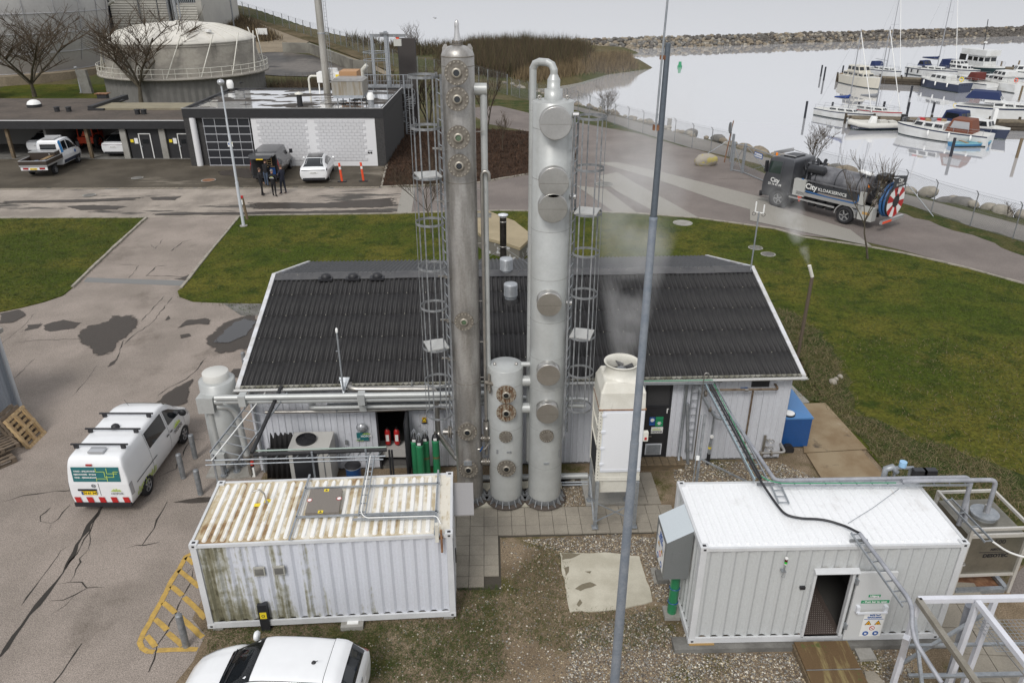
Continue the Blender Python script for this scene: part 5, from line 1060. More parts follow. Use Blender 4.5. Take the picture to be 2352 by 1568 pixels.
ps=gq(3,3,1790,1000);pd=(gq(3,3,2080,1480)-ps).normalized();pn=V3((-pd.y,pd.x,0));pa=math.atan2(pd.y,pd.x);bigm=MB().box(-.39,-.39,0,.39,.39,.04).mesh('paving_slab',PAVM)
for i in range(-1,5):
    for j in(0,1):p=ps+pd*(i*.8)+pn*(j*.8-.3);link('paving_slab',bigm,pv2,(p.x,p.y,.008+random.uniform(0,.01)),pa+random.uniform(-.01,.01))
sH_('asphalt_patch',[gq(3,3,*p)for p in[(2352,560),(2260,640),(2190,760),(2280,840),(2500,840),(2600,400),(2352,330)]],.008,ROADM)
# foundation slabs by the left end
sH_('pavement_slab',[m3(1285,580),m3(1335,575),m3(1410,700),m3(1320,715)],.02,CONC,thick=.03)
# things between wall and mossy container
def gcyl(lab,X,Ytop,Y_,h=1.45):
    p=PY(*q(1,2,X,Ytop),Y_);t=thg('gas_cylinder',lab,'gas cylinder',(p.x,Y_,0.02),0,'green gas cylinders by the doorway')
    z=p.z;MB().cyl((0,0,0),.112,z-.12,18).mk('body',GREEN,t);MB().lT([(.112,z-.12),(.108,z-.02),(.08,z+.06),(.04,z+.09)],18).mk('shoulder',bK,t)
    MB().lT([(.118,z-.16),(.118,z-.10)],18).mk('collar',mat('pale_green_band',(.06,.34,.16),.4,var=0),t);MB().box(-.05,-.118,z-.08,.05,-.10,z+.0).mk('label',rF,t)
    return t,z
for lab,X,Yt,Yy in(('green gas cylinder nearest the doorway with a wire valve guard',1405,860,19.45),('shorter green gas cylinder standing in front of its neighbours',1448,890,19.2),('green gas cylinder third from the doorway, brown-banded',1498,855,19.5),('rightmost green gas cylinder beside the bent silver pipe',1585,850,19.5)):
    t,z=gcyl(lab,X,Yt,Yy)
    if 'wire' in lab or 'brown' in lab or 'short' in lab:
        b=MB()
        for a in range(4):b.tB([(.07*cos(a*PI/4+PI/8*0),.07*sin(a*PI/4),z+.05),(.1*cos(a*PI/4),.1*sin(a*PI/4),z+.18),(0,0,z+.3),(-.1*cos(a*PI/4),-.1*sin(a*PI/4),z+.18),(-.07*cos(a*PI/4),-.07*sin(a*PI/4),z+.05)],.008,5)
        b.mk('valve_guard',gV,t)
    MB().cyl((0,0,z+.08),.03,.09,8).mk('valve',sT,t)
    if 'brown' in lab or 'rightmost' in lab:MB().lT([(.114,z-.75),(.114,z-.68)],18).mk('band',mat('brown_band',(.16,.12,.05),.6),t)
for lab,X in(('red fire extinguisher nearest the left door jamb',1178),('red fire extinguisher further right inside the doorway',1257)):
    p=wq(1,2,X,845,-.35);t=thg('fire_extinguisher',lab,'fire extinguisher',p,BA,'extinguishers in the doorway')
    MB().lT([(.001,-.28),(.085,-.27),(.09,-.24),(.09,.20),(.06,.27),(.03,.29)],18).mk('body',RED,t);MB().box(-.05,-.095,-.12,.05,-.085,.12).mk('label',rF,t);MB().cyl((0,0,.28),.03,.07,8).box(-.02,-.1,.33,.02,.04,.36).tB([(.03,0,.3),(.1,0,.2),(.1,-.02,-.1)],.012,6).mk('valve',bK,t)
p=wq(1,2,1225,940,-.35);tag(MB().box(-.62,-.2,-.04,.5,.3,-.35).mk('shelf',mat('white_shelf',(.45,.44,.42),.5)),'pale cabinet under the two extinguishers in the doorway','cabinet');bpy.data.objects['shelf'].location=(p.x,p.y,p.z+.12)
bp_=gq(1,2,882,1170);bz=19.75;pt=PY(*q(1,2,882,1085),19.6);br=thg('blue_barrel','blue plastic barrel with a black lid against the wall','barrel',(pt.x,19.55,0.02))
MB().lT([(.20,0),(.225,.05),(.235,.3),(.225,.55),(.235,.6),(.22,.66)],24).mk('body',BLUE,br);MB().lT([(.245,.64),(.25,.70),(.23,.72),(.001,.73)],24).mk('lid',bK,br);MB().torus((0,0,.655),.245,.012,24,6).mk('clamp_ring',gV,br);MB().add([(-.06,-.24,.28),(.06,-.24,.28),(0,-.24,.42)],[(0,1,2)]).mk('print',bK,br)
# heat-pump cabinets and fan
hz_=PY(*q(1,2,540,900),19.3)
hp_=thg('heat_pump','large pale outdoor heat pump cabinet with a dark front grille','heat pump',(gq(1,2,590,1200).x,19.15,0),BA)
xl,xr=PY(*q(1,2,345,1130),19.1).x-gq(1,2,590,1200).x,PY(*q(1,2,690,1130),19.1).x-gq(1,2,590,1200).x;hzz=PY(*q(1,2,540,960),19.1).z
MB().box(xl,0,.1,xr,.95,hzz).mk('cabinet',mat('beige_cabinet',(.50,.49,.46),.5,var=.04),hp_)
MB().box(xl+.12,-.01,.35,xl+.85,.0,hzz-.12).mk('grille',bM,hp_);MB().box(xl+1.02,-.012,.15,xl+1.05,.0,hzz-.04).mk('panel_seam',gZ_,hp_)
fz=thg('fan_guard','black round fan grille on top of the heat pump cabinet','fan',(hp_.location.x+xl+.45,19.6,hzz))
b=MB()
for r_ in(.1,.17,.24,.29):b.torus((0,0,.1),r_,.008,24,4)
for i in range(10):a=2*PI*i/10;b.tB([(.04*cos(a),.04*sin(a),.1),(.29*cos(a),.29*sin(a),.09)],.006,4)
b.mk('guard',bK,fz);MB().lT([(.30,0),(.31,.08)],28).disc((0,0,.02),.29,24).mk('drum',bK,fz)
b=MB().mesh('x',bK)if False else None
cs_=thg('corrugated_screen','stack of black corrugated sheets leaning by the left wall','sheet',(PY(*q(1,2,130,1080),19.5).x,19.5,.25));cme=wavesheet(1.12,.95,.03,'sheet',ROOFM)
for k_,(dy,ang)in enumerate(((0,1.2),(.35,1.2))):link('sheet',cme,cs_,(.0+.05*k_,dy,.0+.35*k_)).rotation_euler=(ang,0,0)
tag(MB().box(gq(1,2,110,1200).x,18.,0,gq(1,2,530,1200).x,18.75,.62).mk('flat_cabinet',mat('grey_flat_lid',(.30,.29,.27),.5,var=.05)),'low grey flat-topped cabinet behind the mossy container','cabinet')
# low pipe rack in front of the left wall (bridge 1)
zr=2.35
rk=thg('pipe_rack','galvanised pipe rack carrying black-wrapped pipes behind the mossy container','pipe rack')
def rq(X,Y,c_=1,z=zr):return gq(c_,2,X,Y,z)
rL,rR=rq(0,1045),rq(1150,1010)
for k_,(ya,yb,dz,r_)in enumerate(((1035,1012,0,.022),(1075,1040,0,.018))):MB().tB([rq(-380,ya+14,1,zr+dz),rq(1160 if k_==0 else 1140,yb,1,zr+dz)],r_*1.1,8).mk('rail',gV,rk)
MB().tB([rq(20,968,1,zr+.12),rq(1165,935,1,zr+.12)],.025,8).mk('rail',mat('green_tinged_rail',(.33,.40,.36),.5,.3,var=.1),rk)
for X,Y in((530,980),(990,960),(-320,1000)):a=rq(X,Y+20,1,zr+.1);MB().bar((a.x,a.y,0.02),(a.x,a.y,zr+.2),.05,.03).mk('post',gV,rk)
rgm=MB().bar((0,0,0),(.1,.32,0),.025,.02).mesh('rung',gV)
for i in range(13):a=rL.lerp(rR,(i+.3)/13);link('rung',rgm,rk,(a.x,a.y-.02,zr))
WRAP=mat('black_pipe_wrap',(.022,.022,.024),.7,var=.4,fI=14,bump=.01,bsc=30)
pipe_('wrapped_pipe','thick black-wrapped pipe lying along the rack behind the container',[rq(30,1000,1,zr+.1),rq(1170,957,1,zr+.1)],.055,WRAP,.05)
wb0=wq(1,2,268,415,.25);pipe_('wrapped_pipe','thick black-wrapped pipe slanting from the wall down to the rack',[wb0,rq(15,985,1,zr+.15)],.055,WRAP,.05)
for X in(1190,1212):a=rq(X,960,1,zr+.05);pipe_('wrapped_pipe',('left' if X<1200 else 'right')+' of two black-wrapped downpipes at the end of the rack',[a,(a.x,a.y,.1)],.03,WRAP,.05)
lb0=wq(1,2,205,450,.3);lb1=rq(-300,1010,1,zr+.05)
brg=ltray('cable_ladder','wide cable ladder slanting from the left eave down to the pipe rack',lb0,lb1+V3((.25,0,0)),.95,.3)
pipe_('conduit','white conduit running beside the slanting cable ladder',[wq(1,2,150,445,.25),rq(-330,1050,1,zr+.05)],.018,rF,.05,6,'conduit')
bcn=thg('beacon_post','red beacon on a white post at the left end of the rack','beacon',(gq(0,2,2175,1185).x,gq(0,2,2175,1185).y,0));zb_=PY(*q(0,2,2168,1100),bcn.location.y).z
MB().box(-.05,-.04,0,.05,.04,zb_).mk('post',rF,bcn);MB().cyl((0,0,zb_),.06,.08,14).mk('base',bK,bcn);MB().lT([(.07,zb_+.08),(.07,zb_+.2),(.04,zb_+.25),(.001,zb_+.26)],14).mk('lens',mat('red_beacon',(.6,.04,.02),.3,var=0),bcn)
# right-hand cable bridge and pipes to the container and filter
ZB=3.25
b0=wq(2,2,1790,385,.25);b1=gq(2,2,2235,1225,ZB)
cbm=ltray('cable_bridge','cable ladder bridge from the wall down to the white container roof',b0,b1,.34,.28)
PIPEG=mat('grey_lagged_pipe',(.27,.28,.31),.55,.2,c2_=(.36,.37,.40),sc=3,var=.1)
pb=[wq(2,2,1960,640,.6)];e_=gq(3,2,165,1190,ZB);pts=[gq(2,2,1965,650,3.1),gq(2,2,2352,1180,ZB-.02),gq(3,2,150,1175,ZB),gq(3,2,215,1220,ZB),gq(3,2,700,1213,ZB),gq(3,2,1880,1192,ZB),gq(3,2,1905,1215,ZB-.05)]
pf_=gq(3,2,1860,1500,2.2);pipe_('lagged_pipe','long grey lagged pipe following the bridge and the container back edge',[pts[0],pts[3],pts[5],V3((pts[5].x+.02,pts[5].y-.3,2.1))],.05,PIPEG,.15)
a=gq(3,2,1300,1225,ZB+.05);b_=gq(3,2,2110,1215,ZB+.05);dn=PY(*q(3,2,2045,1460),b_.y-.25)
pipe_('lagged_pipe','grey lagged pipe reaching over to the steel filter tank lid',[a,b_,V3((b_.x-.0,b_.y-.05,2.35))],.055,PIPEG,.18)
a=gq(3,2,1890,1240,ZB-.05);pipe_('lagged_pipe','grey lagged downpipe between container and filter tank',[a,V3((a.x+.03,a.y+.0,1.9))],.055,PIPEG,.1)
for k_,(col,off,r_)in enumerate(((bK,(-.06,0,.06),.03),(bK,(.0,0,.07),.022),(GREENS,(.1,0,.04),.012),(mat('pale_blue_cable',(.35,.5,.55),.5,var=0),(-.16,0,.06),.012))):
    o_v=V3(off);pth=[b0+o_v,b1+o_v]
    if k_==0:pth=[b0+o_v,b1+o_v,gq(3,2,215,1410,3.12),gq(3,2,300,1515,3.10),gq(3,3,430,155,3.10),gq(3,3,640,163,3.10),gq(3,3,830,225,3.12),gq(3,3,925,275,3.2)]
    if k_==2:pth=[b0+o_v,gq(3,2,100,1200,ZB+.05),gq(3,2,250,1245,ZB),gq(3,2,1250,1240,ZB)]
    o_=MB().tB(rounded(pth,.5,8),r_,8).mk('cable',col);tag(o_,['thick black cable snaking over the white container roof','black cable along the bridge to the container','green earth cable along the bridge and the container back edge','pale blue cable down the bridge'][k_],'cable')
lt2=ltray('cable_ladder','level cable ladder along the back edge of the white container',gq(3,2,230,1250,ZB-.03),gq(3,2,1860,1243,ZB-.03),.16,.38)
ltray('cable_ladder','short loose-ended cable ladder on the white container roof',gq(3,2,215,1245,3.15),gq(3,2,290,1415,3.12),.24,.22)
s0=gq(3,3,900,275,3.2);s1_=gq(3,3,1345,905,2.95)
ltray('cable_ladder','cable ladder dropping from the container front edge to the steel frame',s0,s1_,.20,.26)
pipe_('lagged_pipe','grey pipe dropping from the container front edge past the steel frame',[gq(3,3,940,285,3.25),gq(3,3,1390,880,3.),gq(3,3,1385,1080,2.75),gq(3,3,1420,1220,2.6),gq(3,3,1640,1560,2.3)],.045,PIPEG,.3)
tag(MB().bar(gq(3,3,855,345,3.1),gq(3,3,1005,342,3.1),.05,.05).mk('strut_rail',gZ_),'dark strut under the cable ladder at the container front edge','bracket')
tag(MB().bar(gq(3,2,60,1253,3.1),gq(3,2,205,1250,3.1),.06,.05).mk('strut_rail',gZ_),'dark strut under the bridge end at the container back edge','bracket')
pipe_('roof_wire','thin taut wire strung across the white container roof',[gq(3,2,1275,1290,3.1),gq(3,2,1050,1455,3.12),gq(3,3,840,195,3.1)],.008,gV,.05,5,'wire')
po=gq(2,2,1655,1225);pp=thg('support_post','perforated galvanised post with a slanting brace behind the container','post',(4.75,16.05,0));pz=PY(*q(2,2,1715,655),16.05).z
MB().box(-.03,-.025,0,.03,.025,pz).mk('post',gZ_,pp);MB().tB([(-.09,.0,1.),(-.09,0,pz-.02)],.014,6).mk('conduit',gV,pp);MB().bar((.0,0,pz-1.3),(1.9,.0,pz-2.35),.045,.03).mk('brace',gZ_,pp);MB().box(-.1,-.06,pz-1.32,-.02,-.02,pz-1.2).mk('box',rF,pp)
pk=wq(2,2,1738,400,.9);hk=thg('hooked_vent','slender hooked vent pipe by the bridge end at the wall','pipe',(pk.x,pk.y,0));hz2=PY(*q(2,2,1738,320),pk.y).z
MB().tB([(0,0,.3),(0,0,hz2)]+arc((.07,0,hz2),.07,PI,0,6)[1:]+[(.14,0,hz2-.1)],.018,8).mk('tube',sT,hk)
# ---- stainless filter tank
ft=thg('filter_tank','square stainless filter tank marked 500 DESOTEC beside the white container','tank',(11.35,14.85,0),.05)
TK=mat('dull_stainless_tank',(.28,.265,.225),.4,.7,c2_=(.22,.21,.18),sc=1.5,var=.06,fI=15);S_=1.50
MB().box(.03,.03,.62,S_-.03,S_-.03,1.85).add([(.03,.03,.62),(S_-.03,.03,.62),(S_-.03,S_-.03,.62),(.03,S_-.03,.62),(.4,.4,.3),(S_-.4,.4,.3),(S_-.4,S_-.4,.3),(.4,S_-.4,.3)],[(0,4,5,1),(1,5,6,2),(2,6,7,3),(3,7,4,0),(4,7,6,5)]).mk('body',TK,ft)
b=MB()
for a,b_ in(((0,0),(S_,0)),((S_,0),(S_,S_)),((S_,S_),(0,S_)),((0,S_),(0,0))):b.bar((a[0],a[1],2.10),(b_[0],b_[1],2.10),.06,.07)
for x in(0,S_):
    for y in(0,S_):b.box(x-.04,y-.04,0,x+.04,y+.04,2.14)
b.box(-.02,-.02,1.83,S_+.02,.04,1.93).box(-.02,-.02,.58,S_+.02,.03,.64)
b.mk('frame',mat('pale_steel_frame',(.58,.56,.52),.4,.3,var=.08),ft)
MB().box(.1,-.03,.0,1.4,.1,.12).box(0,0,.06,.12,1.5,.16).box(1.38,0,.06,1.5,1.5,.16).mk('skid',gV,ft);MB().box(.1,.1,0,1.4,1.3,.02).mk('drip_tray',RUST,ft)
MB().cyl((.85,.8,1.84),.30,.10,28).cyl((.85,.8,1.94),.34,.035,28).mk('manhole_lid',gV,ft);MB().tB([(.85,.8,1.97),(.85,.8,2.2)],.05,10).mk('lid_nozzle',sT,ft)
for i in range(14):a=2*PI*i/14;link('bolt',bmm,ft,(.85+.31*cos(a),.8+.31*sin(a),1.975)).rotation_euler=(PI/2,0,0)
text('lettering','500',.20,bK,ft,(.85,.022,1.66),(PI/2,0,0));text('lettering','AIRCON',.095,bK,ft,(.85,.022,1.42),(PI/2,0,0),bold=.003);text('lettering','DESOTEC',.15,bK,ft,(.85,.022,1.22),(PI/2,0,0),bold=.007);MB().box(.40,.024,1.325,1.3,.03,1.34).mk('rule',bK,ft)
text('lettering','AIRCON',.12,bK,ft,(.022,.6,1.42),(PI/2,0,-PI/2),bold=.003)
c_=pq(3,3,1915,435,14.55);MB().tB([(-.2,-.1,1.25),(-.05,-.12,1.12)],.05,8).torus((-.08,-.1,1.12),.08,.02,14,6).mk('bottom_valve',sT,ft)
ltray('cable_ladder','cable ladder with red end caps along the left edge of the filter tank',gq(3,2,1690,1375,2.45),gq(3,3,2045,355,2.4),.2,.5)
pipe_('white_hose','white hose hanging from the filter tank and leaving to the right',[gq(3,3,2080,355,2.4),gq(3,3,2200,440,2.1),gq(3,3,2352,490,1.9),gq(3,3,2600,520,1.8)],.025,rF,.3,8,'hose')
for k_,X in enumerate((1438,1525)):
    p=gq(3,2,X,1185,3.1);s_=thg('flood_light',('left' if k_==0 else 'right')+' of two black flood lights behind the container pipes','light',p,0,'flood lights behind the container');MB().box(-.16,-.08,0,.16,.06,.20).mk('housing',bK,s_);MB().box(-.16,-.08,.2,.16,.08,.215).mk('fins',bM,s_)
p=gq(3,2,1290,1150,3.1);ins=thg('gas_instrument','pipe stub with a blue flow transmitter behind the container','instrument',p);MB().box(-.2,-.04,.12,.3,.04,.16).box(-.18,-.03,-.1,-.13,.03,.12).box(.2,-.03,-.1,.25,.03,.12).mk('stand',gV,ins);MB().cyl((.0,0,.18),.09,.14,14).mk('transmitter',mat('pale_blue_plastic',(.3,.5,.7),.4,var=0),ins);MB().tB([(-.4,0,-.2),(-.4,0,.1),(-.25,0,.16),(-.1,0,0)],.07,10).mk('stub',gV,ins)
# ---- white steel frame at the lower right, with grating and cables
WSM=mat('white_structural_steel',(.66,.67,.72),.4,c2_=(.58,.59,.63),sc=2,var=.05,dI=((.36,.20,.08),2.6,.72,.78,None));ZF=2.9
fr=thg('pipe_gantry','white-painted steel pipe frame at the lower right corner','frame')
def fp_(X,Y,z=ZF):return gq(3,3,X,Y,z)
FA,FB=fp_(1440,850),fp_(1945,870);FX=(fp_(2352,835)-FA).normalized();FY=(fp_(1940,1568)-FA).normalized()
MB().bar(FA,FA+FX*3.4,.11,.11).mk('beam',WSM,fr);MB().bar(FA,FA+FY*3.4,.11,.11).mk('beam',mat('dark_steel_beam',(.22,.20,.16),.5,.2,var=.1,c2_=(.3,.28,.24),sc=2),fr);MB().bar(FB,FB+FY*3.2,.11,.11).mk('beam',WSM,fr)  # beam along FY is grey-brown, darker than the white ones
gl_=lambda p:(p.x,p.y,0)
for p in(FA+FX*.02,FB,FA+FX*2.9,FA+FY*2.,FA+FX*1.6):MB().bar(p-V3((0,0,.06)),gl_(p),.10,.10,up=tuple(FX)).mk('leg',WSM,fr)
MB().bar(fp_(1340,1170,2.2),gq(3,3,1235,1590,.0)+V3((0,0,.5)),.12,.12).mk('leg',WSM,fr)
for a,b_ in(((FA,1.),(FA+FX*1.6,2.6)),((FA,2.5),(FA+FY*1.2,.9)),((FA+FX*.1,1.6),(FA+FX*3,1.6)),((FA+FY*.7,1.5),(FA+FY*.7+FX*2.2,1.5)),((FA+FY*1.1,1.),(FA+FY*1.1+FX*2,1.)),((FA+FX*.3,.7),(FA+FX*3,.7))):
    pa_,pb_=V3(a[0]),V3(b_[0]);pa_.z=a[1];pb_.z=b_[1];MB().bar(pa_,pb_,.07,.05).mk('brace',gV,fr)
gd=thg('wire_tray','galvanised wire mesh trays crossing inside the white steel frame','wire tray')
b=MB()
for k_,(o_,e1_,e2_,na,nb)in enumerate(((FA+FX*1.3+V3((0,0,-.6)),FX,FY,22,9),(FA+FX*.2+FY*1.5+V3((0,0,-1.2)),FX,FY,26,6))):
    for i in range(na+1):b.bar(o_+e1_*(i*.09),o_+e1_*(i*.09)+e2_*(nb*.09),.008)
    for j in range(nb+1):b.bar(o_+e2_*(j*.09),o_+e2_*(j*.09)+e1_*(na*.09),.008)
b.mk('mesh',gV,gd)
cb_=MB();rr=random.Random(3)
for i in range(9):
    y_=rr.uniform(.9,2.6);pts=[FA+FX*(-.1+j*.45)+FY*(y_+rr.uniform(-.05,.05))+V3((0,0,-1.1+.12*sin(j*1.3+i)))for j in range(8)];cb_.tB(pts,.012,5)
tag(cb_.mk('cables',bK),'bundle of dark cables slung through the white steel frame','cable')
pipe_('steel_pipe','vertical grey pipe inside the white steel frame',[gq(3,3,1885,900,2.5),gq(3,3,1700,1568,.3)],.10,PIPEG,.05)
vb=thg('valve_cluster','cluster of small valves and fittings inside the white steel frame','valve',FA+FX*1.9+FY*1.6+V3((0,0,-1.6)))
for i in range(7):MB().cyl((rr.uniform(-.4,.4),rr.uniform(-.3,.3),rr.uniform(0,.3)),.05,.12,8,rr.choice('xyz')).mk('fitting',rr.choice([gV,sT,bK]),vb)
pipe_('thin_pipe','thin bright pipe slanting through the white steel frame',[fp_(2040,1120,2.2),fp_(2352,1500,2.2)],.015,sT,.05,6)
# blue oil tank by the right gable
bt_=thg('blue_tank','blue box-shaped tank with a round white cap by the right gable','tank',(8.95,21.5,0),BA);zt=PY(*q(3,2,340,690),21.5).z
MB().box(0,0,.06,1.,1.9,zt-.05).mk('body',BLUE,bt_);MB().box(-.02,-.02,zt-.05,1.03,1.93,zt).add([(-.02,-.02,zt),(1.03,-.02,zt),(1.03,1.93,zt),(-.02,1.93,zt),(.45,.6,zt+.06),(.45,1.6,zt+.06)],[(0,1,4),(1,2,5,4),(2,3,5),(3,0,4,5)]).mk('lid',BLUEL,bt_)
MB().cyl((.28,.22,zt+.01),.20,.05,24).mk('cap_ring',bK,bt_);MB().cyl((.28,.22,zt+.06),.175,.02,24).mk('cap',rF,bt_);MB().cyl((.25,-.28,.1),.2,.15,20,'y').mk('hose_reel',bK,bt_)
# VEHICLES
def cat_rom(a,b,c,d,t):return .5*((2*b)+(-a+c)*t+(2*a-5*b+4*c-d)*t*t+(-a+3*b-3*c+d)*t**3)
class Body:
    """smooth car body through cross-sections; half-section points run underside -> sill -> waist -> belt -> roof"""
    def __init__(s,st,sharp=()):
        s.st=[np.array(x,float)for x in st];s.x=[x[0]for x in st];s.sharp=sharp
    def sec(s,u):
        n=len(s.st);i=min(int(u),n-2);t=u-i
        a,b,c,d=s.st[max(i-1,0)],s.st[i],s.st[i+1],s.st[min(i+2,n-1)]
        r=cat_rom(a,b,c,d,t);l=b*(1-t)+c*t
        x,zb,zw,zs,zt,wb,ww,ws,wt=r*.6+l*.4
        return[(0,zb),(wb-.10,zb),(wb,zb+.10),(ww,zw),(ws,zs),(wt+.01,zt-.09*min(1,(zt-zs)/.3+.15)),(wt-.13,zt-.012),(0,zt)],x
    def P(s,u,v,side=1,off=0.):
        pts,x=s.sec(u);n=len(pts);i=min(int(v),n-2);t=v-i
        a,b,c,d=[np.array(pts[k])for k in(max(i-1,0),i,i+1,min(i+2,n-1))]
        r=cat_rom(a,b,c,d,t)*.55+(b*(1-t)+c*t)*.45;return np.array([x,side*r[0],r[1]])
    def N(s,u,v,side):
        e=.04;n=len(s.st)-1;p=s.P(u,v,side);a=s.P(min(u+e,n),v,side)-s.P(max(u-e,0),v,side);b=s.P(u,min(v+e,7),side)-s.P(u,max(v-e,0),side)
        c=np.cross(a,b)*(-side);l=np.linalg.norm(c);return c/l if l>1e-9 else np.array([0,0,1.])
    def uA(s,x):
        best=0; 
        lo,hi=0.,len(s.st)-1.
        for _ in range(40):
            m=(lo+hi)/2
            if s.sec(m)[1]<x:lo=m
            else:hi=m
        return lo
    def shell(s,nu=4,vs=None):
        vs=vs or[0,1,1.5,2,2.5,3,3.4,3.8,4,4.3,4.65,5,5.3,5.65,6,6.5,7];us=[i/nu for i in range((len(s.st)-1)*nu+1)]
        b=MB()
        for side in(1,-1):
            V=[s.P(u,v,side)for u in us for v in vs];m=len(vs)
            b.add(V,[(i*m+j,(i+1)*m+j,(i+1)*m+j+1,i*m+j+1)for i in range(len(us)-1)for j in range(m-1)],None,True)
        for u in(us[0],us[-1]):b.add([s.P(u,v,1)for v in vs]+[s.P(u,v,-1)for v in vs[::-1][1:-1]],[tuple(range(2*len(vs)-2))])
        return b
    def pQ_(s,b,u0,u1,v0,v1,side,off=.006,nu=6,nv=4,mi=None,v0b=None,v1b=None):
        """grid on the skin, pushed out; v0b/v1b give the v range at the u1 end"""
        v0b=v0 if v0b is None else v0b;v1b=v1 if v1b is None else v1b;V=[]
        for i in range(nu+1):
            f=i/nu;u=u0+(u1-u0)*f;a,c=v0+(v0b-v0)*f,v1+(v1b-v1)*f
            for j in range(nv+1):v=a+(c-a)*j/nv;V.append(s.P(u,v,side)+s.N(u,v,side)*off)
        m=nv+1;b.add(V,[(i*m+j,(i+1)*m+j,(i+1)*m+j+1,i*m+j+1)for i in range(nu)for j in range(nv)],mi,True);return b
def wheel_mesh(r,w_,rim=RIM,nm='tyre'):
    t=MB().lT([(r*.62,-w_/2),(r*.92,-w_/2),(r,-w_*.32),(r,w_*.32),(r*.92,w_/2),(r*.62,w_/2),(r*.62,-w_/2)],28,(0,0,0),'y').mesh('tyre',TYRE)
    b=MB();b.lT([(r*.63,-w_*.42),(r*.60,-w_*.3),(r*.12,-w_*.38),(.001,-w_*.40)],28,(0,0,0),'y',1).lT([(r*.63,w_*.42),(r*.60,w_*.3),(r*.001,w_*.36)],28,(0,0,0),'y',1)
    b.torus((0,-w_*.42,0),r*.60,r*.035,28,5,'y',0).torus((0,w_*.42,0),r*.60,r*.035,28,5,'y',0)
    for sgn in(-1,1):
        for i in range(5):a=2*PI*i/5;b.bar((r*.1*cos(a),sgn*w_*.42,r*.1*sin(a)),(r*.60*cos(a),sgn*w_*.42,r*.60*sin(a)),r*.16,.02,0,(0,1,0))
    return t,b.mesh('rim',[rim,bM])
def add_wheels(t,xs,tr,r,w_=.2,rim=RIM,arches=True,body=None):
    tm_,rm_=wheel_mesh(r,w_,rim)
    for x in xs:
        for sgn in(-1,1):
            wo=bpy.data.objects.new('wheel',tm_);C.objects.link(wo);wo.parent=t;wo.location=(x,sgn*tr,r);link('rim',rm_,wo)
    if arches and body:
        ab=MB()
        for x in xs:
            for sgn in(-1,1):
                V=[]
                n=18
                for i in range(n+1):
                    a=PI*(-.08+1.16*i/n)
                    for rr_ in(.0,r*1.16):
                        V.append((x+rr_*cos(a),sgn*(tr+w_*.36),r+rr_*sin(a)))
                ab.add(V,[(2*i,2*i+1,2*i+3,2*i+2)for i in range(n)])
        ab.mk('wheel_arch',bK,t)
def settle(t,o,yaw,sc):t.location=(o.x,o.y,o.z if len(o)>2 else .01);t.rotation_euler=(0,0,yaw);t.scale=(sc,sc,sc)
def by_wheels(t,rear_px,front_px,side,xr,xf,tr,z=.012,sc=None):
    """put the car where the photo shows its two near wheels touching the ground"""
    a,b=G(*rear_px),G(*front_px);d=b-a;s_=sc or d.length/(xf-xr);yaw=math.atan2(d.y,d.x);e=V3((cos(yaw),sin(yaw),0));n=V3((-e.y,e.x,0))
    o=a-e*xr*s_-n*side*tr*s_;t.location=(o.x,o.y,z);t.rotation_euler=(0,0,yaw);t.scale=(s_,s_,s_);return s_
# ---- white electric van with roof bars
VST=[(-2.28,.42,.70,.98,1.02,.70,.76,.74,.66),(-2.27,.28,.66,1.04,1.12,.80,.84,.82,.74),(-2.23,.27,.66,1.10,1.60,.82,.865,.84,.75),(-2.14,.27,.66,1.12,1.80,.83,.875,.85,.735),(-1.98,.26,.66,1.12,1.85,.83,.88,.855,.73),(-1.2,.25,.66,1.12,1.87,.83,.88,.855,.725),
       (-.3,.25,.66,1.12,1.88,.83,.88,.855,.72),(.45,.25,.66,1.10,1.87,.83,.88,.855,.71),(.95,.25,.66,1.08,1.74,.83,.88,.85,.67),(1.35,.25,.66,1.06,1.45,.83,.88,.84,.66),(1.68,.25,.66,1.03,1.15,.82,.87,.82,.66),(2.,.26,.64,.92,.99,.80,.84,.76,.60),(2.2,.28,.58,.76,.82,.72,.76,.68,.5),(2.28,.36,.5,.60,.64,.5,.56,.5,.36)]
V=Body(VST);van=thg('parked_van','white electric service van with roof bars and red-white rear stripes','van')
V.shell().mk('body',CARW,van)
for sd in(1,-1):
    g_=MB();V.pQ_(g_,V.uA(.50),V.uA(1.60),4.12,4.86,sd,v0b=4.1,v1b=4.45);g_.mk('side_window',GLASS,van)
    g_=MB();V.pQ_(g_,V.uA(-.80),V.uA(.35),4.12,4.86,sd);g_.mk('side_window',GLASS,van)
g_=MB()
for sd in(1,-1):V.pQ_(g_,V.uA(.86),V.uA(1.66),5.25,7,sd,nu=8)
g_.mk('windscreen',GLASS,van)
def vanrear(z):return float(np.interp(z,[.4,1.04,1.12,1.60,1.80],[-2.283,-2.28,-2.275,-2.235,-2.15]))-.012
def rearpatch(nm,y0,y1,z0,z1,m,off=0.):
    n=4;Vv=[]
    for i in range(n+1):
        z=z0+(z1-z0)*i/n;Vv+=[(vanrear(z)-off,y0,z),(vanrear(z)-off,y1,z)]
    return MB().add(Vv,[(2*i,2*i+1,2*i+3,2*i+2)for i in range(n)]).mk(nm,m,van)
rw=rearpatch('rear_window_sign',-.66,.66,1.10,1.56,TEAL)
RT=(PI/2-.09,0,-PI/2)
for i,s in enumerate(('VAND - SPILDEVAND','FJERNVARME - BYGAS','VIND - FJERNKØLING')):text('lettering',s,.064,rF,van,(vanrear(1.44-.1*i)-.016,.29,1.44-.1*i),RT,ext=.001,bold=.002)
b=MB()
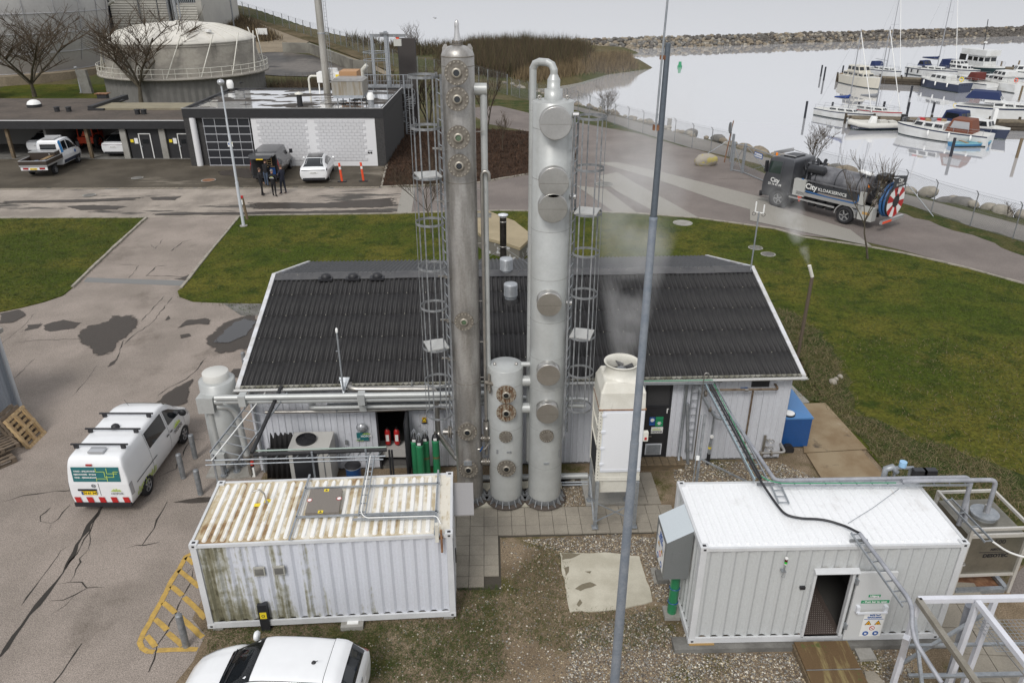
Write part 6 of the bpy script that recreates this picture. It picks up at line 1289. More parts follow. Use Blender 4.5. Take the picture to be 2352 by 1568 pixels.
for pl in([(-.02,1.53),(-.02,1.42),(-.25,1.42),(-.25,1.25)],[(-.32,1.53),(-.32,1.36),(-.6,1.36)],[(-.25,1.25),(-.5,1.25),(-.5,1.42),(-.64,1.42)],[(.0,1.12),(.0,1.2),(-.3,1.2)],[(-.3,1.12),(-.3,1.3)]):
    for a,c in zip(pl[:-1],pl[1:]):b.bar((vanrear(a[1])-.008,a[0],a[1]),(vanrear(c[1])-.008,c[0],c[1]),.016,.004,up=(1,0,0))
b.mk('pipe_motif',LIMEG,van)
for i in range(5):MB().add([(vanrear(.42)-.006,.74-.34*i,.40),(vanrear(.42)-.006,.57-.34*i,.40),(vanrear(.58)-.006,.60-.34*i,.58),(vanrear(.58)-.006,.77-.34*i,.58)],[(0,1,2,3)]).mk('red_stripe',RED,van)
MB().box(-2.32,-.80,.26,-2.1,.80,.39).mk('rear_bumper',bK,van)
MB().box(-2.305,.10,.66,-2.285,.52,.78).mk('number_plate',YPLATE,van);text('lettering','CH 61 347',.10,bK,van,(-2.31,.29,.72),(PI/2,0,-PI/2),bold=.002,ext=.001);MB().box(-2.308,.47,.665,-2.29,.52,.775).mk('plate_band',BLUES,van)
MB().box(-2.31,.08,.80,-2.28,.60,.85).mk('plate_handle',bK,van);MB().torus((-2.29,.14,.96),.05,.012,18,5,'x').box(-2.30,.08,.95,-2.285,.20,.97).mk('badge',gZ_,van)
text('lettering','HOFOR',.10,bM,van,(-2.305,-.48,.70),(PI/2,0,-PI/2),ext=.001);b=MB()
for i,h in enumerate([.03,.06,.09,.06,.10,.05,.07,.04]):b.box(-2.302,-.34-i*.036,.77,-2.295,-.32-i*.036,.77+h)
b.mk('skyline_mark',LIMEG,van)
MB().box(vanrear(1.62)-.02,.05,1.60,vanrear(1.65),.22,1.65).mk('brake_light',REDLAMP,van)
MB().box(vanrear(1.2)-.004,-.006,.62,vanrear(1.2)+.02,.006,1.04).mk('door_seam',bM,van)
for sd in(1,-1):
    lb=MB();V.pQ_(lb,V.uA(-2.262),V.uA(-2.12),2.9,3.8,sd,.012,3,3);lb.mk('tail_light',CLAMP,van)
    hb_=MB();V.pQ_(hb_,V.uA(1.86),V.uA(2.16),3.3,4.,sd,.010,3,3);hb_.mk('headlight',CLAMP,van)
    MB().lT([(.001,-.06),(.10,-.05),(.13,0),(.10,.05),(.001,.06)],14,(1.28,sd*.98,1.18),'x').mk('mirror',WHITE if sd>0 else bK,van)
    sl=MB();V.pQ_(sl,V.uA(-1.90),V.uA(-.55),3.32,3.38,sd,.008,8,1);sl.mk('door_rail',bK,van)
    lm_=MB()
    for x0,h in[(-1.95+i*.085,.25+.35*abs(sin(i*1.3)))for i in range(15)]:V.pQ_(lm_,V.uA(x0),V.uA(x0+.045),2.1,2.3+h,sd,.007,1,4)
    lm_.mk('livery_bars',LIMEG,van)
    seam=MB()
    for x0 in(.42,1.52,-.86):V.pQ_(seam,V.uA(x0),V.uA(x0+.012),2.1,4.9 if x0<1 else 4.1,sd,.005,1,8)
    seam.mk('door_seam',bM,van)
    hd_=MB()
    for x0 in(.48,.22):V.pQ_(hd_,V.uA(x0),V.uA(x0+.15),3.62,3.72,sd,.02,2,1)
    hd_.mk('door_handle',bK,van)
tx=text('lettering','HOFOR',.17,bM,van,(.98,-.91,.80),(PI/2-.02,0,0),ext=.001,bold=.004);b=MB()
for i,h in enumerate([.03,.06,.10,.07,.12,.06,.09,.05]):b.box(.76+i*.055,-.912,.91,.79+i*.055,-.89,.91+h)
b.mk('skyline_mark',LIMEG,van)
for x in(-1.75,-.95,-.10):
    rbm=MB().bar((x,-.80,1.985),(x,.80,1.985),.05,.035).box(x-.03,-.72,1.86,x+.03,-.60,1.98).box(x-.03,.60,1.86,x+.03,.72,1.98);rbm.mk('roof_bar',bK,van)
MB().box(-2.05,-.22,1.87,-1.80,.20,1.93).mk('roof_light_bar',CLAMP,van);MB().lT([(.12,0),(.11,.07),(.06,.11),(.001,.12)],14,(-.72,.05,1.88)).mk('beacon',bK,van);MB().tB([(.55,.25,1.87),(.48,.3,2.12)],.006,4).mk('aerial',bK,van)
add_wheels(van,(-1.36,1.37),.775,.315,.2,body=V)
by_wheels(van,(346,1133),(428,1015),-1,-1.36,1.37,.86)
# ---- generic hatch / crossover bodies
def hatch(name,lab,cat,st,paint,roofm,glass,wb,tr,wr,rear_glass=None,group=None,roof_u=None):
    B_=Body(st);t=thg(name,lab,cat,group=group);B_.shell().mk('body',paint,t);ug=B_.uA
    (wx0,wx1),(sx0,sx1),(rx0,rx1),(tx0,tx1)=glass
    g=MB()
    for sd in(1,-1):B_.pQ_(g,ug(wx0),ug(wx1),5.25,7,sd,nu=8)
    g.mk('windscreen',GLASS,t)
    for sd in(1,-1):
        xm=(sx0+sx1)/2-.1;B_.pQ_(g,ug(sx0),ug(xm-.03),4.12,4.75,sd,v0=4.12)if False else B_.pQ_(g,ug(sx0),ug(xm-.03),4.10,4.60,sd,v0b=4.10,v1b=4.84);B_.pQ_(g,ug(xm+.03),ug(sx1),4.10,4.84,sd,v0b=4.1,v1b=4.4)
    g.mk('side_window',GLASS,t);g=MB()
    for sd in(1,-1):B_.pQ_(g,ug(rx0),ug(rx1),5.3,7,sd,nu=6)
    g.mk('rear_window',GLASS,t)
    if tx1>tx0:
        g=MB()
        for sd in(1,-1):B_.pQ_(g,ug(tx0),ug(tx1),5.75,7,sd,nu=6)
        g.mk('roof_panel',roofm,t)
    add_wheels(t,wb,tr,wr,.2,body=B_);return t,B_
SW=[(-1.93,.40,.58,.78,.82,.55,.66,.66,.56),(-1.90,.28,.58,.86,.96,.74,.80,.78,.66),(-1.80,.26,.58,.92,1.14,.80,.85,.80,.66),(-1.55,.24,.58,.96,1.44,.82,.86,.81,.60),(-1.35,.22,.58,.97,1.49,.83,.865,.82,.59),(-.7,.22,.58,.96,1.52,.83,.86,.82,.60),(.0,.22,.58,.95,1.51,.83,.86,.81,.60),
      (.32,.22,.58,.94,1.43,.83,.86,.81,.59),(.75,.22,.58,.93,1.15,.83,.86,.80,.60),(1.02,.22,.58,.91,.97,.83,.86,.78,.58),(1.45,.24,.56,.80,.90,.80,.84,.72,.52),(1.75,.26,.52,.68,.76,.70,.76,.62,.44),(1.90,.34,.48,.56,.60,.45,.55,.45,.32)]
sw,SB=hatch('parked_car','white hatchback seen from above at the bottom edge, beside the mossy container','car',SW,CARW,CARW,((.20,1.),(-1.3,.80),(-1.84,-1.55),(0,-1)),(-1.19,1.24),.74,.31)
b=MB()
for sd in(1,-1):SB.pQ_(b,SB.uA(-1.62),SB.uA(-1.30),5.4,7,sd,.022,4,5)
b.mk('rear_spoiler',CARW,sw)
for sd in(1,-1):
    b=MB();SB.pQ_(b,SB.uA(-1.88),SB.uA(-1.50),4.05,4.75,sd,.012,5,3);b.mk('tail_light',REDLAMP,sw)
    b=MB();SB.pQ_(b,SB.uA(1.35),SB.uA(1.74),3.5,4.3,sd,.010,4,3);b.mk('headlight',CLAMP,sw)
    b=MB();SB.pQ_(b,SB.uA(-1.28),SB.uA(.30),5.22,5.34,sd,.004,8,1);b.mk('roof_seam',bK,sw)
    MB().lT([(.001,-.05),(.09,-.045),(.12,0),(.10,.05),(.001,.07)],14,(.62,sd*.95,1.02),'x').mk('mirror',CARW,sw)
    b=MB()
    for x0 in(-.35,.68,-1.15):SB.pQ_(b,SB.uA(x0),SB.uA(x0+.012),2.1,4.9 if x0<.5 else 4.,sd,.004,1,8)
    b.mk('door_seam',bM,sw)
b=MB()
for sd in(1,-1):SB.pQ_(b,SB.uA(-1.30),SB.uA(-1.285),5.3,7,sd,.004,1,5)
b.mk('tailgate_seam',bK,sw)
MB().tB([(-1.,.12,1.53),(-1.12,.2,1.66)],.008,5).lT([(.05,0),(.03,.03),(.001,.035)],10,(-1.,.12,1.51)).mk('aerial',bK,sw);b=MB()
MB().obox((.80,.25,1.13),(.02,.35,0),(.01,0,0),(0,0,.01)).obox((.92,-.2,1.04),(.02,.35,0),(.01,0,0),(0,0,.01)).mk('wipers',bK,sw)
MB().box(-1.935,-.26,.62,-1.925,.26,.73).mk('number_plate',rF,sw);MB().box(-1.925,-.05,.84,-1.90,.05,.94).mk('badge',gZ_,sw)
sw.location=(-5.15,11.52,.01);sw.rotation_euler=(0,0,PI-.045);sw.scale=(1.02,1.02,1.)
# ---- white crossover (glass roof)
TS=[(-2.38,.45,.62,.84,.90,.6,.78,.72,.60),(-2.34,.30,.62,.92,1.00,.82,.90,.86,.74),(-2.18,.28,.62,1.00,1.10,.88,.945,.90,.74),(-1.75,.26,.62,1.04,1.36,.90,.955,.90,.62),(-1.2,.24,.62,1.05,1.56,.90,.96,.89,.60),(-.4,.22,.62,1.03,1.62,.90,.955,.88,.61),(.3,.22,.62,1.01,1.57,.90,.95,.88,.60),
      (.85,.22,.62,.99,1.36,.90,.95,.87,.60),(1.35,.22,.62,.96,1.06,.90,.95,.85,.62),(1.8,.24,.60,.86,.95,.88,.93,.80,.56),(2.2,.28,.55,.70,.78,.78,.84,.68,.45),(2.36,.36,.5,.58,.62,.5,.6,.5,.34)]
DG=mat('black_glass_roof',(.02,.02,.022),.08,var=0,coat=.5)
def crossover(name,lab,group=None,glassroof=True,rear=None,plate='DS 28 946',spoiler=False):
    t,B_=hatch(name,lab,'car',TS,CARW,DG,((.5,1.32),(-1.5,1.05),(-2.12,-1.30),(-1.2,.40)if glassroof else(0,-1)),(-1.42,1.45),.80,.35,group=group)
    for sd in(1,-1):
        b=MB();B_.pQ_(b,B_.uA(-2.33),B_.uA(-2.10),3.75,4.2,sd,.012,4,3);b.mk('tail_light',rear or REDLAMP,t)
        MB().lT([(.001,-.05),(.09,-.045),(.11,0),(.09,.05),(.001,.07)],12,(.75,sd*1.03,1.10),'x').mk('mirror',CARW,t)
    MB().box(-2.40,-.74,.26,-2.30,.74,.42).mk('diffuser',bK,t);MB().box(-2.405,-.26,.72,-2.385,.26,.83).mk('number_plate',rF,t);text('lettering',plate,.09,bK,t,(-2.41,0,.775),(PI/2,0,-PI/2),ext=.001)
    if rear:MB().box(-2.375,-.78,.90,-2.34,.78,.95).mk('light_bar',rear,t)
    return t
te=crossover('parked_car','white glass-roofed car parked between the dark van and the orange posts',rear=bK)
by_wheels(te,(757,414.5),(767,393),-1,-1.42,1.45,.9,sc=1.10)
su=crossover('parked_car','white car parked inside the carport left of the dark doors',glassroof=False,rear=mat('dark_tail_lamp',(.05,.01,.02),.2,var=0),plate='EA 18 042')
su.scale=(1.12,)*3;p=gq(0,0,985,1345);su.location=(p.x,p.y+2.6,.012);su.rotation_euler=(0,0,PI/2+.02)
su2=crossover('parked_car','white car with a dark roof half hidden behind the flatbed truck in the carport',glassroof=True,plate='CW 31 507');su2.scale=(1.12,)*3;p=gq(0,0,330,1345);su2.location=(p.x,p.y+3.2,.012);su2.rotation_euler=(0,0,PI/2-.08)
# ---- dark service van with its tailgate up
DVP=mat('dark_grey_van_paint',(.040,.041,.045),.32,.3,var=.05,coat=.6)
DV=[(-2.50,.46,.8,1.05,1.08,.72,.84,.82,.74),(-2.49,.32,.8,1.12,1.2,.88,.94,.92,.84),(-2.46,.30,.8,1.20,1.70,.90,.97,.94,.84),(-2.38,.30,.8,1.22,1.93,.91,.98,.95,.82),(-1.6,.28,.8,1.22,1.98,.91,.985,.95,.81),(-.2,.28,.8,1.21,1.98,.91,.985,.95,.80),(.75,.28,.8,1.19,1.95,.91,.985,.95,.78),(1.25,.28,.8,1.16,1.72,.91,.98,.93,.73),(1.75,.28,.78,1.12,1.30,.90,.97,.90,.72),(2.1,.30,.72,1.,1.08,.86,.92,.82,.62),(2.4,.32,.62,.78,.84,.74,.8,.68,.46),(2.48,.40,.54,.62,.66,.5,.6,.5,.34)]
VB=Body(DV);dv=thg('parked_van','dark grey van with its tailgate raised, people gathered behind it','van');VB.shell().mk('body',DVP,dv)
g_=MB()
for sd in(1,-1):VB.pQ_(g_,VB.uA(.9),VB.uA(1.72),5.25,7,sd,nu=8);VB.pQ_(g_,VB.uA(.55),VB.uA(1.6),4.1,4.86,sd,v0b=4.1,v1b=4.35)
g_.mk('windows',GLASS,dv)
for sd in(1,-1):
    b=MB()
    for i in range(9):VB.pQ_(b,VB.uA(-2.35+i*.12),VB.uA(-2.29+i*.12),3.4,4.6-.06*i,sd,.006,1,4,v0b=3.5)
    b.mk('livery_checks',gZ_,dv);b=MB();VB.pQ_(b,VB.uA(-2.485),VB.uA(-2.40),3.,4.6,sd,.014,2,4);b.mk('tail_light',REDLAMP,dv);MB().box(1.2,sd*1.-.0,1.2,1.32,sd*1.22,1.48).mk('mirror',bK,dv)
text('lettering','bravida',.22,rF,dv,(.35,-.99,.85),(PI/2,0,0),ext=.001)
dv_in=MB().box(-2.53,-.80,.50,-2.47,.80,1.85);dv_in.mk('load_opening',DARKIN,dv)
ins_=MB().box(-2.56,-.70,1.05,-2.53,-.10,1.10,0).box(-2.56,-.70,.55,-2.53,-.35,1.,1)
for i in range(4):ins_.box(-2.57,-.52,1.18+i*.15,-2.54,-.22,1.21+i*.15,0)
ins_.box(-2.57,-.54,1.12,-2.54,-.50,1.75,0).box(-2.57,-.24,1.12,-2.54,-.20,1.75,0).mk('shelving',[PALW,BLUES],dv)
tg=MB().add([(-2.42,-.86,1.97),(-2.42,.86,1.97),(-3.30,.80,2.),(-3.30,-.80,2.),(-3.62,.60,1.84),(-3.62,-.60,1.84),(-2.42,-.86,1.90),(-2.42,.86,1.90),(-3.30,.80,1.92),(-3.30,-.80,1.92),(-3.62,.60,1.80),(-3.62,-.60,1.80)],[(0,1,2,3),(3,2,4,5),(6,9,8,7),(9,11,10,8),(0,3,9,6),(3,5,11,9),(1,7,8,2),(2,8,10,4),(4,10,11,5),(0,6,7,1)]).mk('tailgate',DVP,dv);MB().box(-3.64,-.22,1.78,-3.62,.22,1.85).mk('number_plate',YPLATE,tg)
MB().box(-2.60,-.86,.30,-2.46,.86,.48).mk('rear_bumper',bK,dv)
add_wheels(dv,(-1.45,1.50),.86,.34,.22,body=VB)
a=G(645,418.5);b_=G(669,392);d=b_-a;yw=math.atan2(d.y,d.x)+.03;dv.rotation_euler=(0,0,yw);dv.scale=(1.10,)*3
e=V3((cos(yw),sin(yw),0));n=V3((-e.y,e.x,0));o_=a+e*2.5*1.1+n*.95*1.1;dv.location=(o_.x,o_.y,.012)
# ---- white double-cab flatbed truck
fbt=thg('flatbed_truck','white double-cab flatbed truck with blue corners and an open black bed','pickup truck')
FS=[(.10,.40,.95,1.30,1.34,.80,.88,.86,.80),(.12,.38,.95,1.32,2.00,.86,.95,.92,.84),(.20,.36,.95,1.34,2.28,.90,.97,.94,.80),(1.,.36,.95,1.34,2.34,.91,.98,.94,.80),(1.9,.36,.95,1.33,2.30,.91,.98,.94,.79),(2.5,.36,.95,1.30,1.95,.91,.98,.93,.76),(3.,.36,.92,1.24,1.42,.90,.97,.90,.74),(3.45,.36,.86,1.08,1.18,.86,.92,.84,.60),(3.72,.38,.72,.85,.92,.72,.8,.66,.46),(3.78,.44,.6,.7,.74,.5,.6,.5,.34)]
FBd=Body(FS);FBd.shell().mk('cab',CARW,fbt);g_=MB()
for sd in(1,-1):FBd.pQ_(g_,FBd.uA(2.1),FBd.uA(2.96),5.25,7,sd,nu=8);FBd.pQ_(g_,FBd.uA(.55),FBd.uA(1.25),4.1,4.86,sd);FBd.pQ_(g_,FBd.uA(1.38),FBd.uA(2.72),4.1,4.86,sd,v0b=4.1,v1b=4.35)
g_.mk('windows',GLASS,fbt);MB().box(.085,-.62,1.50,.13,.62,2.02).mk('rear_window',GLASS,fbt)
for sd in(1,-1):
    b=MB();FBd.pQ_(b,FBd.uA(.13),FBd.uA(.50),4.,5.2,sd,.008,3,6);b.mk('corner_livery',mat('azure_livery',(.05,.28,.62),.4,var=.05),fbt);b=MB();FBd.pQ_(b,FBd.uA(.3),FBd.uA(3.3),2.,2.55,sd,.008,8,2);b.mk('side_cladding',mat('navy_cladding',(.03,.04,.07),.4),fbt)
    MB().box(2.55,sd*1.02-.04,1.35,2.68,sd*1.28,1.72).mk('mirror',bK,fbt);MB().cyl((2.3,sd*.985-(.0 if sd>0 else .012),1.08),.13,.012,14,'y').mk('door_emblem',BLUES,fbt)
MB().box(.35,-.5,2.34,1.25,.5,2.42).box(1.3,-.62,2.36,1.45,.62,2.50,None).mk('roof_box',mat('alu_box',(.5,.5,.5),.35,.6),fbt)
ALU=MATS['alu_box'];PLY=mat('brown_ply_side',(.045,.032,.024),.5,var=.15)
MB().box(-2.75,-1.02,.88,.0,1.02,.96).mk('bed_floor',mat('bed_boards',(.16,.12,.085),.8,var=.2),fbt)
b=MB()
for(x0,y0,x1,y1_)in((-2.77,-1.05,-2.72,1.05),(-2.75,-1.05,-.02,-1.),(-2.75,1.,-.02,1.05)):b.box(x0,y0,1.,x1,y1_,1.30,0);b.box(x0-.006,y0-.006,.88,x1+.006,y1_+.006,1.,1);b.box(x0-.006,y0-.006,1.29,x1+.006,y1_+.006,1.34,1)
b.mk('drop_side',[PLY,ALU],fbt)
tb_=MB().box(-1.05,-.98,.96,-.20,.98,1.62,0).box(-1.10,-1.,1.62,-.16,1.,1.68,1);tb_.mk('tool_chest',[PLY,ALU],fbt);MB().box(-1.07,-.6,1.42,-1.05,-.52,1.55).mk('latch',ALU,fbt)
ld=MB().box(-2.6,-.86,1.36,-.3,-.83,1.40).box(-2.6,-.62,1.36,-.3,-.59,1.40)
for i in range(11):ld.box(-2.5+i*.21,-.84,1.365,-2.46+i*.21,-.60,1.39)
o=ld.mk('ladder',PALW);tag(o,'wooden ladder lying along the right side of the flatbed truck bed','ladder'); 
b=MB()
for i,(x,y)in enumerate(((-1.9,.3),(-1.7,.0),(-1.5,.35),(-1.45,-.2))):b.obox((x,y,1.03),(.22,.05,0),(-.03,.14,0),(0,0,.05))
tc_=b.mk('tool_cases',mat('grey_blue_case',(.12,.17,.26),.5,var=.2),kind='stuff');tag(tc_,'blue-grey tool cases lying in the flatbed truck bed','tool cases')
MB().box(-2.72,-1.,.60,-2.64,1.,.86).mk('rear_bumper',CARW,fbt)
for sd in(1,-1):MB().box(-2.74,sd*.62-.2,.66,-2.71,sd*.62+.2,.80).mk('tail_light',REDLAMP,fbt)
MB().box(-2.745,-.22,.64,-2.72,.30,.76).mk('number_plate',YPLATE,fbt);text('lettering','DL 73 800',.10,bK,fbt,(-2.75,.04,.70),(PI/2,0,-PI/2),ext=.001)
MB().box(-2.6,-.42,.45,3.2,.42,.66).mk('chassis',bK,fbt);add_wheels(fbt,(-1.45,2.60),.88,.35,.24)
s_=by_wheels(fbt,(131.5,400),(183,373.5),-1,-1.45,2.60,.98,sc=None); 
for o in(bpy.data.objects['ladder'],tc_):o.location=fbt.location;o.rotation_euler=fbt.rotation_euler;o.scale=fbt.scale
# ---- red tractor in the carport
tr_=thg('red_tractor','small red tractor parked deep in the dark carport','tractor',gq(0,0,710,1300)+V3((0,2.2,.01)),PI/2)
MB().box(-.1,-.38,.6,1.5,.38,1.25).mk('bonnet',ORANGE,tr_);b=MB()
for x in(-1.2,-.15):
    for y in(-.65,.65):b.bar((x,y,.9),(x+.05,y*.95,2.3),.07)
b.mk('cab_frame',ORANGE,tr_);MB().box(-1.3,-.75,2.3,.0,.75,2.42).mk('cab_roof',ORANGE,tr_);MB().box(-1.2,-.64,1.2,-1.17,.64,2.25).mk('cab_glass',GLASS,tr_);MB().box(-1.35,-.7,.55,-.1,.7,1.1).mk('body',ORANGE,tr_);MB().add([(-1.42,-.25,1.2),(-1.42,.25,1.2),(-1.42,0,1.65)],[(0,1,2)]).mk('warning_triangle',mat('slow_triangle',(.9,.12,.05),.5,var=0),tr_)
for x,r_ in((-.85,.62),(1.1,.4)):
    tm_,rm_=wheel_mesh(r_,.32,ORANGE)
    for sd in(1,-1):wo=link('wheel',tm_,tr_,(x,sd*.85,r_));link('rim',rm_,wo)
# ---- vacuum truck
vt=thg('vacuum_truck','dark grey sewer vacuum truck lettered City KLOAKSERVICE by the fence','truck')
TGP=mat('dark_truck_paint',(.060,.062,.070),.38,.2,var=.1,coat=.4);TANKM=mat('scuffed_tank',(.12,.12,.13),.42,.4,c2_=(.20,.20,.21),sc=2,var=.15)
WB=4.55;K=MB()
CABS=[(WB-.72,.62,1.3,1.95,2.,1.05,1.18,1.17,1.1),(WB-.70,.60,1.3,1.98,2.92,1.14,1.22,1.21,1.12),(WB-.55,.58,1.3,1.98,3.05,1.15,1.235,1.22,1.10),(WB+.5,.55,1.3,1.95,3.05,1.15,1.235,1.22,1.08),(WB+1.,.50,1.3,1.92,2.95,1.15,1.23,1.21,1.05),(WB+1.22,.48,1.25,1.85,2.25,1.14,1.22,1.18,1.05),(WB+1.34,.46,1.1,1.55,1.70,1.12,1.19,1.13,1.),(WB+1.38,.5,.95,1.2,1.25,.9,1.,.95,.8)]
CB=Body(CABS);CB.shell().mk('cab',TGP,vt);g_=MB()
for sd in(1,-1):CB.pQ_(g_,CB.uA(WB+1.02),CB.uA(WB+1.27),5.2,7,sd,.01,6,5);CB.pQ_(g_,CB.uA(WB+.12),CB.uA(WB+.98),4.1,4.8,sd,.01,5,4)
g_.mk('cab_windows',mat('greenish_glass',(.03,.045,.04),.08,var=0,coat=.4),vt);b=MB()
for sd in(1,-1):CB.pQ_(b,CB.uA(WB+.0),CB.uA(WB+.02),2.2,4.9,sd,.008,1,8)
b.mk('door_seam',bK,vt)
MB().box(WB-.3,-.55,3.05,WB+.5,.55,3.12).mk('roof_hatch',bM,vt);MB().bar((WB+.9,-1.,3.18),(WB+.9,1.,3.22),.10,.22).tB([(WB+.9,.9,3.2),(WB-.4,.6,3.15)],.025,6).tB([(WB+.9,-.9,3.2),(WB-.4,-.6,3.15)],.025,6).mk('light_bar',ALU,vt)
MB().cyl((WB+.7,1.02,3.10),.07,.16,12).mk('amber_beacon',mat('amber_lens',(.9,.25,.02),.3,var=0),vt)
for sd in(1,-1):MB().box(WB+1.05,sd*1.26-.05,2.05,WB+1.18,sd*1.42,2.75).mk('mirror',bK,vt);MB().box(WB+1.33,sd*.85-.18,.82,WB+1.41,sd*.85+.18,.98).mk('headlight',CLAMP,vt)
MB().box(WB+1.36,-1.2,.42,WB+1.46,1.2,.75).mk('front_bumper',bK,vt);MB().box(WB+1.25,-.9,1.2,WB+1.40,.9,1.5).mk('grille',bK,vt)
def ltext(s,size,x,y,z,bold=.0,m=rF):return text('lettering',s,size,m,vt,(x,y,z),(PI/2,0,PI),bold=bold,ext=.002)
ltext('City',.38,WB+.42,1.245,1.62,.008);ltext('33 14 41 09',.20,WB+.40,1.245,1.36,.004)
MB().box(-1.6,-.42,.62,WB+.6,-.28,.90).box(-1.6,.28,.62,WB+.6,.42,.90).mk('chassis_rails',bM,vt)
MB().cyl((-.75,0,2.02),.78,3.55,36,'x').lT([(.78,2.80),(.62,2.92),(.3,3.),(.001,3.02)],36,(0,0,2.02),'x').lT([(.78,-.75),(.62,-.87),(.3,-.95),(.001,-.97)],36,(0,0,2.02),'x').mk('tank',TANKM,vt)
b=MB()
for x in(-.2,1.2,2.5):b.lT([(.78,x),(.81,x+.01),(.81,x+.05),(.78,x+.06)],36,(0,0,2.02),'x')
b.mk('tank_band',bM,vt)
MB().cyl((2.05,.70,2.65),.26,.95,20,'x').lT([(.26,2.05),(.18,1.97),(.001,1.95)],20,(0,.70,2.65),'x').mk('silencer',bM,vt)
b=MB();rr=random.Random(8)
for i in range(9):x=2.9+rr.uniform(0,.75);y=rr.uniform(-.9,.9);b.tB([(x,y,1.9+rr.uniform(0,.6)),(x+rr.uniform(-.3,.3),y+rr.uniform(-.4,.4),2.5+rr.uniform(0,.45)),(x+rr.uniform(-.5,.3),y+rr.uniform(-.5,.5),2.3)],rr.uniform(.05,.11),8)
b.cyl((3.2,.2,2.65),.28,.22,18).box(2.85,-.9,1.,3.75,.9,1.9).mk('pump_unit',bM,vt)
MB().box(WB-1.75,1.,1.02,WB-.95,1.28,2.02).mk('side_locker',mat('grey_locker',(.42,.42,.40),.5,var=.08),vt)
MB().add([(-.55,1.16,1.48),(3.05,1.16,1.48),(3.05,1.16,1.90),(-.55,1.16,1.90),(-.55,1.22,1.48),(3.05,1.22,1.48),(3.05,1.22,1.90),(-.55,1.22,1.90)],[(0,1,2,3),(4,7,6,5),(0,4,5,1),(3,2,6,7),(0,3,7,4),(1,5,6,2)]).mk('name_board',mat('charcoal_board',(.035,.037,.042),.5,var=.05),vt)
ltext('City',.46,2.42,1.23,1.70,.010);ltext('KLOAKSERVICE',.27,1.02,1.23,1.66,.002)
MB().box(-.75,.95,1.98,2.9,1.15,2.03).mk('tank_shelf',TANKM,vt)
b=MB().box(-.95,1.02,1.20,3.35,1.26,1.24).box(-.95,1.24,1.10,3.35,1.28,1.30);b.mk('hose_tray',ALU,vt)
b=MB()
for k_ in range(3):b.tB(rounded([(3.15-.04*k_,1.12,2.05),(3.35+.03*k_,1.14,1.75),(3.15,1.14,1.36+.03*k_),(1.2,1.12,1.28),(-.4,1.12,1.28+.02*k_),(-.62-.03*k_,1.14,1.55),(-.5,1.1,1.85)],.25),.045,8)
b.mk('blue_hose',mat('blue_hose',(.03,.11,.27),.5,var=.1),vt)
MB().bar((.75,1.18,.82),(3.85,1.18,.82),.05,.10).mk('side_guard',ALU,vt);b=MB()
for x in(1.,1.6,2.2):b.box(x,.6,.5,x+.4,1.,.95)
b.mk('valve_gear',bK,vt);MB().lT([(.05,.65),(.10,.8),(.16,.98),(.16,1.05)],12,(3.15,1.1,0)).mk('red_funnel',ORANGE,vt);MB().box(3.55,.7,.55,4.,1.15,1.).mk('battery_box',bK,vt)
ar=MB()
for i in range(10):
    a0=PI*(.0+i/10);a1=PI*((i+1)/10);ar.add([(.68*cos(a0),.72,.52+.68*sin(a0)),(.68*cos(a1),.72,.52+.68*sin(a1)),(.68*cos(a1),1.27,.52+.68*sin(a1)),(.68*cos(a0),1.27,.52+.68*sin(a0))],[(0,1,2,3)]);ar.add([(.68*cos(a0),1.27,.52+.68*sin(a0)),(.68*cos(a1),1.27,.52+.68*sin(a1)),(.62*cos(a1),1.27,.52+.62*sin(a1)),(.62*cos(a0),1.27,.52+.62*sin(a0))],[(0,1,2,3)])
ar.mk('mudguard',ALU,vt);MB().box(-1.65,.75,.50,-.78,1.25,1.25).mk('rear_locker',mat('grey_locker',(.4,.4,.4),.5),vt);MB().box(-1.50,1.252,.85,-1.05,1.262,1.).mk('locker_label',mat('dull_orange_label',(.5,.3,.1),.5),vt)
MB().box(-2.3,-1.2,.50,-2.15,1.22,.68).mk('rear_bumper',ALU,vt);MB().box(-2.32,.2,.53,-2.30,1.15,.65).mk('reflective_strip',ORANGE,vt)
# hose reel with red and white sectors on the tail
rl_=MB();R_=.92
for i in range(12):a0,a1=2*PI*i/12,2*PI*(i+1)/12;rl_.add([(-2.22,.32*cos(a0),1.65+.32*sin(a0)),(-2.22,R_*cos(a0),1.65+R_*sin(a0)),(-2.22,R_*cos((a0+a1)/2)*1.,1.65+R_*sin((a0+a1)/2)),(-2.22,R_*cos(a1),1.65+R_*sin(a1)),(-2.22,.32*cos(a1),1.65+.32*sin(a1))],[(0,1,2,3,4)],i%2)
rl_.cyl((-2.24,0,1.65),.34,.1,24,'x',2).lT([(R_,-2.2),(R_,-1.85)],32,(0,0,1.65),'x',2);rl_.mk('hose_reel',[RED,rF,bM],vt)
MB().torus((-2.,.0,1.65),.86,.1,32,8,'x').torus((-1.85,.1,1.7),.92,.08,32,8,'x').mk('reel_hose',MATS['blue_hose'],vt);MB().box(-2.28,-.60,2.50,-2.24,.75,3.05).mk('tail_board',MATS['charcoal_board'],vt);text('lettering','City',.30,rF,vt,(-2.29,.05,2.88),(PI/2,0,-PI/2),bold=.008);text('lettering','33 14 41 09',.17,rF,vt,(-2.29,.05,2.65),(PI/2,0,-PI/2),bold=.003)
b=MB()
for i in range(14):p=V3((rr.uniform(-1.9,-1.),rr.uniform(-1.,1.),rr.uniform(1.2,2.6)));b.tB([p,p+V3((rr.uniform(-.4,.4),rr.uniform(-.4,.4),rr.uniform(.1,.6))),p+V3((rr.uniform(-.5,.6),rr.uniform(-.3,.3),rr.uniform(-.2,.4)))],rr.uniform(.04,.10),7)
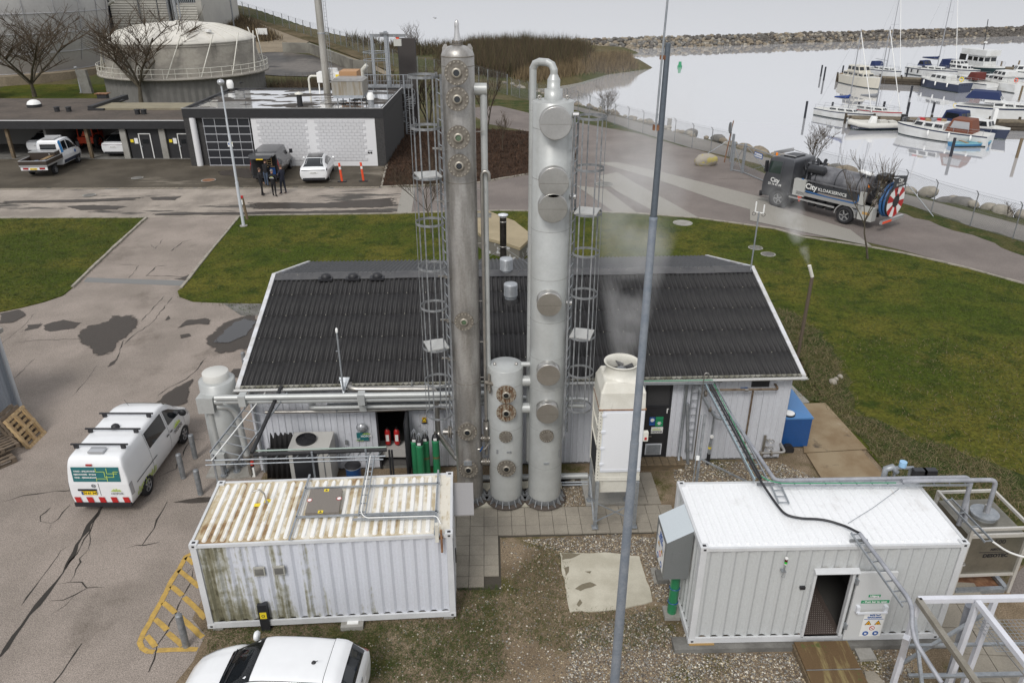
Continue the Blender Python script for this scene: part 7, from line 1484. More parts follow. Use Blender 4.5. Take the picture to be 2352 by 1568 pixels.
b.bar((-1.2,.5,2.8),(-2.2,.5,3.),.08).bar((-1.2,-.5,2.8),(-2.2,-.5,3.),.08).box(-1.6,-.5,2.7,-1.,.4,3.).mk('boom_gear',bK,vt)
MB().obox((-.35,.35,2.98),(.40,0,.06),(0,.22,0),(0,0,.03)).bar((-.4,.35,2.7),(-.4,.35,2.95),.06).mk('white_box_lamp',rF,vt);MB().cyl((-1.,.95,2.35),.07,.16,12).mk('amber_beacon',MATS['amber_lens'],vt);MB().box(-.98,.98,1.32,-.68,1.2,2.05).mk('control_box',mat('grey_locker',(.4,.4,.4),.5),vt)
for x,n_ in((WB,1),(0,2)):
    tm_,rm_=wheel_mesh(.52,.30 if n_==1 else .34,mat('truck_rim',(.30,.30,.30),.5,.4,var=.2))
    for sd in(1,-1):wo=link('wheel',tm_,vt,(x,sd*1.12,.52));link('rim',rm_,wo)
MB().cyl((WB,1.16,.52),.68,.075,28,'y').cyl((WB,-1.235,.52),.68,.075,28,'y').box(WB-.95,.9,.45,WB-.62,1.2,.95).mk('wheel_arch',bK,vt)
by_wheels(vt,(1937,514),(1790,476),1,0,WB,1.15,sc=1.07)
# PEOPLE
SKIN=mat('skin',(.42,.24,.17),.55,var=.03);HAIRG=mat('grey_hair',(.20,.19,.18),.8,var=.1);HAIRB=mat('brown_hair',(.07,.04,.025),.8,var=.1);NAVYC=mat('navy_cloth',(.012,.015,.028),.9,var=.1);BLACKC=mat('black_cloth',(.010,.010,.012),.9,var=.1);JEANS=mat('blue_jeans',(.06,.085,.13),.9,var=.1);SHOEB=mat('brown_shoes',(.12,.05,.02),.6);SHOEK=mat('black_shoes',(.01,.01,.01),.6);TROU=mat('dark_trousers',(.014,.018,.03),.9,var=.1)
def person(lab,loc,yaw,hgt,jacket,trousers,shoes,hair,arms='down',lean=0.,step=.08,logo=False,bald=False):
    t=thg('person',lab,'person',loc,yaw,'men standing behind the open van');k=hgt/1.80
    # forward is +x
    J={}
    def A(n,p,r):J[n]=(V3(p),r)
    lx=lean
    A('pel',(0,0,.95),(.15,.125));A('wst',(lx*.1,0,1.10),(.145,.12));A('chs',(lx*.3,0,1.32),(.175,.135));A('nbk',(lx*.42,0,1.48),(.09,.085));A('nek',(lx*.48,0,1.54),(.055,.055));A('hd0',(lx*.52+.01,0,1.62),(.075,.085));A('hd1',(lx*.55+.01,0,1.71),(.078,.09));A('hd2',(lx*.56,0,1.78),(.045,.05))
    E_=[('pel','wst'),('wst','chs'),('chs','nbk'),('nbk','nek'),('nek','hd0'),('hd0','hd1'),('hd1','hd2')]
    for s,sg in(('L',1),('R',-1)):
        st=step*sg
        A('hip'+s,(0,sg*.095,.90),(.095,.095));A('kne'+s,(st*.6+.02,sg*.11,.49),(.062,.062));A('ank'+s,(st,sg*.12,.10),(.042,.042));A('toe'+s,(st+.17,sg*.14,.035),(.042,.035));A('hel'+s,(st-.03,sg*.12,.045),(.042,.04))
        E_+=[('pel','hip'+s),('hip'+s,'kne'+s),('kne'+s,'ank'+s),('ank'+s,'toe'+s),('ank'+s,'hel'+s)]
        A('sho'+s,(lx*.38,sg*.195,1.42),(.065,.06))
        if arms=='down':el,wr=(lx*.3-.02,sg*.26,1.15),(lx*.3+.06,sg*.27,.92)
        elif arms=='fold':el,wr=(.02,sg*.27,1.16),(.24,sg*.09,1.17)
        elif arms=='pock':el,wr=(-.06,sg*.29,1.16),(.07,sg*.20,.96)
        else:el,wr=(.22+lx*.3,sg*.24,1.25),(.45+lx*.3,sg*.18,1.30)
        A('elb'+s,el,(.045,.045));A('wri'+s,wr,(.03,.03));d=(V3(wr)-V3(el)).normalized();A('pal'+s,V3(wr)+d*.07,(.035,.02))
        E_+=[('chs','sho'+s),('sho'+s,'elb'+s),('elb'+s,'wri'+s),('wri'+s,'pal'+s)]
    names=list(J);me=bpy.data.meshes.new('body');me.from_pydata([J[n][0]*k for n in names],[(names.index(a),names.index(b))for a,b in E_],[])
    o=bpy.data.objects.new('tmp',me);C.objects.link(o);sk_=o.modifiers.new('s','SKIN');sk_.use_smooth_shade=True;ss=o.modifiers.new('u','SUBSURF');ss.levels=1;ss.render_levels=1
    for i,n in enumerate(names):me.skin_vertices[0].data[i].radius=(J[n][1][0]*k,J[n][1][1]*k);me.skin_vertices[0].data[i].use_root=n=='pel'
    dg=bpy.context.evaluated_depsgraph_get();em=bpy.data.meshes.new_from_object(o.evaluated_get(dg));bpy.data.objects.remove(o)
    b=MB();P=[v.co.copy()for v in em.vertices];hands=[J['wriL'][0]*k,J['wriR'][0]*k]
    for pl in em.polygons:
        c=pl.center;z=c.z/k
        mi=1
        if z>1.555:mi=0
        elif z<.08:mi=3
        elif z<.93 and min((c-h).length for h in hands)>.12*k and abs(c.y)<.24*k:mi=2
        if min((c-(h+V3((0,0,0)))).length for h in hands)<.13*k and any((c-J['pal'+s][0]*k).length<.075*k for s in 'LR'):mi=0
        b.f.append(list(pl.vertices));b.m.append(mi);b.sm.append(True)
    b.v=[tuple(p)for p in P]
    for s,sg in(('L',1),('R',-1)):   # fingers and thumb
        w_,p_=J['wri'+s][0]*k,J['pal'+s][0]*k;d=(p_-w_).normalized();sd=d.cross(V3((1,0,.2))).normalized();nn=sd.cross(d)
        for i in range(4):a=p_+d*.01+sd*(-.027+.018*i);L_=[.07,.08,.075,.06][i]*k;b.tB([a,a+d*L_*.5+nn*.006,a+d*L_*.9+nn*.03],[.010,.009,.006],6,0)
        a=w_+d*.03+sd*.03;b.tB([a,a+sd*.03+d*.03,a+sd*.03+d*.065+nn*.01],[.012,.010,.007],6,0)
    hc=(J['hd1'][0]+V3((.0,0,-.02)))*k
    b.tB([hc+V3((.085,0,.01))*k,hc+V3((.108,0,-.02))*k],[.012,.016],6,0)   # nose
    for sg in(1,-1):b.lT([(.011,0),(.008,.005),(.001,.006)],8,tuple(hc+V3((.082,sg*.03,.02))*k),'x',4);b.tB([hc+V3((0,sg*.085,-.02))*k,hc+V3((-.01,sg*.098,.02))*k],[.012,.014],6,0)
    b.bar(hc+V3((.083,-.024,-.055))*k,hc+V3((.083,.024,-.055))*k,.008,.008,5)
    bo=b.mk('body',[SKIN,jacket,trousers,shoes,bK,mat('lips',(.25,.09,.07),.5)],t)
    if hair:
        h=MB();V_=[];
        for i in range(6):
            ph=i/5*PI*.56
            for j in range(14):a=2*PI*j/14;fr_=1 if cos(a)<.5 else(.62 if bald else .8);V_.append(hc+V3((cos(a)*.098*sin(ph*fr_)-.012,sin(a)*.092*sin(ph*fr_),.02+.105*cos(ph*fr_)))*k)
        h.add(V_,[(i*14+j,i*14+(j+1)%14,(i+1)*14+(j+1)%14,(i+1)*14+j)for i in range(5)for j in range(14)],None,True);h.mk('hair',hair,t)
    if logo:text('lettering','HOFOR',.09,rF,t,(lx*.3-.150*k,0,1.27*k),(PI/2,0,-PI/2),bold=.003);g=MB();[g.box(lx*.3-.152*k,-.10+i*.03,1.33*k,lx*.3-.142*k,-.08+i*.03,1.33*k+hh)for i,hh in enumerate([.02,.05,.03,.06,.04,.05,.02])];g.mk('skyline_mark',LIMEG,t)
    return t
def z6(X,Y):return((980+X/2.688)/1.7415,(560+Y/2.688)/1.7415)
pp_=lambda X,Y:G(*z6(X,Y))
s_=1.13
for lab,X,Y,yaw,h,jk,trs,sh,hr,ar,lg,bd_ in(('bald man in a black work jacket and purple trim facing the open van',190,600,.7,1.98,BLACKC,BLACKC,SHOEK,HAIRB,'down',False,True),
        ('grey-haired man seen from behind with HOFOR on his black jacket',322,613,1.5,1.94,BLACKC,BLACKC,SHOEK,HAIRG,'pock',True,False),
        ('man in a navy coat and brown shoes right of the group',420,585,2.6,2.10,NAVYC,TROU,SHOEB,HAIRB,'fold',False,False),
        ('man in blue jeans leaning in under the raised tailgate',238,498,1.35,1.95,BLACKC,JEANS,SHOEK,HAIRB,'reach',False,False)):
    p=pp_(X,Y);person(lab,(p.x,p.y,.02),yaw,h,jk,trs,sh,hr,ar,.25 if ar=='reach' else .0,logo=lg,bald=bd_)
# orange-red marker posts
for i,(X,Y)in enumerate(((1045,452),(1275,445))):
    p=pp_(X,Y);t=thg('marker_post',('left' if i==0 else 'right')+' of two leaning orange-red marker posts beside the white car','bollard',(p.x,p.y,.012),0,'orange-red marker posts')
    MB().box(-.32,-.16,0,.32,.16,.06).mk('foot',bK,t);MB().tB([(0,0,.04),(-.10,.0,1.42)],.085,12).mk('post',ORANGE,t);MB().tB([(-.063,0,.95),(-.078,0,1.15)],.088,12).mk('reflective_band',rF,t)
# grey steel bollards
for lab,px in(('grey bollard nearest the front wheel of the white electric van',(1672,1030)),('grey bollard in the middle of the row of three',(1570,1200)),('grey bollard nearest the mossy container',(1718,1340)),('grey bollard by the left roof corner of the pale building',(2105,300))):
    p=gq(0,2,*px);t=thg('bollard',lab,'bollard',(p.x,p.y,.01),0,'grey steel bollards');MB().cyl((0,0,0),.083,.88,18).lT([(.083,.88),(.075,.90),(.001,.91)],18).mk('tube',gZ_,t)
p=gq(0,3,1595,1248);t=thg('bollard','grey bollard standing in the yellow hatching','bollard',(p.x,p.y,.014),0,'grey steel bollards');MB().cyl((0,0,0),.083,.98,18).lT([(.083,.98),(.075,1.),(.001,1.01)],18).mk('tube',gZ_,t)
p=gq(1,3,140,1130);t=thg('charging_post','black post with a yellow sticker in front of the mossy container','post',(p.x-.02,p.y+.12,0),.07);zt=PY(*q(1,3,115,885),p.y+.1).z
MB().box(-.11,-.08,0,.11,.08,zt).mk('post',bM,t);MB().box(-.08,-.084,zt-.42,.08,-.08,zt-.22).mk('sticker',YELLOW,t);MB().torus((0,-.086,zt-.33),.035,.008,14,4,'y').mk('symbol',bK,t)
p=gq(1,3,885,1060);t=thg('ground_box','grey ground box with a white label at the foot of the mossy container','box',(p.x,p.y,0),.07);MB().box(-.28,-.2,0,.26,.3,.12).mk('base',CONC,t);MB().box(-.13,-.12,.12,.14,.10,.15).mk('label_plate',rF,t)
# GARAGE, CARPORT AND THE PLANT BEHIND
BRK=mat('black_brick',(.035,.034,.034),.8,c2_=(.055,.053,.052),sc=14,lo=.45,hi=.55,sQ=(.6,.6,3),var=.3,fI=18)
FASC=mat('black_fascia',(.022,.022,.024),.6,var=.15,fI=4)
WBLK=mat('white_painted_block',(.60,.60,.61),.8,c2_=(.50,.50,.52),sc=.9,lo=.4,hi=.6,var=.06,fI=6,dI=((.40,.40,.40),.55,.6,.72,None));WPLAIN=mat('white_render',(.70,.70,.71),.7,var=.03,dI=((.35,.36,.30),1.2,.68,.8,None))
roofw=mat('wet_bitumen_roof',(.085,.075,.065),.8,c2_=(.065,.058,.052),sc=.5,var=.15,fI=6,cO='pos')
nt=roofw.node_tree;b=nt.nodes['Principled BSDF'];g_=node(nt,'ShaderNodeNewGeometry');mp=node(nt,'ShaderNodeMapping');mp.inputs['Scale'].default_value=(.5,1.1,1);n_=node(nt,'ShaderNodeTexNoise');n_.inputs['Scale'].default_value=.62;n_.inputs['Detail'].default_value=6
r_=node(nt,'ShaderNodeMapRange');r_.inputs['From Min'].default_value=.475;r_.inputs['From Max'].default_value=.49;r_.inputs['To Min'].default_value=.8;r_.inputs['To Max'].default_value=.03
r2=node(nt,'ShaderNodeMapRange');r2.inputs['From Min'].default_value=.475;r2.inputs['From Max'].default_value=.49;r2.inputs['To Max'].default_value=.92
mxr=node(nt,'ShaderNodeMixRGB');bc=b.inputs['Base Color'].links[0].from_socket;mxr.inputs[2].default_value=(.9,.9,.91,1)
L_=nt.links.new;L_(g_.outputs['Position'],mp.inputs[0]);L_(mp.outputs[0],n_.inputs['Vector']);L_(n_.outputs['Fac'],r_.inputs['Value']);L_(n_.outputs['Fac'],r2.inputs['Value']);L_(r_.outputs[0],b.inputs['Roughness']);L_(r2.outputs[0],b.inputs['Metallic']);L_(r2.outputs[0],mxr.inputs[0]);L_(bc,mxr.inputs[1]);L_(mxr.outputs[0],b.inputs['Base Color'])
ga_=thg('garage_building','flat-roofed dark brick garage with a white block wall behind the parked cars','building',(-26.3,62.6,0))
GW,GD,GH=16.0,12.,4.58;g0=V3((-26.3,62.6,0))
def gl2(c,X,Y,yy=62.6,r=0):return PY(*q(c,r,X,Y),yy)-g0
MB().box(.2,.35,.0,GW-.05,GD,GH-.25).mk('core',BRK,ga_)
MB().box(.2,.3,GH-.25,GW-.2,GD-.2,GH-.16).mk('roof',roofw,ga_)
b=MB();b.box(0,-.06,3.84,GW,.12,GH).box(GW-.2,.12,GH-.5,GW,GD,GH).box(0,.12,GH-.5,.2,GD,GH).box(.2,GD-.2,GH-.3,GW-.2,GD,GH-.05);b.mk('fascia',FASC,ga_)
MB().box(-.02,-.08,GH,GW+.02,.0,GH+.03).box(GW-.05,0,GH,GW+.02,GD,GH+.03).mk('roof_edge_strip',mat('pale_edge_strip',(.5,.5,.5),.5),ga_)
xp0=gl2(0,1640,1300).x;xp1=gl2(0,1700,1300).x;xd0=gl2(0,1735,1405).x;xd1=gl2(0,2215,1405).x;xw0=gl2(1,60,1405).x;xw1=gl2(1,1135,1405).x;xw1=min(xw1,GW-.7)
MB().box(0,-.03,0,.75,.35,3.84).mk('brick_pier',BRK,ga_);MB().box(xw1,-.03,0,GW,.35,3.84).mk('brick_pier',BRK,ga_)
MB().cyl((xp1-.1,.12,0),.25,3.84,20).mk('round_pillar',WPLAIN,ga_)
xd0,xd1=1.45,xw0-.12
gd_=MB().box(xd0,.10,0,xd1,.16,3.84).mk('garage_door',FASC,ga_)
cw,ch=(xd1-xd0-.1)/4,3.76/6
pm_=MB().box(.05,-.03,.04,cw-.05,0,ch-.04).mesh('door_panel',mat('tinted_door_pane',(.03,.032,.038),.15,var=.1));fm_=MB()
for i in range(4):
    for j in range(6):link('door_panel',pm_,gd_,(xd0+.05+i*cw,.10,.05+j*ch))
for i in range(5):fm_.box(xd0+.03+i*cw,.055,0,xd0+.07+i*cw,.10,3.84)
for j in range(7):fm_.box(xd0,.050,.01+j*ch,xd1,.098,.08+j*ch)
fm_.mk('door_bars',mat('alu_bar',(.48,.49,.52),.4,.3),gd_);MB().box(xd0+1.9*cw,.03,1.55,xd0+1.9*cw+.42,.048,1.95).mk('door_notice',rF,gd_);MB().cyl((xd0+1.9*cw+.14,.028,1.78),.10,.006,16,'y').mk('no_parking_mark',BLUES,gd_);MB().cyl((xd0+1.9*cw+.32,.028,1.84),.07,.006,16,'y').mk('amber_mark',YELLOW,gd_)
ww=MB().box(xw0,.02,0,xw1,.35,3.84).mk('white_wall',WPLAIN,ga_)
bw,bh=.452,.252;bmh=MB().box(.006,-.035,.006,bw-.006,0,bh-.006).mesh('block',WBLK)
for f in range(2):
    x0=xw0+.42+f*(xw1-xw0-.42-.30)*.505;nb=int(((xw1-xw0-.9)*.48)/bw)
    for j in range(13):
        for i in range(nb):
            ox=(j%2)*bw*.5
            if i==nb-1 and j%2:continue
            o=link('block',bmh,ww,(x0+i*bw+ox,.02+random.uniform(-.006,.004),.42+j*bh))
MB().box(xw1-.75,-.02,1.25,xw1-.35,.0,1.27).mk('socket_rail',gV,ga_)
for dx in(-.68,-.48):MB().cyl((xw1+dx,-.02,1.08),.08,.04,12,'y').mk('wall_socket',bK,ga_)
# roof plant
rz=GH-.16
def roofp(X,Y,c=1):p=gq(c,0,X,Y,rz);return p
p=roofp(430,910);t=thg('roof_vent','dark roof vent with a cream cap on the flat garage roof','roof vent',p);MB().cyl((0,0,0),.22,1.,14).mk('pipe',FASC,t);MB().lT([(.34,.95),(.34,1.05),(.001,1.15)],16).mk('cap',CREAM,t)
p=roofp(1035,895);t=thg('roof_vent','white mushroom vent right of the roof air unit','roof vent',p);MB().cyl((0,0,0),.26,.45,16).mk('pipe',gZ_,t);MB().lT([(.30,.40),(.32,.7),(.24,.85),(.2,.95),(.001,.98)],18).mk('cap',rF,t)
a,b_,c_=roofp(735,905),roofp(960,905),roofp(1000,850);L1=(b_-a).length
ah=thg('air_handling_unit','rust-streaked steel air unit on legs on the garage roof','air unit',a)
zu=PY(*q(1,0,715,700),a.y).z-rz
MB().box(-.25,.2,.75,L1+.1,2.7,zu).mk('housing',mat('streaked_steel_sheet',(.34,.325,.29),.45,.4,c2_=(.27,.23,.17),sc=2.2,lo=.4,hi=.65,sQ=(2.5,1,.3),var=.08,dI=((.25,.13,.05),1.5,.62,.8,(2.5,1,.3))),ah);MB().add([(-.3,.15,zu),(L1+.15,.15,zu),(L1+.15,2.75,zu),(-.3,2.75,zu),(-.1,.7,zu+.16),(L1-.05,.7,zu+.16),(L1-.05,2.4,zu+.16),(-.1,2.4,zu+.16)],[(0,1,5,4),(1,2,6,5),(2,3,7,6),(3,0,4,7),(4,5,6,7)]).mk('top_cover',sT,ah)
MB().box(-.2,.18,.55,L1+.08,2.72,.78).mk('base_frame',gV,ah)
lgm=MB().box(-.04,-.04,0,.04,.04,.6).box(-.3,-.06,0,.3,.06,.05).mesh('leg',gZ_)
for x in(.1,L1/2,L1-.1):
    for y in(.4,2.5):link('leg',lgm,ah,(x,y,0))
p=roofp(780,770);MB().box(-.2,3.2,.5,L1*.6,5.2,2.3).mk('rear_duct',mat('orange_rust_sheet',(.42,.24,.12),.7,var=.15),ah)
p=roofp(662,800);sk2=thg('chimney_stack','tall pale steel chimney with a ladder on the garage roof','chimney',p);dpt=p.y
MB().cyl((0,0,0),.31,22,24).mk('shaft',mat('stained_chimney_steel',(.40,.39,.36),.5,.2,c2_=(.27,.255,.22),sc=1.2,sQ=(2,2,.3),var=.1),sk2)
lb=MB().bar((.42,0,1),(.42,0,22),.03).bar((.62,0,1),(.62,0,22),.03)
for i in range(70):lb.bar((.42,0,1+i*.3),(.62,0,1+i*.3),.025)
lb.mk('ladder',gZ_,sk2);b=MB()
for z in(5,10.5,16):b.bar((.3,0,z),(.62,0,z),.06).lT([(.31,z),(.33,z+.02),(.33,z+.1),(.31,z+.12)],24)
b.mk('band',gV,sk2)
bx=thg('burner_box','white equipment box with yellow label at the chimney foot','cabinet',roofp(600,800));MB().box(-.2,.2,.9,2.1,1.5,1.75).box(-.15,.3,0,-.05,.4,.9).box(1.9,.3,0,2.,.4,.9).cyl((1.1,.85,1.75),.5,.3,16).mk('casing',rF,bx);MB().box(1.5,.19,1.35,1.9,.2,1.6).mk('label',YELLOW,bx);MB().box(.5,.19,1.4,.9,.2,1.55).box(.5,.19,1.,1.1,.2,1.12).mk('label',bK,bx)
MB().tB(rounded([(-.2,.8,1.4),(-.9,.8,1.4),(-1.1,.8,1.2),(-1.1,.8,0)],.2),.09,8).mk('pipe',CREAM,bx)
p=roofp(700,760);rr_=thg('roof_rail','galvanised handrail on the back right of the garage roof','railing',roofp(1060,840));b=MB()
for x in(0,1.2):b.bar((x,0,0),(x,0,1.),.05)
b.bar((-.1,0,1.),(1.3,0,1.),.05).bar((-.1,0,.5),(1.3,0,.5),.04).mk('rail',gV,rr_)
p=gq(0,0,1975,775,rz);t=thg('roof_vent','battered white cowl at the back left of the garage roof','roof vent',p);MB().cyl((0,0,0),.38,.2,14).mk('base',BRK,t);MB().lT([(.28,.2),(.33,.6),(.25,.9),(.001,.95)],12).mk('cowl',rF,t)
for i,(c__,X,Y,on)in enumerate(((0,2060,728,'garage roof'),(0,1052,880,'carport roof edge'))):
    p=gq(c__,0,X,Y,3.3 if c__==0 and X<1500 else GH);t=thg('crow','crow perched on the '+on,'bird',p,.5)
    MB().lT([(.001,-.2),(.05,-.12),(.085,0),(.06,.1),(.035,.15),(.04,.19),(.03,.23),(.001,.25)],10,(0,0,.22),'x').mk('body',bK,t);MB().add([(-.15,-.03,.22),(-.15,.03,.22),(-.38,.04,.14),(-.38,-.04,.14),(-.15,0,.25)],[(0,1,2,3),(0,4,1),(4,3,2),(0,3,4),(1,4,2)]).tB([(0,.03,0),(0,.03,.16)],.008,4).tB([(0,-.03,0),(0,-.03,.16)],.008,4).tB([(.24,0,.23),(.31,0,.21)],[.018,.003],5).mk('tail_and_legs',bK,t)
# gantry hoist and spiral stair at the back corner
gy=75.6;gp=PY(862,199,gy);gt_=thg('hoist_gantry','galvanised hoist gantry above the back corner of the garage','gantry',(gp.x,gy,0));zt_=PY(860,80,gy).z;x2=PY(893,196,gy).x-gp.x;x3=PY(931,80,gy).x-gp.x
MB().box(-.13,-.13,3.5,.13,.13,zt_).mk('post',gV,gt_);MB().box(x2-.15,-.15,3.5,x2+.15,.15,zt_+.3).box(x2+.18,-.1,3.5,x2+.28,.1,zt_).mk('post',gV,gt_);MB().box(-.15,-.12,zt_-.2,x3,.12,zt_+.05).box(.8,-.3,zt_+.05,x2+.3,-.1,zt_+.2).mk('beam',gZ_,gt_)
xh=PY(*q(1,0,1262,350),gy).x-gp.x;zh=PY(*q(1,0,1262,365),gy).z;MB().box(xh-.35,-.2,zh-.3,xh+.35,.2,zh+.3).mk('hoist',mat('grey_hoist',(.5,.5,.46),.5),gt_);MB().add([(xh-.25,-.05,zt_-.1),(xh+.25,-.05,zt_-.1),(xh,-.05,zt_-.6),(xh-.25,.05,zt_-.1),(xh+.25,.05,zt_-.1),(xh,.05,zt_-.6)],[(0,1,2),(5,4,3),(0,3,4,1),(1,4,5,2),(2,5,3,0)]).mk('trolley',ORANGE,gt_);MB().bar((xh,0,zh-.3),(xh+.02,0,1),.05).mk('chain',bK,gt_)
tb=thg('platform','galvanised platform with railings and caged rings behind the garage roof','platform',(PY(900,180,76.5).x,76.2,0));zp=4.5
MB().box(-2.4,-.8,zp-.12,1.9,1.2,zp).mk('deck',gZ_,tb);b=MB()
for i in range(15):b.bar((-2.4+i*.3,-.8,zp),(-2.4+i*.3,-.8,zp+1.1),.03)
b.bar((-2.4,-.8,zp+1.1),(1.9,-.8,zp+1.1),.05).bar((-2.4,-.8,zp+.55),(1.9,-.8,zp+.55),.03)
for z in(zp+2.9,zp+2.2):b.torus((-1.6,1.4,z),1.15,.045,24,5)
for a in range(6):b.bar((-1.6+1.15*cos(a),1.4+1.15*sin(a),zp),(-1.6+1.15*cos(a),1.4+1.15*sin(a),zp+2.9),.03)
b.mk('railing',gV,tb);MB().tB([(-2.9,1.,zp),(-2.9,1.,zp+1.3),(-2.4,1.,zp+1.8)],.2,10).mk('duct',CREAM,tb)
MB().box(.6,1.6,0,2.2,2.4,8.6).mk('dark_tower',mat('dark_clad_tower',(.055,.048,.045),.8,var=.15),tb)
sc_=thg('spiral_stair','galvanised spiral staircase beside the dark right wall of the garage','staircase',(PY(930,300,75.5).x+.2,75.3,0));MB().cyl((0,0,0),.08,5.6,12).mk('pole',gV,sc_)
stm=MB().prism([(.06,-.03),(1.,-.19),(1.,.19),(.06,.03)],0,.04).mesh('tread',gZ_);hr=MB()
for i in range(25):link('tread',stm,sc_,(0,0,.18+i*.175),-.5+i*.42);hr.bar((1.*cos(-.5+i*.42),1.*sin(-.5+i*.42),.18+i*.175),(1.*cos(-.5+i*.42),1.*sin(-.5+i*.42),1.15+i*.175),.022)
for k_ in(1.15,.7):hr.tB([(1.*cos(-.5+i*.42),1.*sin(-.5+i*.42),k_+i*.175)for i in range(25)],.022,5)
hr.mk('handrail',gZ_,sc_)
# ---- carport
cpz,cpb,cy=3.21,2.54,65.05
cp_=thg('carport','long flat-roofed dark carport with parked vehicles at the left','carport',(0,0,0));RB=mat('brown_bitumen_roof',(.115,.095,.08),.85,c2_=(.085,.072,.062),sc=.3,var=.15,fI=4,cO='pos',dI=((.04,.036,.032),.25,.62,.7,(.5,2,1)),dirt2=((.2,.18,.16),.3,.66,.72,(.5,2,1)))
MB().box(-62,cy,cpb+.5,-26.45,71.5,cpz-.06).box(-62,71.5,cpb+.5,-37.6,77.6,cpz-.06).mk('roof',RB,cp_);MB().box(-62,cy-.1,cpb,-26.45,cy+.12,cpz-.02).mk('fascia',FASC,cp_);MB().box(-62,cy-.14,cpz-.02,-26.45,cy+.05,cpz+.03).mk('roof_edge_strip',MATS['pale_edge_strip'],cp_)
MB().box(-37.5,70.7,cpz-.2,-26.4,73.9,cpz+.10).mk('beige_roof',mat('beige_roof',(.27,.24,.17),.8,var=.08,c2_=(.23,.205,.15),sc=1,cO='pos'),cp_);MB().box(-38.,70.5,cpz-.1,-37.5,77.4,cpz+.32).box(-38,70.4,cpz-.1,-36.6,70.7,cpz+.1).mk('upstand',FASC,cp_)
MB().box(-62,71.3,0,-26.45,71.5,cpb+.5).box(-39.6,65.6,0,-39.4,71.3,cpb+.5).box(-32.6+.0,65.4,0,-32.4,71.3,cpb+.5).mk('inner_wall',mat('grey_inner_wall',(.18,.175,.165),.85,var=.1),cp_)
def cgx(X,Y=1350):return PY(*q(0,0,X,Y),cy+.3).x
for X in(120,790):p=cgx(X);MB().box(p-.12,cy+.2,0,p+.12,cy+.45,cpb+.4).mk('post',WOOD,cp_)
for xa,xb in((1120,1405),(1455,1650)):
    a,b_=cgx(xa),cgx(xb);b_=min(b_,-26.5);MB().box(a,cy+.35,0,b_,cy+.45,cpb+.2).mk('dark_door',FASC,cp_)
for xa in(1100,1430):a=cgx(xa);MB().box(a-.25,cy+.15,0,a+.25,cy+.5,cpb+.2).mk('concrete_pier',CONC,cp_)
for X0,X1 in((1222,1325),(1550,1640)):
    a,b_=cgx(X0),cgx(X1);b_=min(b_,-26.55);MB().box(a,cy+.28,0,a+.07,cy+.36,2.1).box(b_-.07,cy+.28,0,b_,cy+.36,2.1).box(a,cy+.27,2.03,b_,cy+.36,2.1).mk('door_frame',rF,cp_);MB().box(a+.25,cy+.325,1.25,b_-.25,cy+.345,1.6).mk('door_window',GLASS,cp_);MB().box(a+.1,cy+.28,.95,a+.16,cy+.34,1.1).mk('door_handle',gV,cp_);MB().box(a-.75,cy+.31,1.35,a-.5,cy+.345,1.6,0).box(a-.42,cy+.31,1.25,a-.12,cy+.345,1.7,1).mk('door_notice',[YELLOW,rF],cp_)
sH_('carport_floor',[(-62,cy),(-26.4,cy),(-26.4,71.3),(-62,71.3)],.016,CONCD)
p=gq(0,0,295,910,cpz);t=thg('skylight','white domed skylight on the brown carport roof','skylight',p);MB().cyl((0,0,-.1),.62,.3,20).mk('kerb',FASC,t);MB().lT([(.6,.2),(.5,.42),(.28,.55),(.001,.6)],20).mk('dome',rF,t)
for i,X in enumerate((490,590,1178,1233)):
    p=gq(0,0,X,950 if X<1000 else 972,cpz);t=thg('roof_cowl',['leftmost black roof cowl on the carport','black roof cowl second from the left on the carport','black roof cowl in front of the beige roof, left one','black roof cowl in front of the beige roof, right one'][i],'roof vent',p,0,'black roof cowls');MB().cyl((0,0,-.1),.22,.45,14).lT([(.27,.30),(.27,.36),(.001,.40)],14).mk('cowl',FASC,t)
p=gq(0,0,883,835,cpz);t=thg('roof_cowl','rust-brown box cowl at the back edge of the carport roof','roof vent',p);MB().box(-.45,-.3,-.1,.45,.3,.35).mk('box',FASC,t);MB().box(-.62,-.4,.35,.62,.4,.42).mk('lid',RUST,t)
# ---- domed concrete tank with walkway
def pT(x,y,Y):return PY(x,y,Y)
tc=V3((-42.4,104.5,0));tk2=thg('digester_tank','round concrete tank with a pale fabric dome and railed walkway','storage tank',tc)
TCON=mat('stained_tank_concrete',(.38,.355,.31),.85,c2_=(.28,.26,.23),sc=.35,lo=.4,hi=.6,sQ=(1,1,2.2),var=.08,fI=4,dI=((.13,.12,.10),.5,.6,.75,(1.6,1.6,.4)))
MB().lT([(9.15,2.85),(9.15,6.55)],72).mk('upper_wall',TCON,tk2);pf=MB();n=150;P_=[]
for i in range(n):a=2*PI*i/n;r_=9.75 if i%2 else 9.62;P_.append((r_*cos(a),r_*sin(a)))
pf.prism(P_,-.5,2.65).mk('lower_wall',mat('dark_profiled_cladding',(.17,.165,.155),.6,var=.08,fI=2),tk2)
MB().lT([(9.1,2.65),(10.4,2.65),(10.4,2.88),(9.1,2.88)],72).mk('walkway',TCON,tk2);MB().lT([(9.2,6.5),(9.25,6.6),(8.6,7.05),(7.2,7.65),(5,8.2),(2.5,8.52),(.3,8.6),(.3,8.75),(.001,8.75)],72).mk('dome',mat('pale_fabric_dome',(.68,.655,.59),.7,c2_=(.60,.575,.52),sc=.4,var=.04),tk2)
b=MB()
for i in range(32):a=2*PI*i/32;b.tB([((9.22-0)*cos(a),9.22*sin(a),6.62),(8.6*cos(a),8.6*sin(a),7.08),(7.2*cos(a),7.2*sin(a),7.68),(5*cos(a),5*sin(a),8.23),(.3*cos(a),.3*sin(a),8.62)],.025,4)
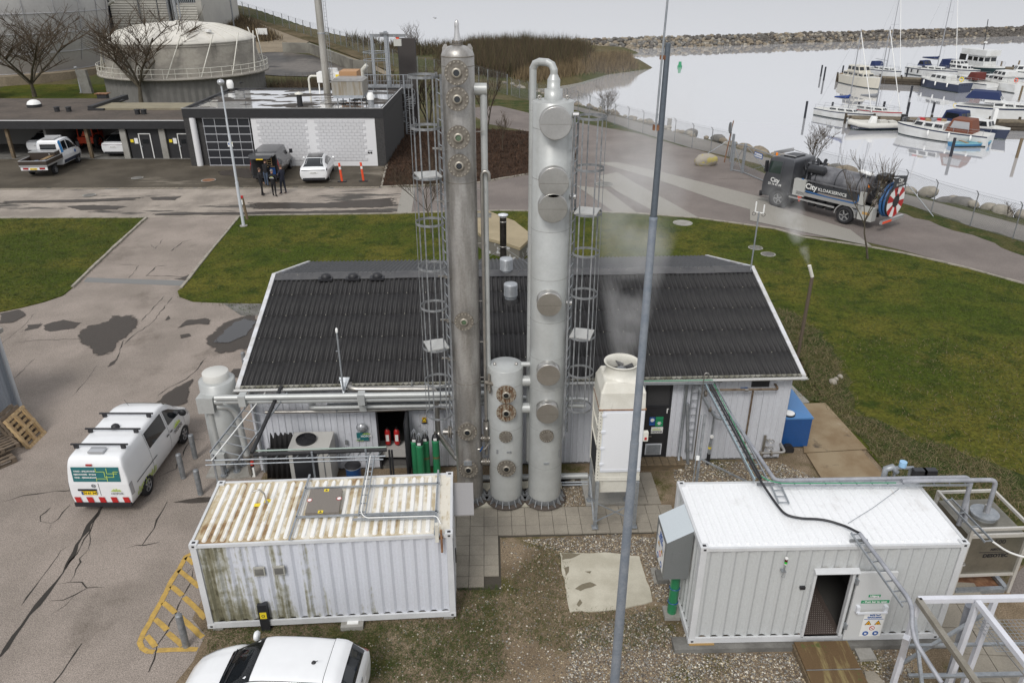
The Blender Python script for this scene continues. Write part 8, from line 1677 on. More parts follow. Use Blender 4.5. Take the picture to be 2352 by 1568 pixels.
b.mk('dome_seam',CREAM,tk2,kind='stuff');b=MB().lT([(9.16,3.9),(9.2,3.95),(9.16,4.)],72).lT([(9.16,6.2),(9.22,6.25),(9.16,6.3)],72);b.mk('wall_band',TCON,tk2)
b=MB()
for z in(3.95,3.4):b.torus((0,0,z),10.3,.04,96,5)
b.mk('handrail',CREAM,tk2);rp_=MB().bar((10.3,0,2.85),(10.3,0,3.95),.05).mesh('railing_post',CREAM)
for i in range(48):link('railing_post',rp_,tk2,rz=2*PI*i/48)
for i in range(16):
    a=2*PI*i/16;a2=a-.24;MB().tB([(9.95*cos(a2),9.95*sin(a2),2.9),(9.42*cos(a),9.42*sin(a),7.5)],.07,6).mk('guy_pole',CREAM,tk2)
MB().cyl((5.6,-5.,7.7),.35,.25,12).mk('dome_valve',rF,tk2);MB().bar((0,0,8.6),(0,0,16),.3).bar((.5,0,8.6),(.5,0,16),.15).mk('vent_mast',gZ_,tk2)
# ---- big egg-shaped digester at the left edge
Y_e=124;de=Y_e*_c+(CAM_H-4)*_s;Re=238/F*de;xe=(3-CX)/F*de;eg=thg('egg_digester','huge grey panelled egg-shaped digester at the left edge','digester',(xe,Y_e,0))
EM=mat('grey_panel_cladding',(.52,.51,.49),.5,.1,c2_=(.42,.41,.40),sc=.12,var=.05,fI=3,dI=((.26,.26,.27),.25,.55,.75,None));pr=[(Re*.80,-1),(Re*.90,2.5),(Re*.97,6),(Re,10),(Re*.98,14),(Re*.93,18),(Re*.80,23),(Re*.6,27),(Re*.3,30),(.001,31)]
MB().lT(pr,72).mk('shell',EM,eg);b=MB()
for z0_,r0_ in((1.2,.865),(3.8,.93),(6.4,.975),(9,.994),(11.6,.996),(14.2,.978),(16.8,.948),(19.4,.897)):b.lT([(Re*r0_+.01,z0_),(Re*r0_+.09,z0_+.05),(Re*r0_+.0,z0_+.12)],72)
for i in range(24):
    a=2*PI*i/24;b.tB([(r*1.004*cos(a),r*1.004*sin(a),z)for r,z in pr[1:8]],.06,4)
b.mk('panel_seam',mat('pale_seam',(.40,.40,.41),.6,var=.1),eg,kind='stuff');sH_('tank_apron',[(xe+Re*1.02*cos(2*PI*i/24),Y_e+Re*1.02*sin(2*PI*i/24))for i in range(24)],1.25,SANDM,thick=1.8)
eg2=thg('egg_digester','sliver of a second grey digester at the far left edge','digester',(-68.6,97,0));MB().lT([(4.6,-1),(4.9,.6),(4.2,1.2),(4.,4),(2.5,5.2),(.001,5.6)],40).mk('shell',EM,eg2)
# ---- profiled-sheet process hall behind
SH=mat('pale_profiled_sheet',(.50,.485,.44),.6,.1,c2_=(.45,.435,.40),sc=.3,var=.04,fI=3)
def hall(x0,x1,y0,y1_,z0,z1,t,nm='ribbed_wall'):
    b=MB();nz_=int((z1-z0)/.42)
    prof=[]
    for i in range(nz_):z=z0+i*.42;prof+=[(y0,z),(y0,z+.20),(y0-.09,z+.24),(y0-.09,z+.38)]
    prof.append((y0,z0+nz_*.42));m=len(prof)
    b.add([(x0,y,z)for y,z in prof]+[(x1,y,z)for y,z in prof],[(i,m+i,m+i+1,i+1)for i in range(m-1)]);b.mk(nm,SH,t)
hl=thg('process_hall','tall pale hall clad in horizontal profiled sheet behind the domed tank','building',(0,0,0));YH=150
hx=lambda px:PY(px,60,YH).x
hall(hx(262),hx(372),YH,YH+10,0,26,hl);hall(hx(374),hx(412),YH-.4,YH+10,0,26,hl);hall(hx(421),hx(473),YH-3,YH+10,0,PY(440,7,YH-3).z,hl)
MB().box(hx(262),YH+.05,0,hx(470),YH+20,25).mk('core',SH,hl);zw=PY(440,7,YH-3).z;MB().box(hx(421),YH-3,zw,hx(471),YH-2.7,zw+1.6).mk('window_band',GLASS,hl);b=MB()
for i in range(12):b.box(hx(421+i*4.3),YH-3.15,zw,hx(421+i*4.3)+.14,YH-2.9,zw+1.6)
b.mk('mullions',gV,hl,kind='stuff');MB().box(hx(404),YH-2.5,3,hx(408),YH-.4,26).box(hx(411),YH-2,3,hx(413),YH-.4,26).mk('downpipe',gZ_,hl);MB().box(hx(328),YH-.5,2,hx(329.5),YH-.2,26).box(hx(371),YH-.5,2,hx(372),YH-.2,26).mk('downpipe',gZ_,hl)
MB().box(hx(238),YH-1,0,hx(258),YH+4,24).mk('stair_tower',mat('dark_stair_tower',(.05,.05,.055),.7,var=.1),hl);b=MB()
for i in range(9):b.box(hx(236),YH-1.3,2+i*2.5,hx(259),YH-1,2.3+i*2.5)
b.mk('landing',gZ_,hl,kind='stuff');MB().tB([PY(232,45,140),PY(232,20,140),PY(262,3,140)],.22,8).mk('overhead_duct',CREAM,hl)
for i,(px,py_,Yp)in enumerate(((1905,250,150),(2010,280,148))):
    x_,y_=q(0,0,px,py_);p=GT(x_,y_);t=thg('lamp_mast',('left' if i==0 else 'right')+' of two thin masts standing on the scrub hill','mast',p,0,'thin masts on the hill');MB().cyl((0,0,-.5),.16,24,8,r2=.10).mk('pole',gZ_,t)
# ---- retaining wall, sludge yard and sandy tracks on the rising ground behind
def drape(name,L,R_,m,off=.06,n=8,kind='structure'):
    """sheet between two sight-lined edges laid over the terrain"""
    V_=[]; 
    def resamp(P,k):
        P=[GT(*p)for p in P];out=[]
        ln=[0]
        for a,b_ in zip(P[:-1],P[1:]):ln.append(ln[-1]+(b_-a).length)
        for i in range(k+1):
            s=ln[-1]*i/k;j=max(jj for jj in range(len(ln))if ln[jj]<=s+1e-9);j=min(j,len(P)-2);out.append(P[j].lerp(P[j+1],(s-ln[j])/max(1e-9,ln[j+1]-ln[j])))
        return out
    k=30;A_,B_=resamp(L,k),resamp(R_,k)
    for i in range(k+1):
        for j in range(n+1):p=A_[i].lerp(B_[i],j/n);V_.append((p.x,p.y,float(hills(p.x,p.y))+off))
    return MB().add(V_,[(i*(n+1)+j,(i+1)*(n+1)+j,(i+1)*(n+1)+j+1,i*(n+1)+j+1)for i in range(k)for j in range(n)],None,True).mk(name,m,kind=kind)
drape('sandy_track',[(588,60),(640,78),(700,100),(760,118),(860,150),(905,175)],[(588,100),(620,102),(650,108),(712,112),(850,158),(900,180)],SANDM,.08)
drape('sandy_track',[(574,42),(610,55),(660,72),(720,92)],[(560,55),(590,72),(625,88),(690,108)],SANDM,.12)
drape('sludge_yard',[(590,104),(650,122),(715,128),(815,165),(865,172)],[(575,165),(590,172),(640,176),(720,178),(860,180)],mat('wet_black_sludge',(.060,.056,.052),.5,c2_=(.14,.125,.11),sc=.09,lo=.4,hi=.6,var=.2,fI=1.5,cO='pos',dI=((.025,.024,.023),.13,.52,.62,(.4,1,1))),.10,12)
drape('sandy_track',[(588,96),(640,98),(652,106)],[(588,125),(615,122),(652,122)],SANDM,.14)
rw_=thg('retaining_wall','grimy concrete retaining wall round the sludge yard','wall');pts=[(651,122),(712,123),(738,133),(786,152),(813,164),(856,168)]
WCON=mat('grimy_wall_concrete',(.27,.26,.225),.9,c2_=(.17,.16,.14),sc=.3,var=.12,cO='pos',dI=((.05,.045,.04),.35,.58,.7,(1,1,.6)))
for a,b_ in zip(pts[:-1],pts[1:]):
    A_,B_=GT(*a),GT(*b_);k=max(1,round((B_-A_).length/4.5))
    for i in range(k):p,r2_=A_.lerp(B_,i/k),A_.lerp(B_,(i+1)/k-.004);MB().bar(p+V3((0,0,.7)),r2_+V3((0,0,.7)),.35,2.).mk('wall_panel',WCON,rw_)
drape('dyke_bank',[(574,41),(660,66),(740,92),(820,120),(900,150)],[(574,46),(650,76),(740,106),(820,136),(905,168)],mat('bank_grass',(.075,.062,.03),.95,c2_=(.13,.10,.06),sc=.3,var=.3,fI=2,cO='pos'),.14,4)
sgp=GT(605,93);t=thg('notice_board','small pale notice board on the far sandy track','sign',sgp);MB().box(-.9,0,1.,.9,.08,2.1).mk('board',rF,t);MB().box(-.8,0,0,-.7,.08,1.).box(.7,0,0,.8,.08,1.).mk('post',gZ_,t)
# fences
def fence(name,lab,base,h,step=None,arm=.35,post_r=.035,wires=True,ws=.16,group=None,inner=-1,pr_=5):
    t=thg(name,lab,'fence');P=[V3(p)for p in base]
    if step:
        Q=[]; 
        for a,b_ in zip(P[:-1],P[1:]):
            k=max(1,round((b_-a).length/step));Q+=[a.lerp(b_,i/k)for i in range(k)]
        Q.append(P[-1]);P=Q
        for p in P:p.z=float(terrain(p.x,p.y))if p.y>60 else p.z
    m=None
    for i,p in enumerate(P):
        d=(P[min(i+1,len(P)-1)]-P[max(i-1,0)]).normalized();n=V3((-d.y,d.x,0))*inner
        b=MB().tB([(0,0,-.1),(0,0,h)],post_r,pr_)
        if arm:b.tB([(0,0,h),(n.x*arm*.7,n.y*arm*.7,h+arm*.6)],post_r*.8,pr_)
        link('post',b.mesh('post',gZ_),t,p)
    if wires:
        b=MB();r_=.0045
        for a,b_ in zip(P[:-1],P[1:]):
            L_=(b_-a).length
            for z in(.06,h*.5,h-.04,h+.12):b.bar(a+V3((0,0,z)),b_+V3((0,0,z)),r_*2.2,r_*2.2)
            k=int((L_+h)/ws)
            for s_ in(1,-1):
                for i in range(k):
                    x0=i*ws-h;x1=x0+h;z0,z1=0.,h
                    if x0<0:z0=-x0;x0=0
                    if x1>L_:z1=h-(x1-L_);x1=L_
                    if z1-z0<.1:continue
                    if s_<0:x0,x1=L_-x0,L_-x1
                    b.tB([a.lerp(b_,x0/L_)+V3((0,0,z0+.03)),a.lerp(b_,x1/L_)+V3((0,0,z1+.03))],r_,3,caps=False)
        b.mk('wire_mesh',gZ_,t,kind='stuff')
    return t
f1=[q(2,0,X,Y)for X,Y in((97,820),(168,842),(243,858),(318,875),(400,893),(490,912),(575,930),(667,950),(765,985),(870,1025),(980,1068),(1095,1105),(1220,1142),(1352,1182),(1490,1222),(1640,1270),(1800,1310),(1955,1345))]
fence('chain_link_fence','chain-link fence with angled post tops along the water path, left of the gate',[G(*p)for p in f1],2.05)
f2=[G(1860,408),G(1965,437),G(2071,465)]+[G(*q(3,1,X,Y))for X,Y in((1545,440),(1880,548),(2245,655))]+[G(2440,590),G(2560,635)]
fence('chain_link_fence','chain-link fence along the water path behind the vacuum truck',f2,2.1,ws=.14)
fence('dyke_fence','long many-posted fence climbing the dyke at the top left',[GT(470,17),GT(574,41),GT(650,62),GT(732,88),GT(811,115),GT(891,147),GT(960,170),GT(1040,186),GT(1100,198),GT(1165,218)],2.5,2.6,0,.075,ws=.3,pr_=4)
bk_=thg('fence_stay','slanting galvanised stay of the fence right of the truck','fence stay');MB().tB([G(*q(3,1,1570,463)),PY(*q(3,1,1318,148),G(*q(3,1,1545,440)).y+1.5)],.03,6).mk('stay',gV,bk_)
gt2=thg('fence_gate','galvanised wire gate with a blue exit sign left of the truck','gate');gA,gB,gC,gD=G(*q(2,0,1978,1460)),G(*q(2,0,2070,1480)),G(*q(2,0,2280,1540)),G(*q(3,0,120,1560))
for p in(gA,gB,G(1678,372)):MB().box(p.x-.09,p.y-.09,0,p.x+.09,p.y+.09,2.3).mk('gate_post',gV,gt2)
def leaf_(a,b_,z0=.1,z1=2.15):
    b=MB()
    for z in(z0,z1):b.bar(a+V3((0,0,z)),b_+V3((0,0,z)),.06)
    for p in(a,b_):b.bar(p+V3((0,0,z0)),p+V3((0,0,z1)),.06)
    b.bar(a+V3((0,0,z0)),b_+V3((0,0,z1)),.035).bar(a+V3((0,0,z1)),b_+V3((0,0,z0)),.035);b.mk('gate_leaf',gV,gt2);w_=MB()
    for i in range(26):z=z0+(z1-z0)*i/26;w_.bar(a+V3((0,0,z)),b_+V3((0,0,z)),.008)
    w_.mk('gate_mesh',gZ_,gt2,kind='stuff')
leaf_(gA,gB-(gB-gA)*.06);gE=gB+(gD-gB).normalized()*5.2;leaf_(gB+(gD-gB)*.04,gE)
sgn_c=PY(*q(2,0,2212,1330),gB.lerp(gE,.35).y-.06);sb2=MB().box(-.55,-.02,-.20,.55,0,.20).mk('exit_sign',BLUES,gt2);sb2.location=sgn_c;sb2.rotation_euler=(0,0,math.atan2(gE.y-gB.y,gE.x-gB.x));MB().box(-.48,-.025,-.14,.48,-.021,.14).mk('sign_field',rF,sb2);MB().box(-.2,-.03,-.13,.48,-.026,.13).mk('sign_blue',BLUES,sb2)if False else None
MB().add([(-.46,-.028,0),(-.28,-.028,-.11),(-.28,-.028,.11)],[(0,1,2)]).mk('arrow',BLUES,sb2);text('lettering','Udkørsel',.19,BLUES,sb2,(.11,-.03,0),(PI/2,0,0),ext=.001)
p=G(*q(2,0,1918,1390));t=thg('mirror_post','leaning rusty post with a round traffic mirror by the gate','traffic mirror',(p.x,p.y,0));MB().tB([(0,0,0),(.35,0,3.4)],.045,8).mk('post',RUST,t);MB().cyl((.10,-.1,2.85),.45,.07,24,'x').mk('mirror',gZ_,t);MB().tB([(.28,0,1.9),(-2.4,-.2,.2)],.03,6).mk('stay',gV,t)
p=G(*q(2,0,1478,1125));tag(MB().cyl((p.x,p.y+2,-.2),.22,1.1,14).mk('mooring_post',CONC),'stubby concrete post by the shore boulders','post')
# street lamps
def lamp(lab,px,top,r0=.075,r1=.045,head=True):
    p=G(*px);zt=PY(*top,p.y).z;t=thg('street_lamp',lab,'street lamp',(p.x,p.y,0));LM=mat('white_lamp_post',(.55,.58,.62),.45,var=.05)
    MB().cyl((0,0,0),r0*1.25,zt*.33,14).mk('lower_pole',LM,t);MB().cyl((0,0,zt*.33),r0,zt*.33,14).mk('middle_pole',LM,t);MB().cyl((0,0,zt*.66),r1*1.1,zt*.34,12).mk('upper_pole',LM,t);MB().lT([(.08,zt-.12),(.20,zt),(.21,zt+.1),(.15,zt+.2),(.001,zt+.24)],16).mk('lamp_head',CLAMP,t);MB().cyl((0,0,0),.24,.1,12).mk('base',CONC,t);return t
lamp('white street lamp on the lawn corner, left of the tall columns',(560,521),(513,192));lamp('short street lamp on the grass behind the carport',q(0,0,697,800),q(0,0,658,585))
p=G(*q(0,0,758,800));t=thg('stele','grey slab-like stele on the grass behind the carport','monument',(p.x,p.y,0));MB().add([(-.6,-.3,0),(.6,-.3,0),(.6,.3,0),(-.6,.3,0),(-.95,-.3,2.9),(.35,-.3,2.9),(.35,.3,2.9),(-.95,.3,2.9)],[(0,1,5,4),(1,2,6,5),(2,3,7,6),(3,0,4,7),(4,5,6,7)]).mk('slab',CONC,t)
p=k2(2105,505);t=thg('reader_post','dark reader post with a white cap at the foot of the street lamp','post',(p.x,p.y+.3,0));MB().tB([(0,0,0),(-.12,0,1.45)],.09,8).mk('post',WOOD,t);MB().box(-.32,-.1,1.05,-.1,.1,1.35).mk('box',rF,t);MB().box(-.2,-.05,1.45,-.06,.05,1.6).mk('tag_plate',RED,t)
# ---- tall foreground mast
mb0=PY(1417,1500,10.5);ms=thg('tall_mast','tall blue-grey galvanised mast rising through the whole view right of centre','mast',(mb0.x,10.5,0));MGAL=mat('blue_grey_galvanised',(.215,.25,.30),.55,.3,c2_=(.27,.30,.345),sc=6,var=.08,fI=30,dI=((.33,.35,.37),9,.62,.72,None))
MB().cyl((0,0,0),.100,7.55,28,r2=.072).mk('lower_section',MGAL,ms);MB().cyl((0,0,7.55),.066,3.75,24,r2=.056).lT([(.057,11.28),(.060,11.3),(.060,11.33),(.055,11.35)],24).mk('middle_section',MGAL,ms);MB().cyl((0,0,11.35),.048,2.3,20,r2=.036).mk('upper_section',mat('dark_galvanised',(.11,.13,.155),.5,.3,var=.1,fI=20),ms)
MB().tB([(-.075,-.02,12.55),(-.066,-.02,13.6),(-.045,-.02,14.7)],.014,8).mk('lightning_rod',gV,ms);MB().box(-.11,-.03,12.55,.0,.03,12.62).box(-.09,-.03,13.45,.0,.03,13.5).mk('rod_clamp',RUST,ms);MB().cyl((0,0,6.5),.078,.1,24).mk('joint_collar',MGAL,ms)
# ---- flare pipe
p=gq(3,2,402,190);zt=PY(*q(3,1,522,975),p.y).z;tp_=PY(*q(3,1,508,880),p.y);fl_=thg('exhaust_pipe','slender brown steam exhaust pipe with a pale tip on the right lawn','pipe',(p.x,p.y,0));BRN=mat('brown_steel_pipe',(.13,.10,.075),.6,.2,var=.1)
MB().cyl((0,0,0),.07,zt-.0,12).mk('tube',BRN,fl_);MB().tB([(0,0,zt-.02),(tp_.x-p.x,tp_.y-p.y,tp_.z)],.07,12).mk('tip',CREAM,fl_)
# manhole covers
for i,(px,r_,lab)in enumerate((((1568,514),.62,'round stone manhole lid set in the lawn'),((1735,571),.42,'left of two grey manhole lids on the right lawn'),((1764,586),.42,'right of two grey manhole lids on the right lawn'),(q(2,1,895,190),.75,'large round grating in the road right of the columns'),(q(0,1,1785,157),.55,'rusty manhole cover on the pale patch of the apron'),(q(0,1,1175,137),.45,'dark manhole cover on the apron left of the rusty one'),(q(0,1,765,285),.45,'manhole cover in the lane'))):
    p=G(*px);zz_=.055 if i<3 else .042;o=MB().cyl((0,0,0),r_,.012,24,mi=0).cyl((0,0,.012),r_*.85,.006,24,mi=1).mk('manhole_cover',[CONC,RUST if i==4 else(CONCD if i!=0 else CONC)]);o.location=(p.x,p.y,zz_);tag(o,lab,'manhole cover')
# bunker slab
P_=[G(x,y,.95)for x,y in((1093,489),(1122,486),(1180,508),(1222,541),(1193,568),(1166,559),(1114,545),(1094,530))];bk=thg('concrete_bunker','low many-sided sand-coloured concrete bunker on the lawn behind the ridge','bunker')
MB().prism([(p.x,p.y)for p in P_],0,.80).mk('walls',mat('peeling_white_concrete',(.17,.16,.14),.9,c2_=(.5,.5,.5),sc=1.6,lo=.58,hi=.62,var=.1,cO='pos'),bk);cxy=sum(P_,V3())/len(P_);MB().prism([((p.x-cxy.x)*1.03+cxy.x,(p.y-cxy.y)*1.03+cxy.y)for p in P_],.80,.97).mk('top_slab',mat('sandy_concrete',(.36,.30,.20),.9,c2_=(.30,.25,.165),sc=.8,var=.08,cO='pos'),bk)
pa_=G(*q(1,1,1945,450),.97);pb_=G(*q(1,1,2085,458),.97);MB().box(P_[0].x+.1,P_[0].y-1.1,.972,P_[1].x+.2,P_[0].y-.1,.985).mk('felt_patch',CONCD,bk)
# corner of the shed and pallets at the left edge
pS=gq(0,2,190,590);sh=thg('metal_shed','corner of a grey corrugated shed with a downpipe at the left edge','shed');zs=3.0;SX=pS.x-.15
b=MB();pts=trap(26,.2,.03,0);m=len(pts);x_w=lambda d:SX-d
for(xx,d)in[(0,0)]:pass
b.add([(SX+d_,19.+x_,0)for x_,d_ in pts]+[(SX+d_,19.+x_,zs)for x_,d_ in pts],[(i,i+1,m+i+1,m+i)for i in range(m-1)]);b.mk('side_wall',mat('blue_grey_cladding',(.26,.29,.33),.6,.2,c2_=(.33,.36,.40),sc=1.5,sQ=(1,2,.3),var=.1),sh);MB().box(SX-9,24.2,0,SX,24.25,zs).box(SX-9,19.,zs-.3,SX-.02,24.2,zs).mk('back_wall',MATS['blue_grey_cladding'],sh);MB().box(SX-9,18.9,zs,SX+.25,24.4,zs+.15).mk('roof',CONC,sh);MB().tB([(SX+.16,24.15,0),(SX+.16,24.15,zs-.1)],.065,12).mk('downpipe',mat('pale_downpipe',(.48,.50,.52),.5),sh)
def pallet(name,lab,M4,m,n=7):
    t=thg(name,lab,'pallet',group='wooden pallets by the shed');t.matrix_world=M4;sm__=MB().box(-.5,-.048,0,.5,.048,.022).mesh('slat',m)
    for i in range(n):
        y=-.55+1.1*i/(n-1);link('slat',sm__,t,(0,y,.12)); 
        if i%3==0:link('slat',sm__,t,(0,y,0))
    bm__=MB().box(-.05,-.6,.022,.05,.6,.12).mesh('stringer',m)
    for x in(-.45,0,.45):link('stringer',bm__,t,(x,0,0))
    return t
def frame_from(o,ex,ez,s=1.):ex=ex.normalized();ez=ez.normalized();ey=ez.cross(ex);return Matrix(((ex.x*s,ey.x*s,ez.x*s,o.x),(ex.y*s,ey.y*s,ez.y*s,o.y),(ex.z*s,ey.z*s,ez.z*s,o.z),(0,0,0,1)))
pb1,pb2=gq(0,2,250,965),gq(0,2,400,815);ex=(pb2-pb1);up_=V3((-.42,.10,.9));nz_=ex.cross(up_);mid=(pb1+pb2)/2
pallet('pallet','pale new pallet leaning against the dark pallets by the shed',frame_from(mid+up_.normalized()*.62+V3((0,0,.0)),ex,-nz_ if nz_.y>0 else nz_,1.02),PALW)
for i,lab in enumerate(('dark old pallet standing directly behind the pale leaning one','dark old pallet standing against the shed wall behind the others')):
    pallet('pallet',lab,frame_from(mid+up_.normalized()*.60+V3((-.28-.22*i,.10+.05*i,0)),ex,-nz_ if nz_.y>0 else nz_,1.),PALD)
p=gq(0,2,20,1000);pallet('pallet','dark pallet lying flat on top of the low stack at the left edge',Matrix.Translation((p.x-.1,p.y,.32))@Matrix.Rotation(.9,4,'Z'),PALD);pallet('pallet','dark pallet at the bottom of the low stack at the left edge',Matrix.Translation((p.x-.25,p.y-.45,.02))@Matrix.Rotation(.9,4,'Z')@Matrix.Scale(1.3,4),PALD)
# BREAKWATER, HARBOUR, BOATS
def rock_mesh(name,m,seed,sub=1,amp=.22):
    bm=bmesh.new();bmesh.ops.create_icosphere(bm,subdivisions=sub,radius=1);rr=random.Random(seed);offs=[V3((rr.uniform(-1,1),rr.uniform(-1,1),rr.uniform(-1,1))).normalized()for _ in range(7)];am=[rr.uniform(-amp,amp)for _ in offs]
    for v in bm.verts:n=v.co.normalized();v.co*=1+sum(a*max(0,n.dot(o))**2 for a,o in zip(am,offs))+rr.uniform(-.05,.05)
    me=bpy.data.meshes.new(name);bm.to_mesh(me);bm.free();me.materials.append(m);me.polygons.foreach_set('use_smooth',[sub>1]*len(me.polygons));return me
RK=[mat('boulder_tan',(.27,.225,.165),.9,c2_=(.18,.15,.11),sc=1.2,var=.2,fI=5),mat('boulder_grey',(.19,.18,.165),.9,c2_=(.12,.115,.105),sc=1.2,var=.2,fI=5),mat('boulder_dark',(.085,.078,.07),.9,c2_=(.13,.115,.10),sc=1.2,var=.2,fI=5),mat('boulder_pale',(.33,.30,.25),.9,c2_=(.24,.22,.18),sc=1.2,var=.2,fI=5)]
rms=[rock_mesh('stone',RK[i%4],i,2 if i<4 else 1)for i in range(8)]
bwA,bwB=G(1300,118,-1),G(2500,78,-1);bdv=bwB-bwA;bL=bdv.length;be=bdv/bL;bn=V3((-be.y,be.x,0))
if bn.y<0:bn=-bn
bk=thg('breakwater','long breakwater of heaped boulders across the harbour mouth','breakwater');rr=random.Random(21)
def rib_(s,o,z):p=bwA+be*s+bn*o;return V3((p.x,p.y,z))
core=[]
MB().add([rib_(-3,.6,-1.6),rib_(bL,.6,-1.6),rib_(bL,2.8,.6),rib_(-3,2.8,.6),rib_(-3,6,-1.6),rib_(bL,6,-1.6)],[(0,1,2,3),(3,2,5,4)]).mk('rubble_core',RK[2],bk)
alls=[]
for row in range(7):
    s=rr.uniform(0,.5)
    while s<bL:
        r=rr.uniform(.33,.62);f=row/6;o=.2+2.9*min(f,.8)+rr.uniform(-.2,.2);z=-1.05+1.75*min(1,f/.8)+rr.uniform(-.15,.2);alls.append((s,o+(f>.8)*1.2,z,r));s+=r*rr.uniform(1.35,1.8)
alls.sort(key=lambda a:a[0]); 
def stone_at(s,o,z,r,dark):v=rr.random();k=(2 if v<dark else(0 if v<dark+(1-dark)*.5 else(1 if v<.9 else 3)));return k
cnt=0;far=MB();fars=[MB()for _ in range(4)]
for s,o,z,r in alls:
    k=stone_at(s,o,z,r,min(.9,.05+s/bL*1.1));p=rib_(s,o,z);sc=(r*rr.uniform(.9,1.35),r*rr.uniform(.8,1.1),r*rr.uniform(.65,.95));eu=Euler((rr.uniform(-.5,.5),rr.uniform(-.5,.5),rr.uniform(0,6.3)))
    if cnt<290 and o<2.9:ob=link('stone',rms[k],bk,p);ob.scale=sc;ob.rotation_euler=eu;cnt+=1
    else:
        M4=Matrix.Translation(p)@eu.to_matrix().to_4x4()@Matrix.Diagonal((*sc,1));me=rms[4+k];fars[k].add([M4@v.co for v in me.vertices],[list(pl.vertices)for pl in me.polygons],0)
for k in range(4):fars[k].mk('stones',RK[k],bk,kind='stuff')
# shore boulders between the path and the water
gnd=bpy.data.objects['ground'];sl=[V3((p.x,p.y,0))for p in SHORE[1:18]];n=0
for a,b_ in zip(sl[:-1],sl[1:]):
    L_=(b_-a).length;s=0
    while s<L_ and n<200:
        big=a.y<52 or(a.y<75 and rr.random()<.3);r=rr.uniform(.35,.8)if big else rr.uniform(.2,.42);p=a.lerp(b_,s/L_)+V3((rr.uniform(-.5,.6),rr.uniform(-.5,.6),0));o=link('boulder',rms[rr.choice((0,0,1,3,3))],gnd,(p.x,p.y,rr.uniform(-.15,.1)));o.scale=(r*1.2,r,r*.75);o.rotation_euler=(0,0,rr.uniform(0,6));s+=r*rr.uniform(1.2,2.6);n+=1
p=G(1620,381);t=tag(link('boulder',rock_mesh('boulder',mat('lichened_boulder',(.33,.30,.25),.9,c2_=(.42,.36,.12),sc=1.1,lo=.52,hi=.6,var=.15),5,3,.3),None,(p.x,p.y,.42)),'single lichen-yellow boulder on the road beside the gate','boulder');t.scale=(.95,.6,.62)
for i,(X,Y,r)in enumerate(((708,398,.17),(735,372,.10),(770,352,.12))):
    p=gq(3,2,X,Y);t=tag(link('rock',rms[3],None,(p.x,p.y,.1)),['largest of three pale rocks in the rough grass','smallest, middle one of three pale rocks in the rough grass','farthest of three pale rocks in the rough grass'][i],'rock','pale rocks in the rough grass');t.scale=(r,r,r*.8)
p=G(*q(2,0,1537,578),-1);t=thg('buoy','small green buoy floating in the harbour','buoy',(p.x,p.y,-1));MB().cyl((0,0,-.3),.38,.6,14,r2=.42).cyl((0,0,.3),.3,.65,12,r2=.24).mk('float',GREENS,t)
# piers
DOCK=mat('weathered_dock_board',(.20,.165,.115),.85,c2_=(.13,.11,.08),sc=.8,var=.2,fI=4,cO='pos');DOCKS=mat('dark_dock_side',(.060,.048,.034),.85,var=.25,fI=3)
def pier(lab,a,b_,w_,zt):
    t=thg('pier',lab,'pier');d=(b_-a);L_=d.length;d.normalize();n=V3((-d.y,d.x,0)); 
    if n.y<0:n=-n
    k=int(L_/.45);pm_=MB().obox((0,0,0),d*.21,n*(w_/2),(0,0,.04)).mesh('plank',DOCK)
    for i in range(min(k,290)):link('plank',pm_,t,a+d*(i+.5)*(L_/min(k,290))+n*(w_/2)+V3((0,0,zt-a.z)))
    b=MB(); 
    for z in(zt-.25,zt-.6):b.bar(V3((a.x,a.y,z)),V3((b_.x,b_.y,z)),.12,.25)
    for o_ in(0,w_):b.bar(V3((a.x,a.y,zt-.12))+n*o_,V3((b_.x,b_.y,zt-.12))+n*o_,.1,.18)
    b.mk('stringer',DOCKS,t);pl_=MB().cyl((0,0,-1.6),.14,1.9+zt,8).mesh('pile',DOCKS)
    for i in range(int(L_/3)+1):
        for o_ in(.1,w_-.1):link('pile',pl_,t,V3((a.x,a.y,0))+d*min(i*3.,L_)+n*o_)
    MB().bar(V3((a.x,a.y,zt-.55))+n*.05,V3((b_.x,b_.y,zt-.55))+n*.05,.04,.75).mk('side_boards',DOCKS,t);return t
zD=-.15
pA=G(*q(3,0,738,700),-1);pB=G(*q(3,0,1480,735),-1);dd=(pB-pA).normalized();pB2=pA+dd*34
pier('rear wooden pier with the larger moored boats',V3((pA.x,pA.y,zD)),V3((pB2.x,pB2.y,zD)),2.2,zD)
pC=G(*q(3,0,845,1085),-1);pD=G(*q(3,0,2352,1128),-1);pier('front wooden pier beside the rubber boat',V3((pC.x,pC.y,zD)),V3((pD.x+4,pD.y-.2,zD)),2.,zD)
pE=G(*q(3,0,2110,660),-1);pier('far broken pier at the right edge',V3((pE.x,pE.y,.3)),V3((pE.x+14,pE.y-2.5,.3)),2.6,.3)
pm_=mat('tarred_pile',(.02,.022,.03),.7,var=.2);n=0
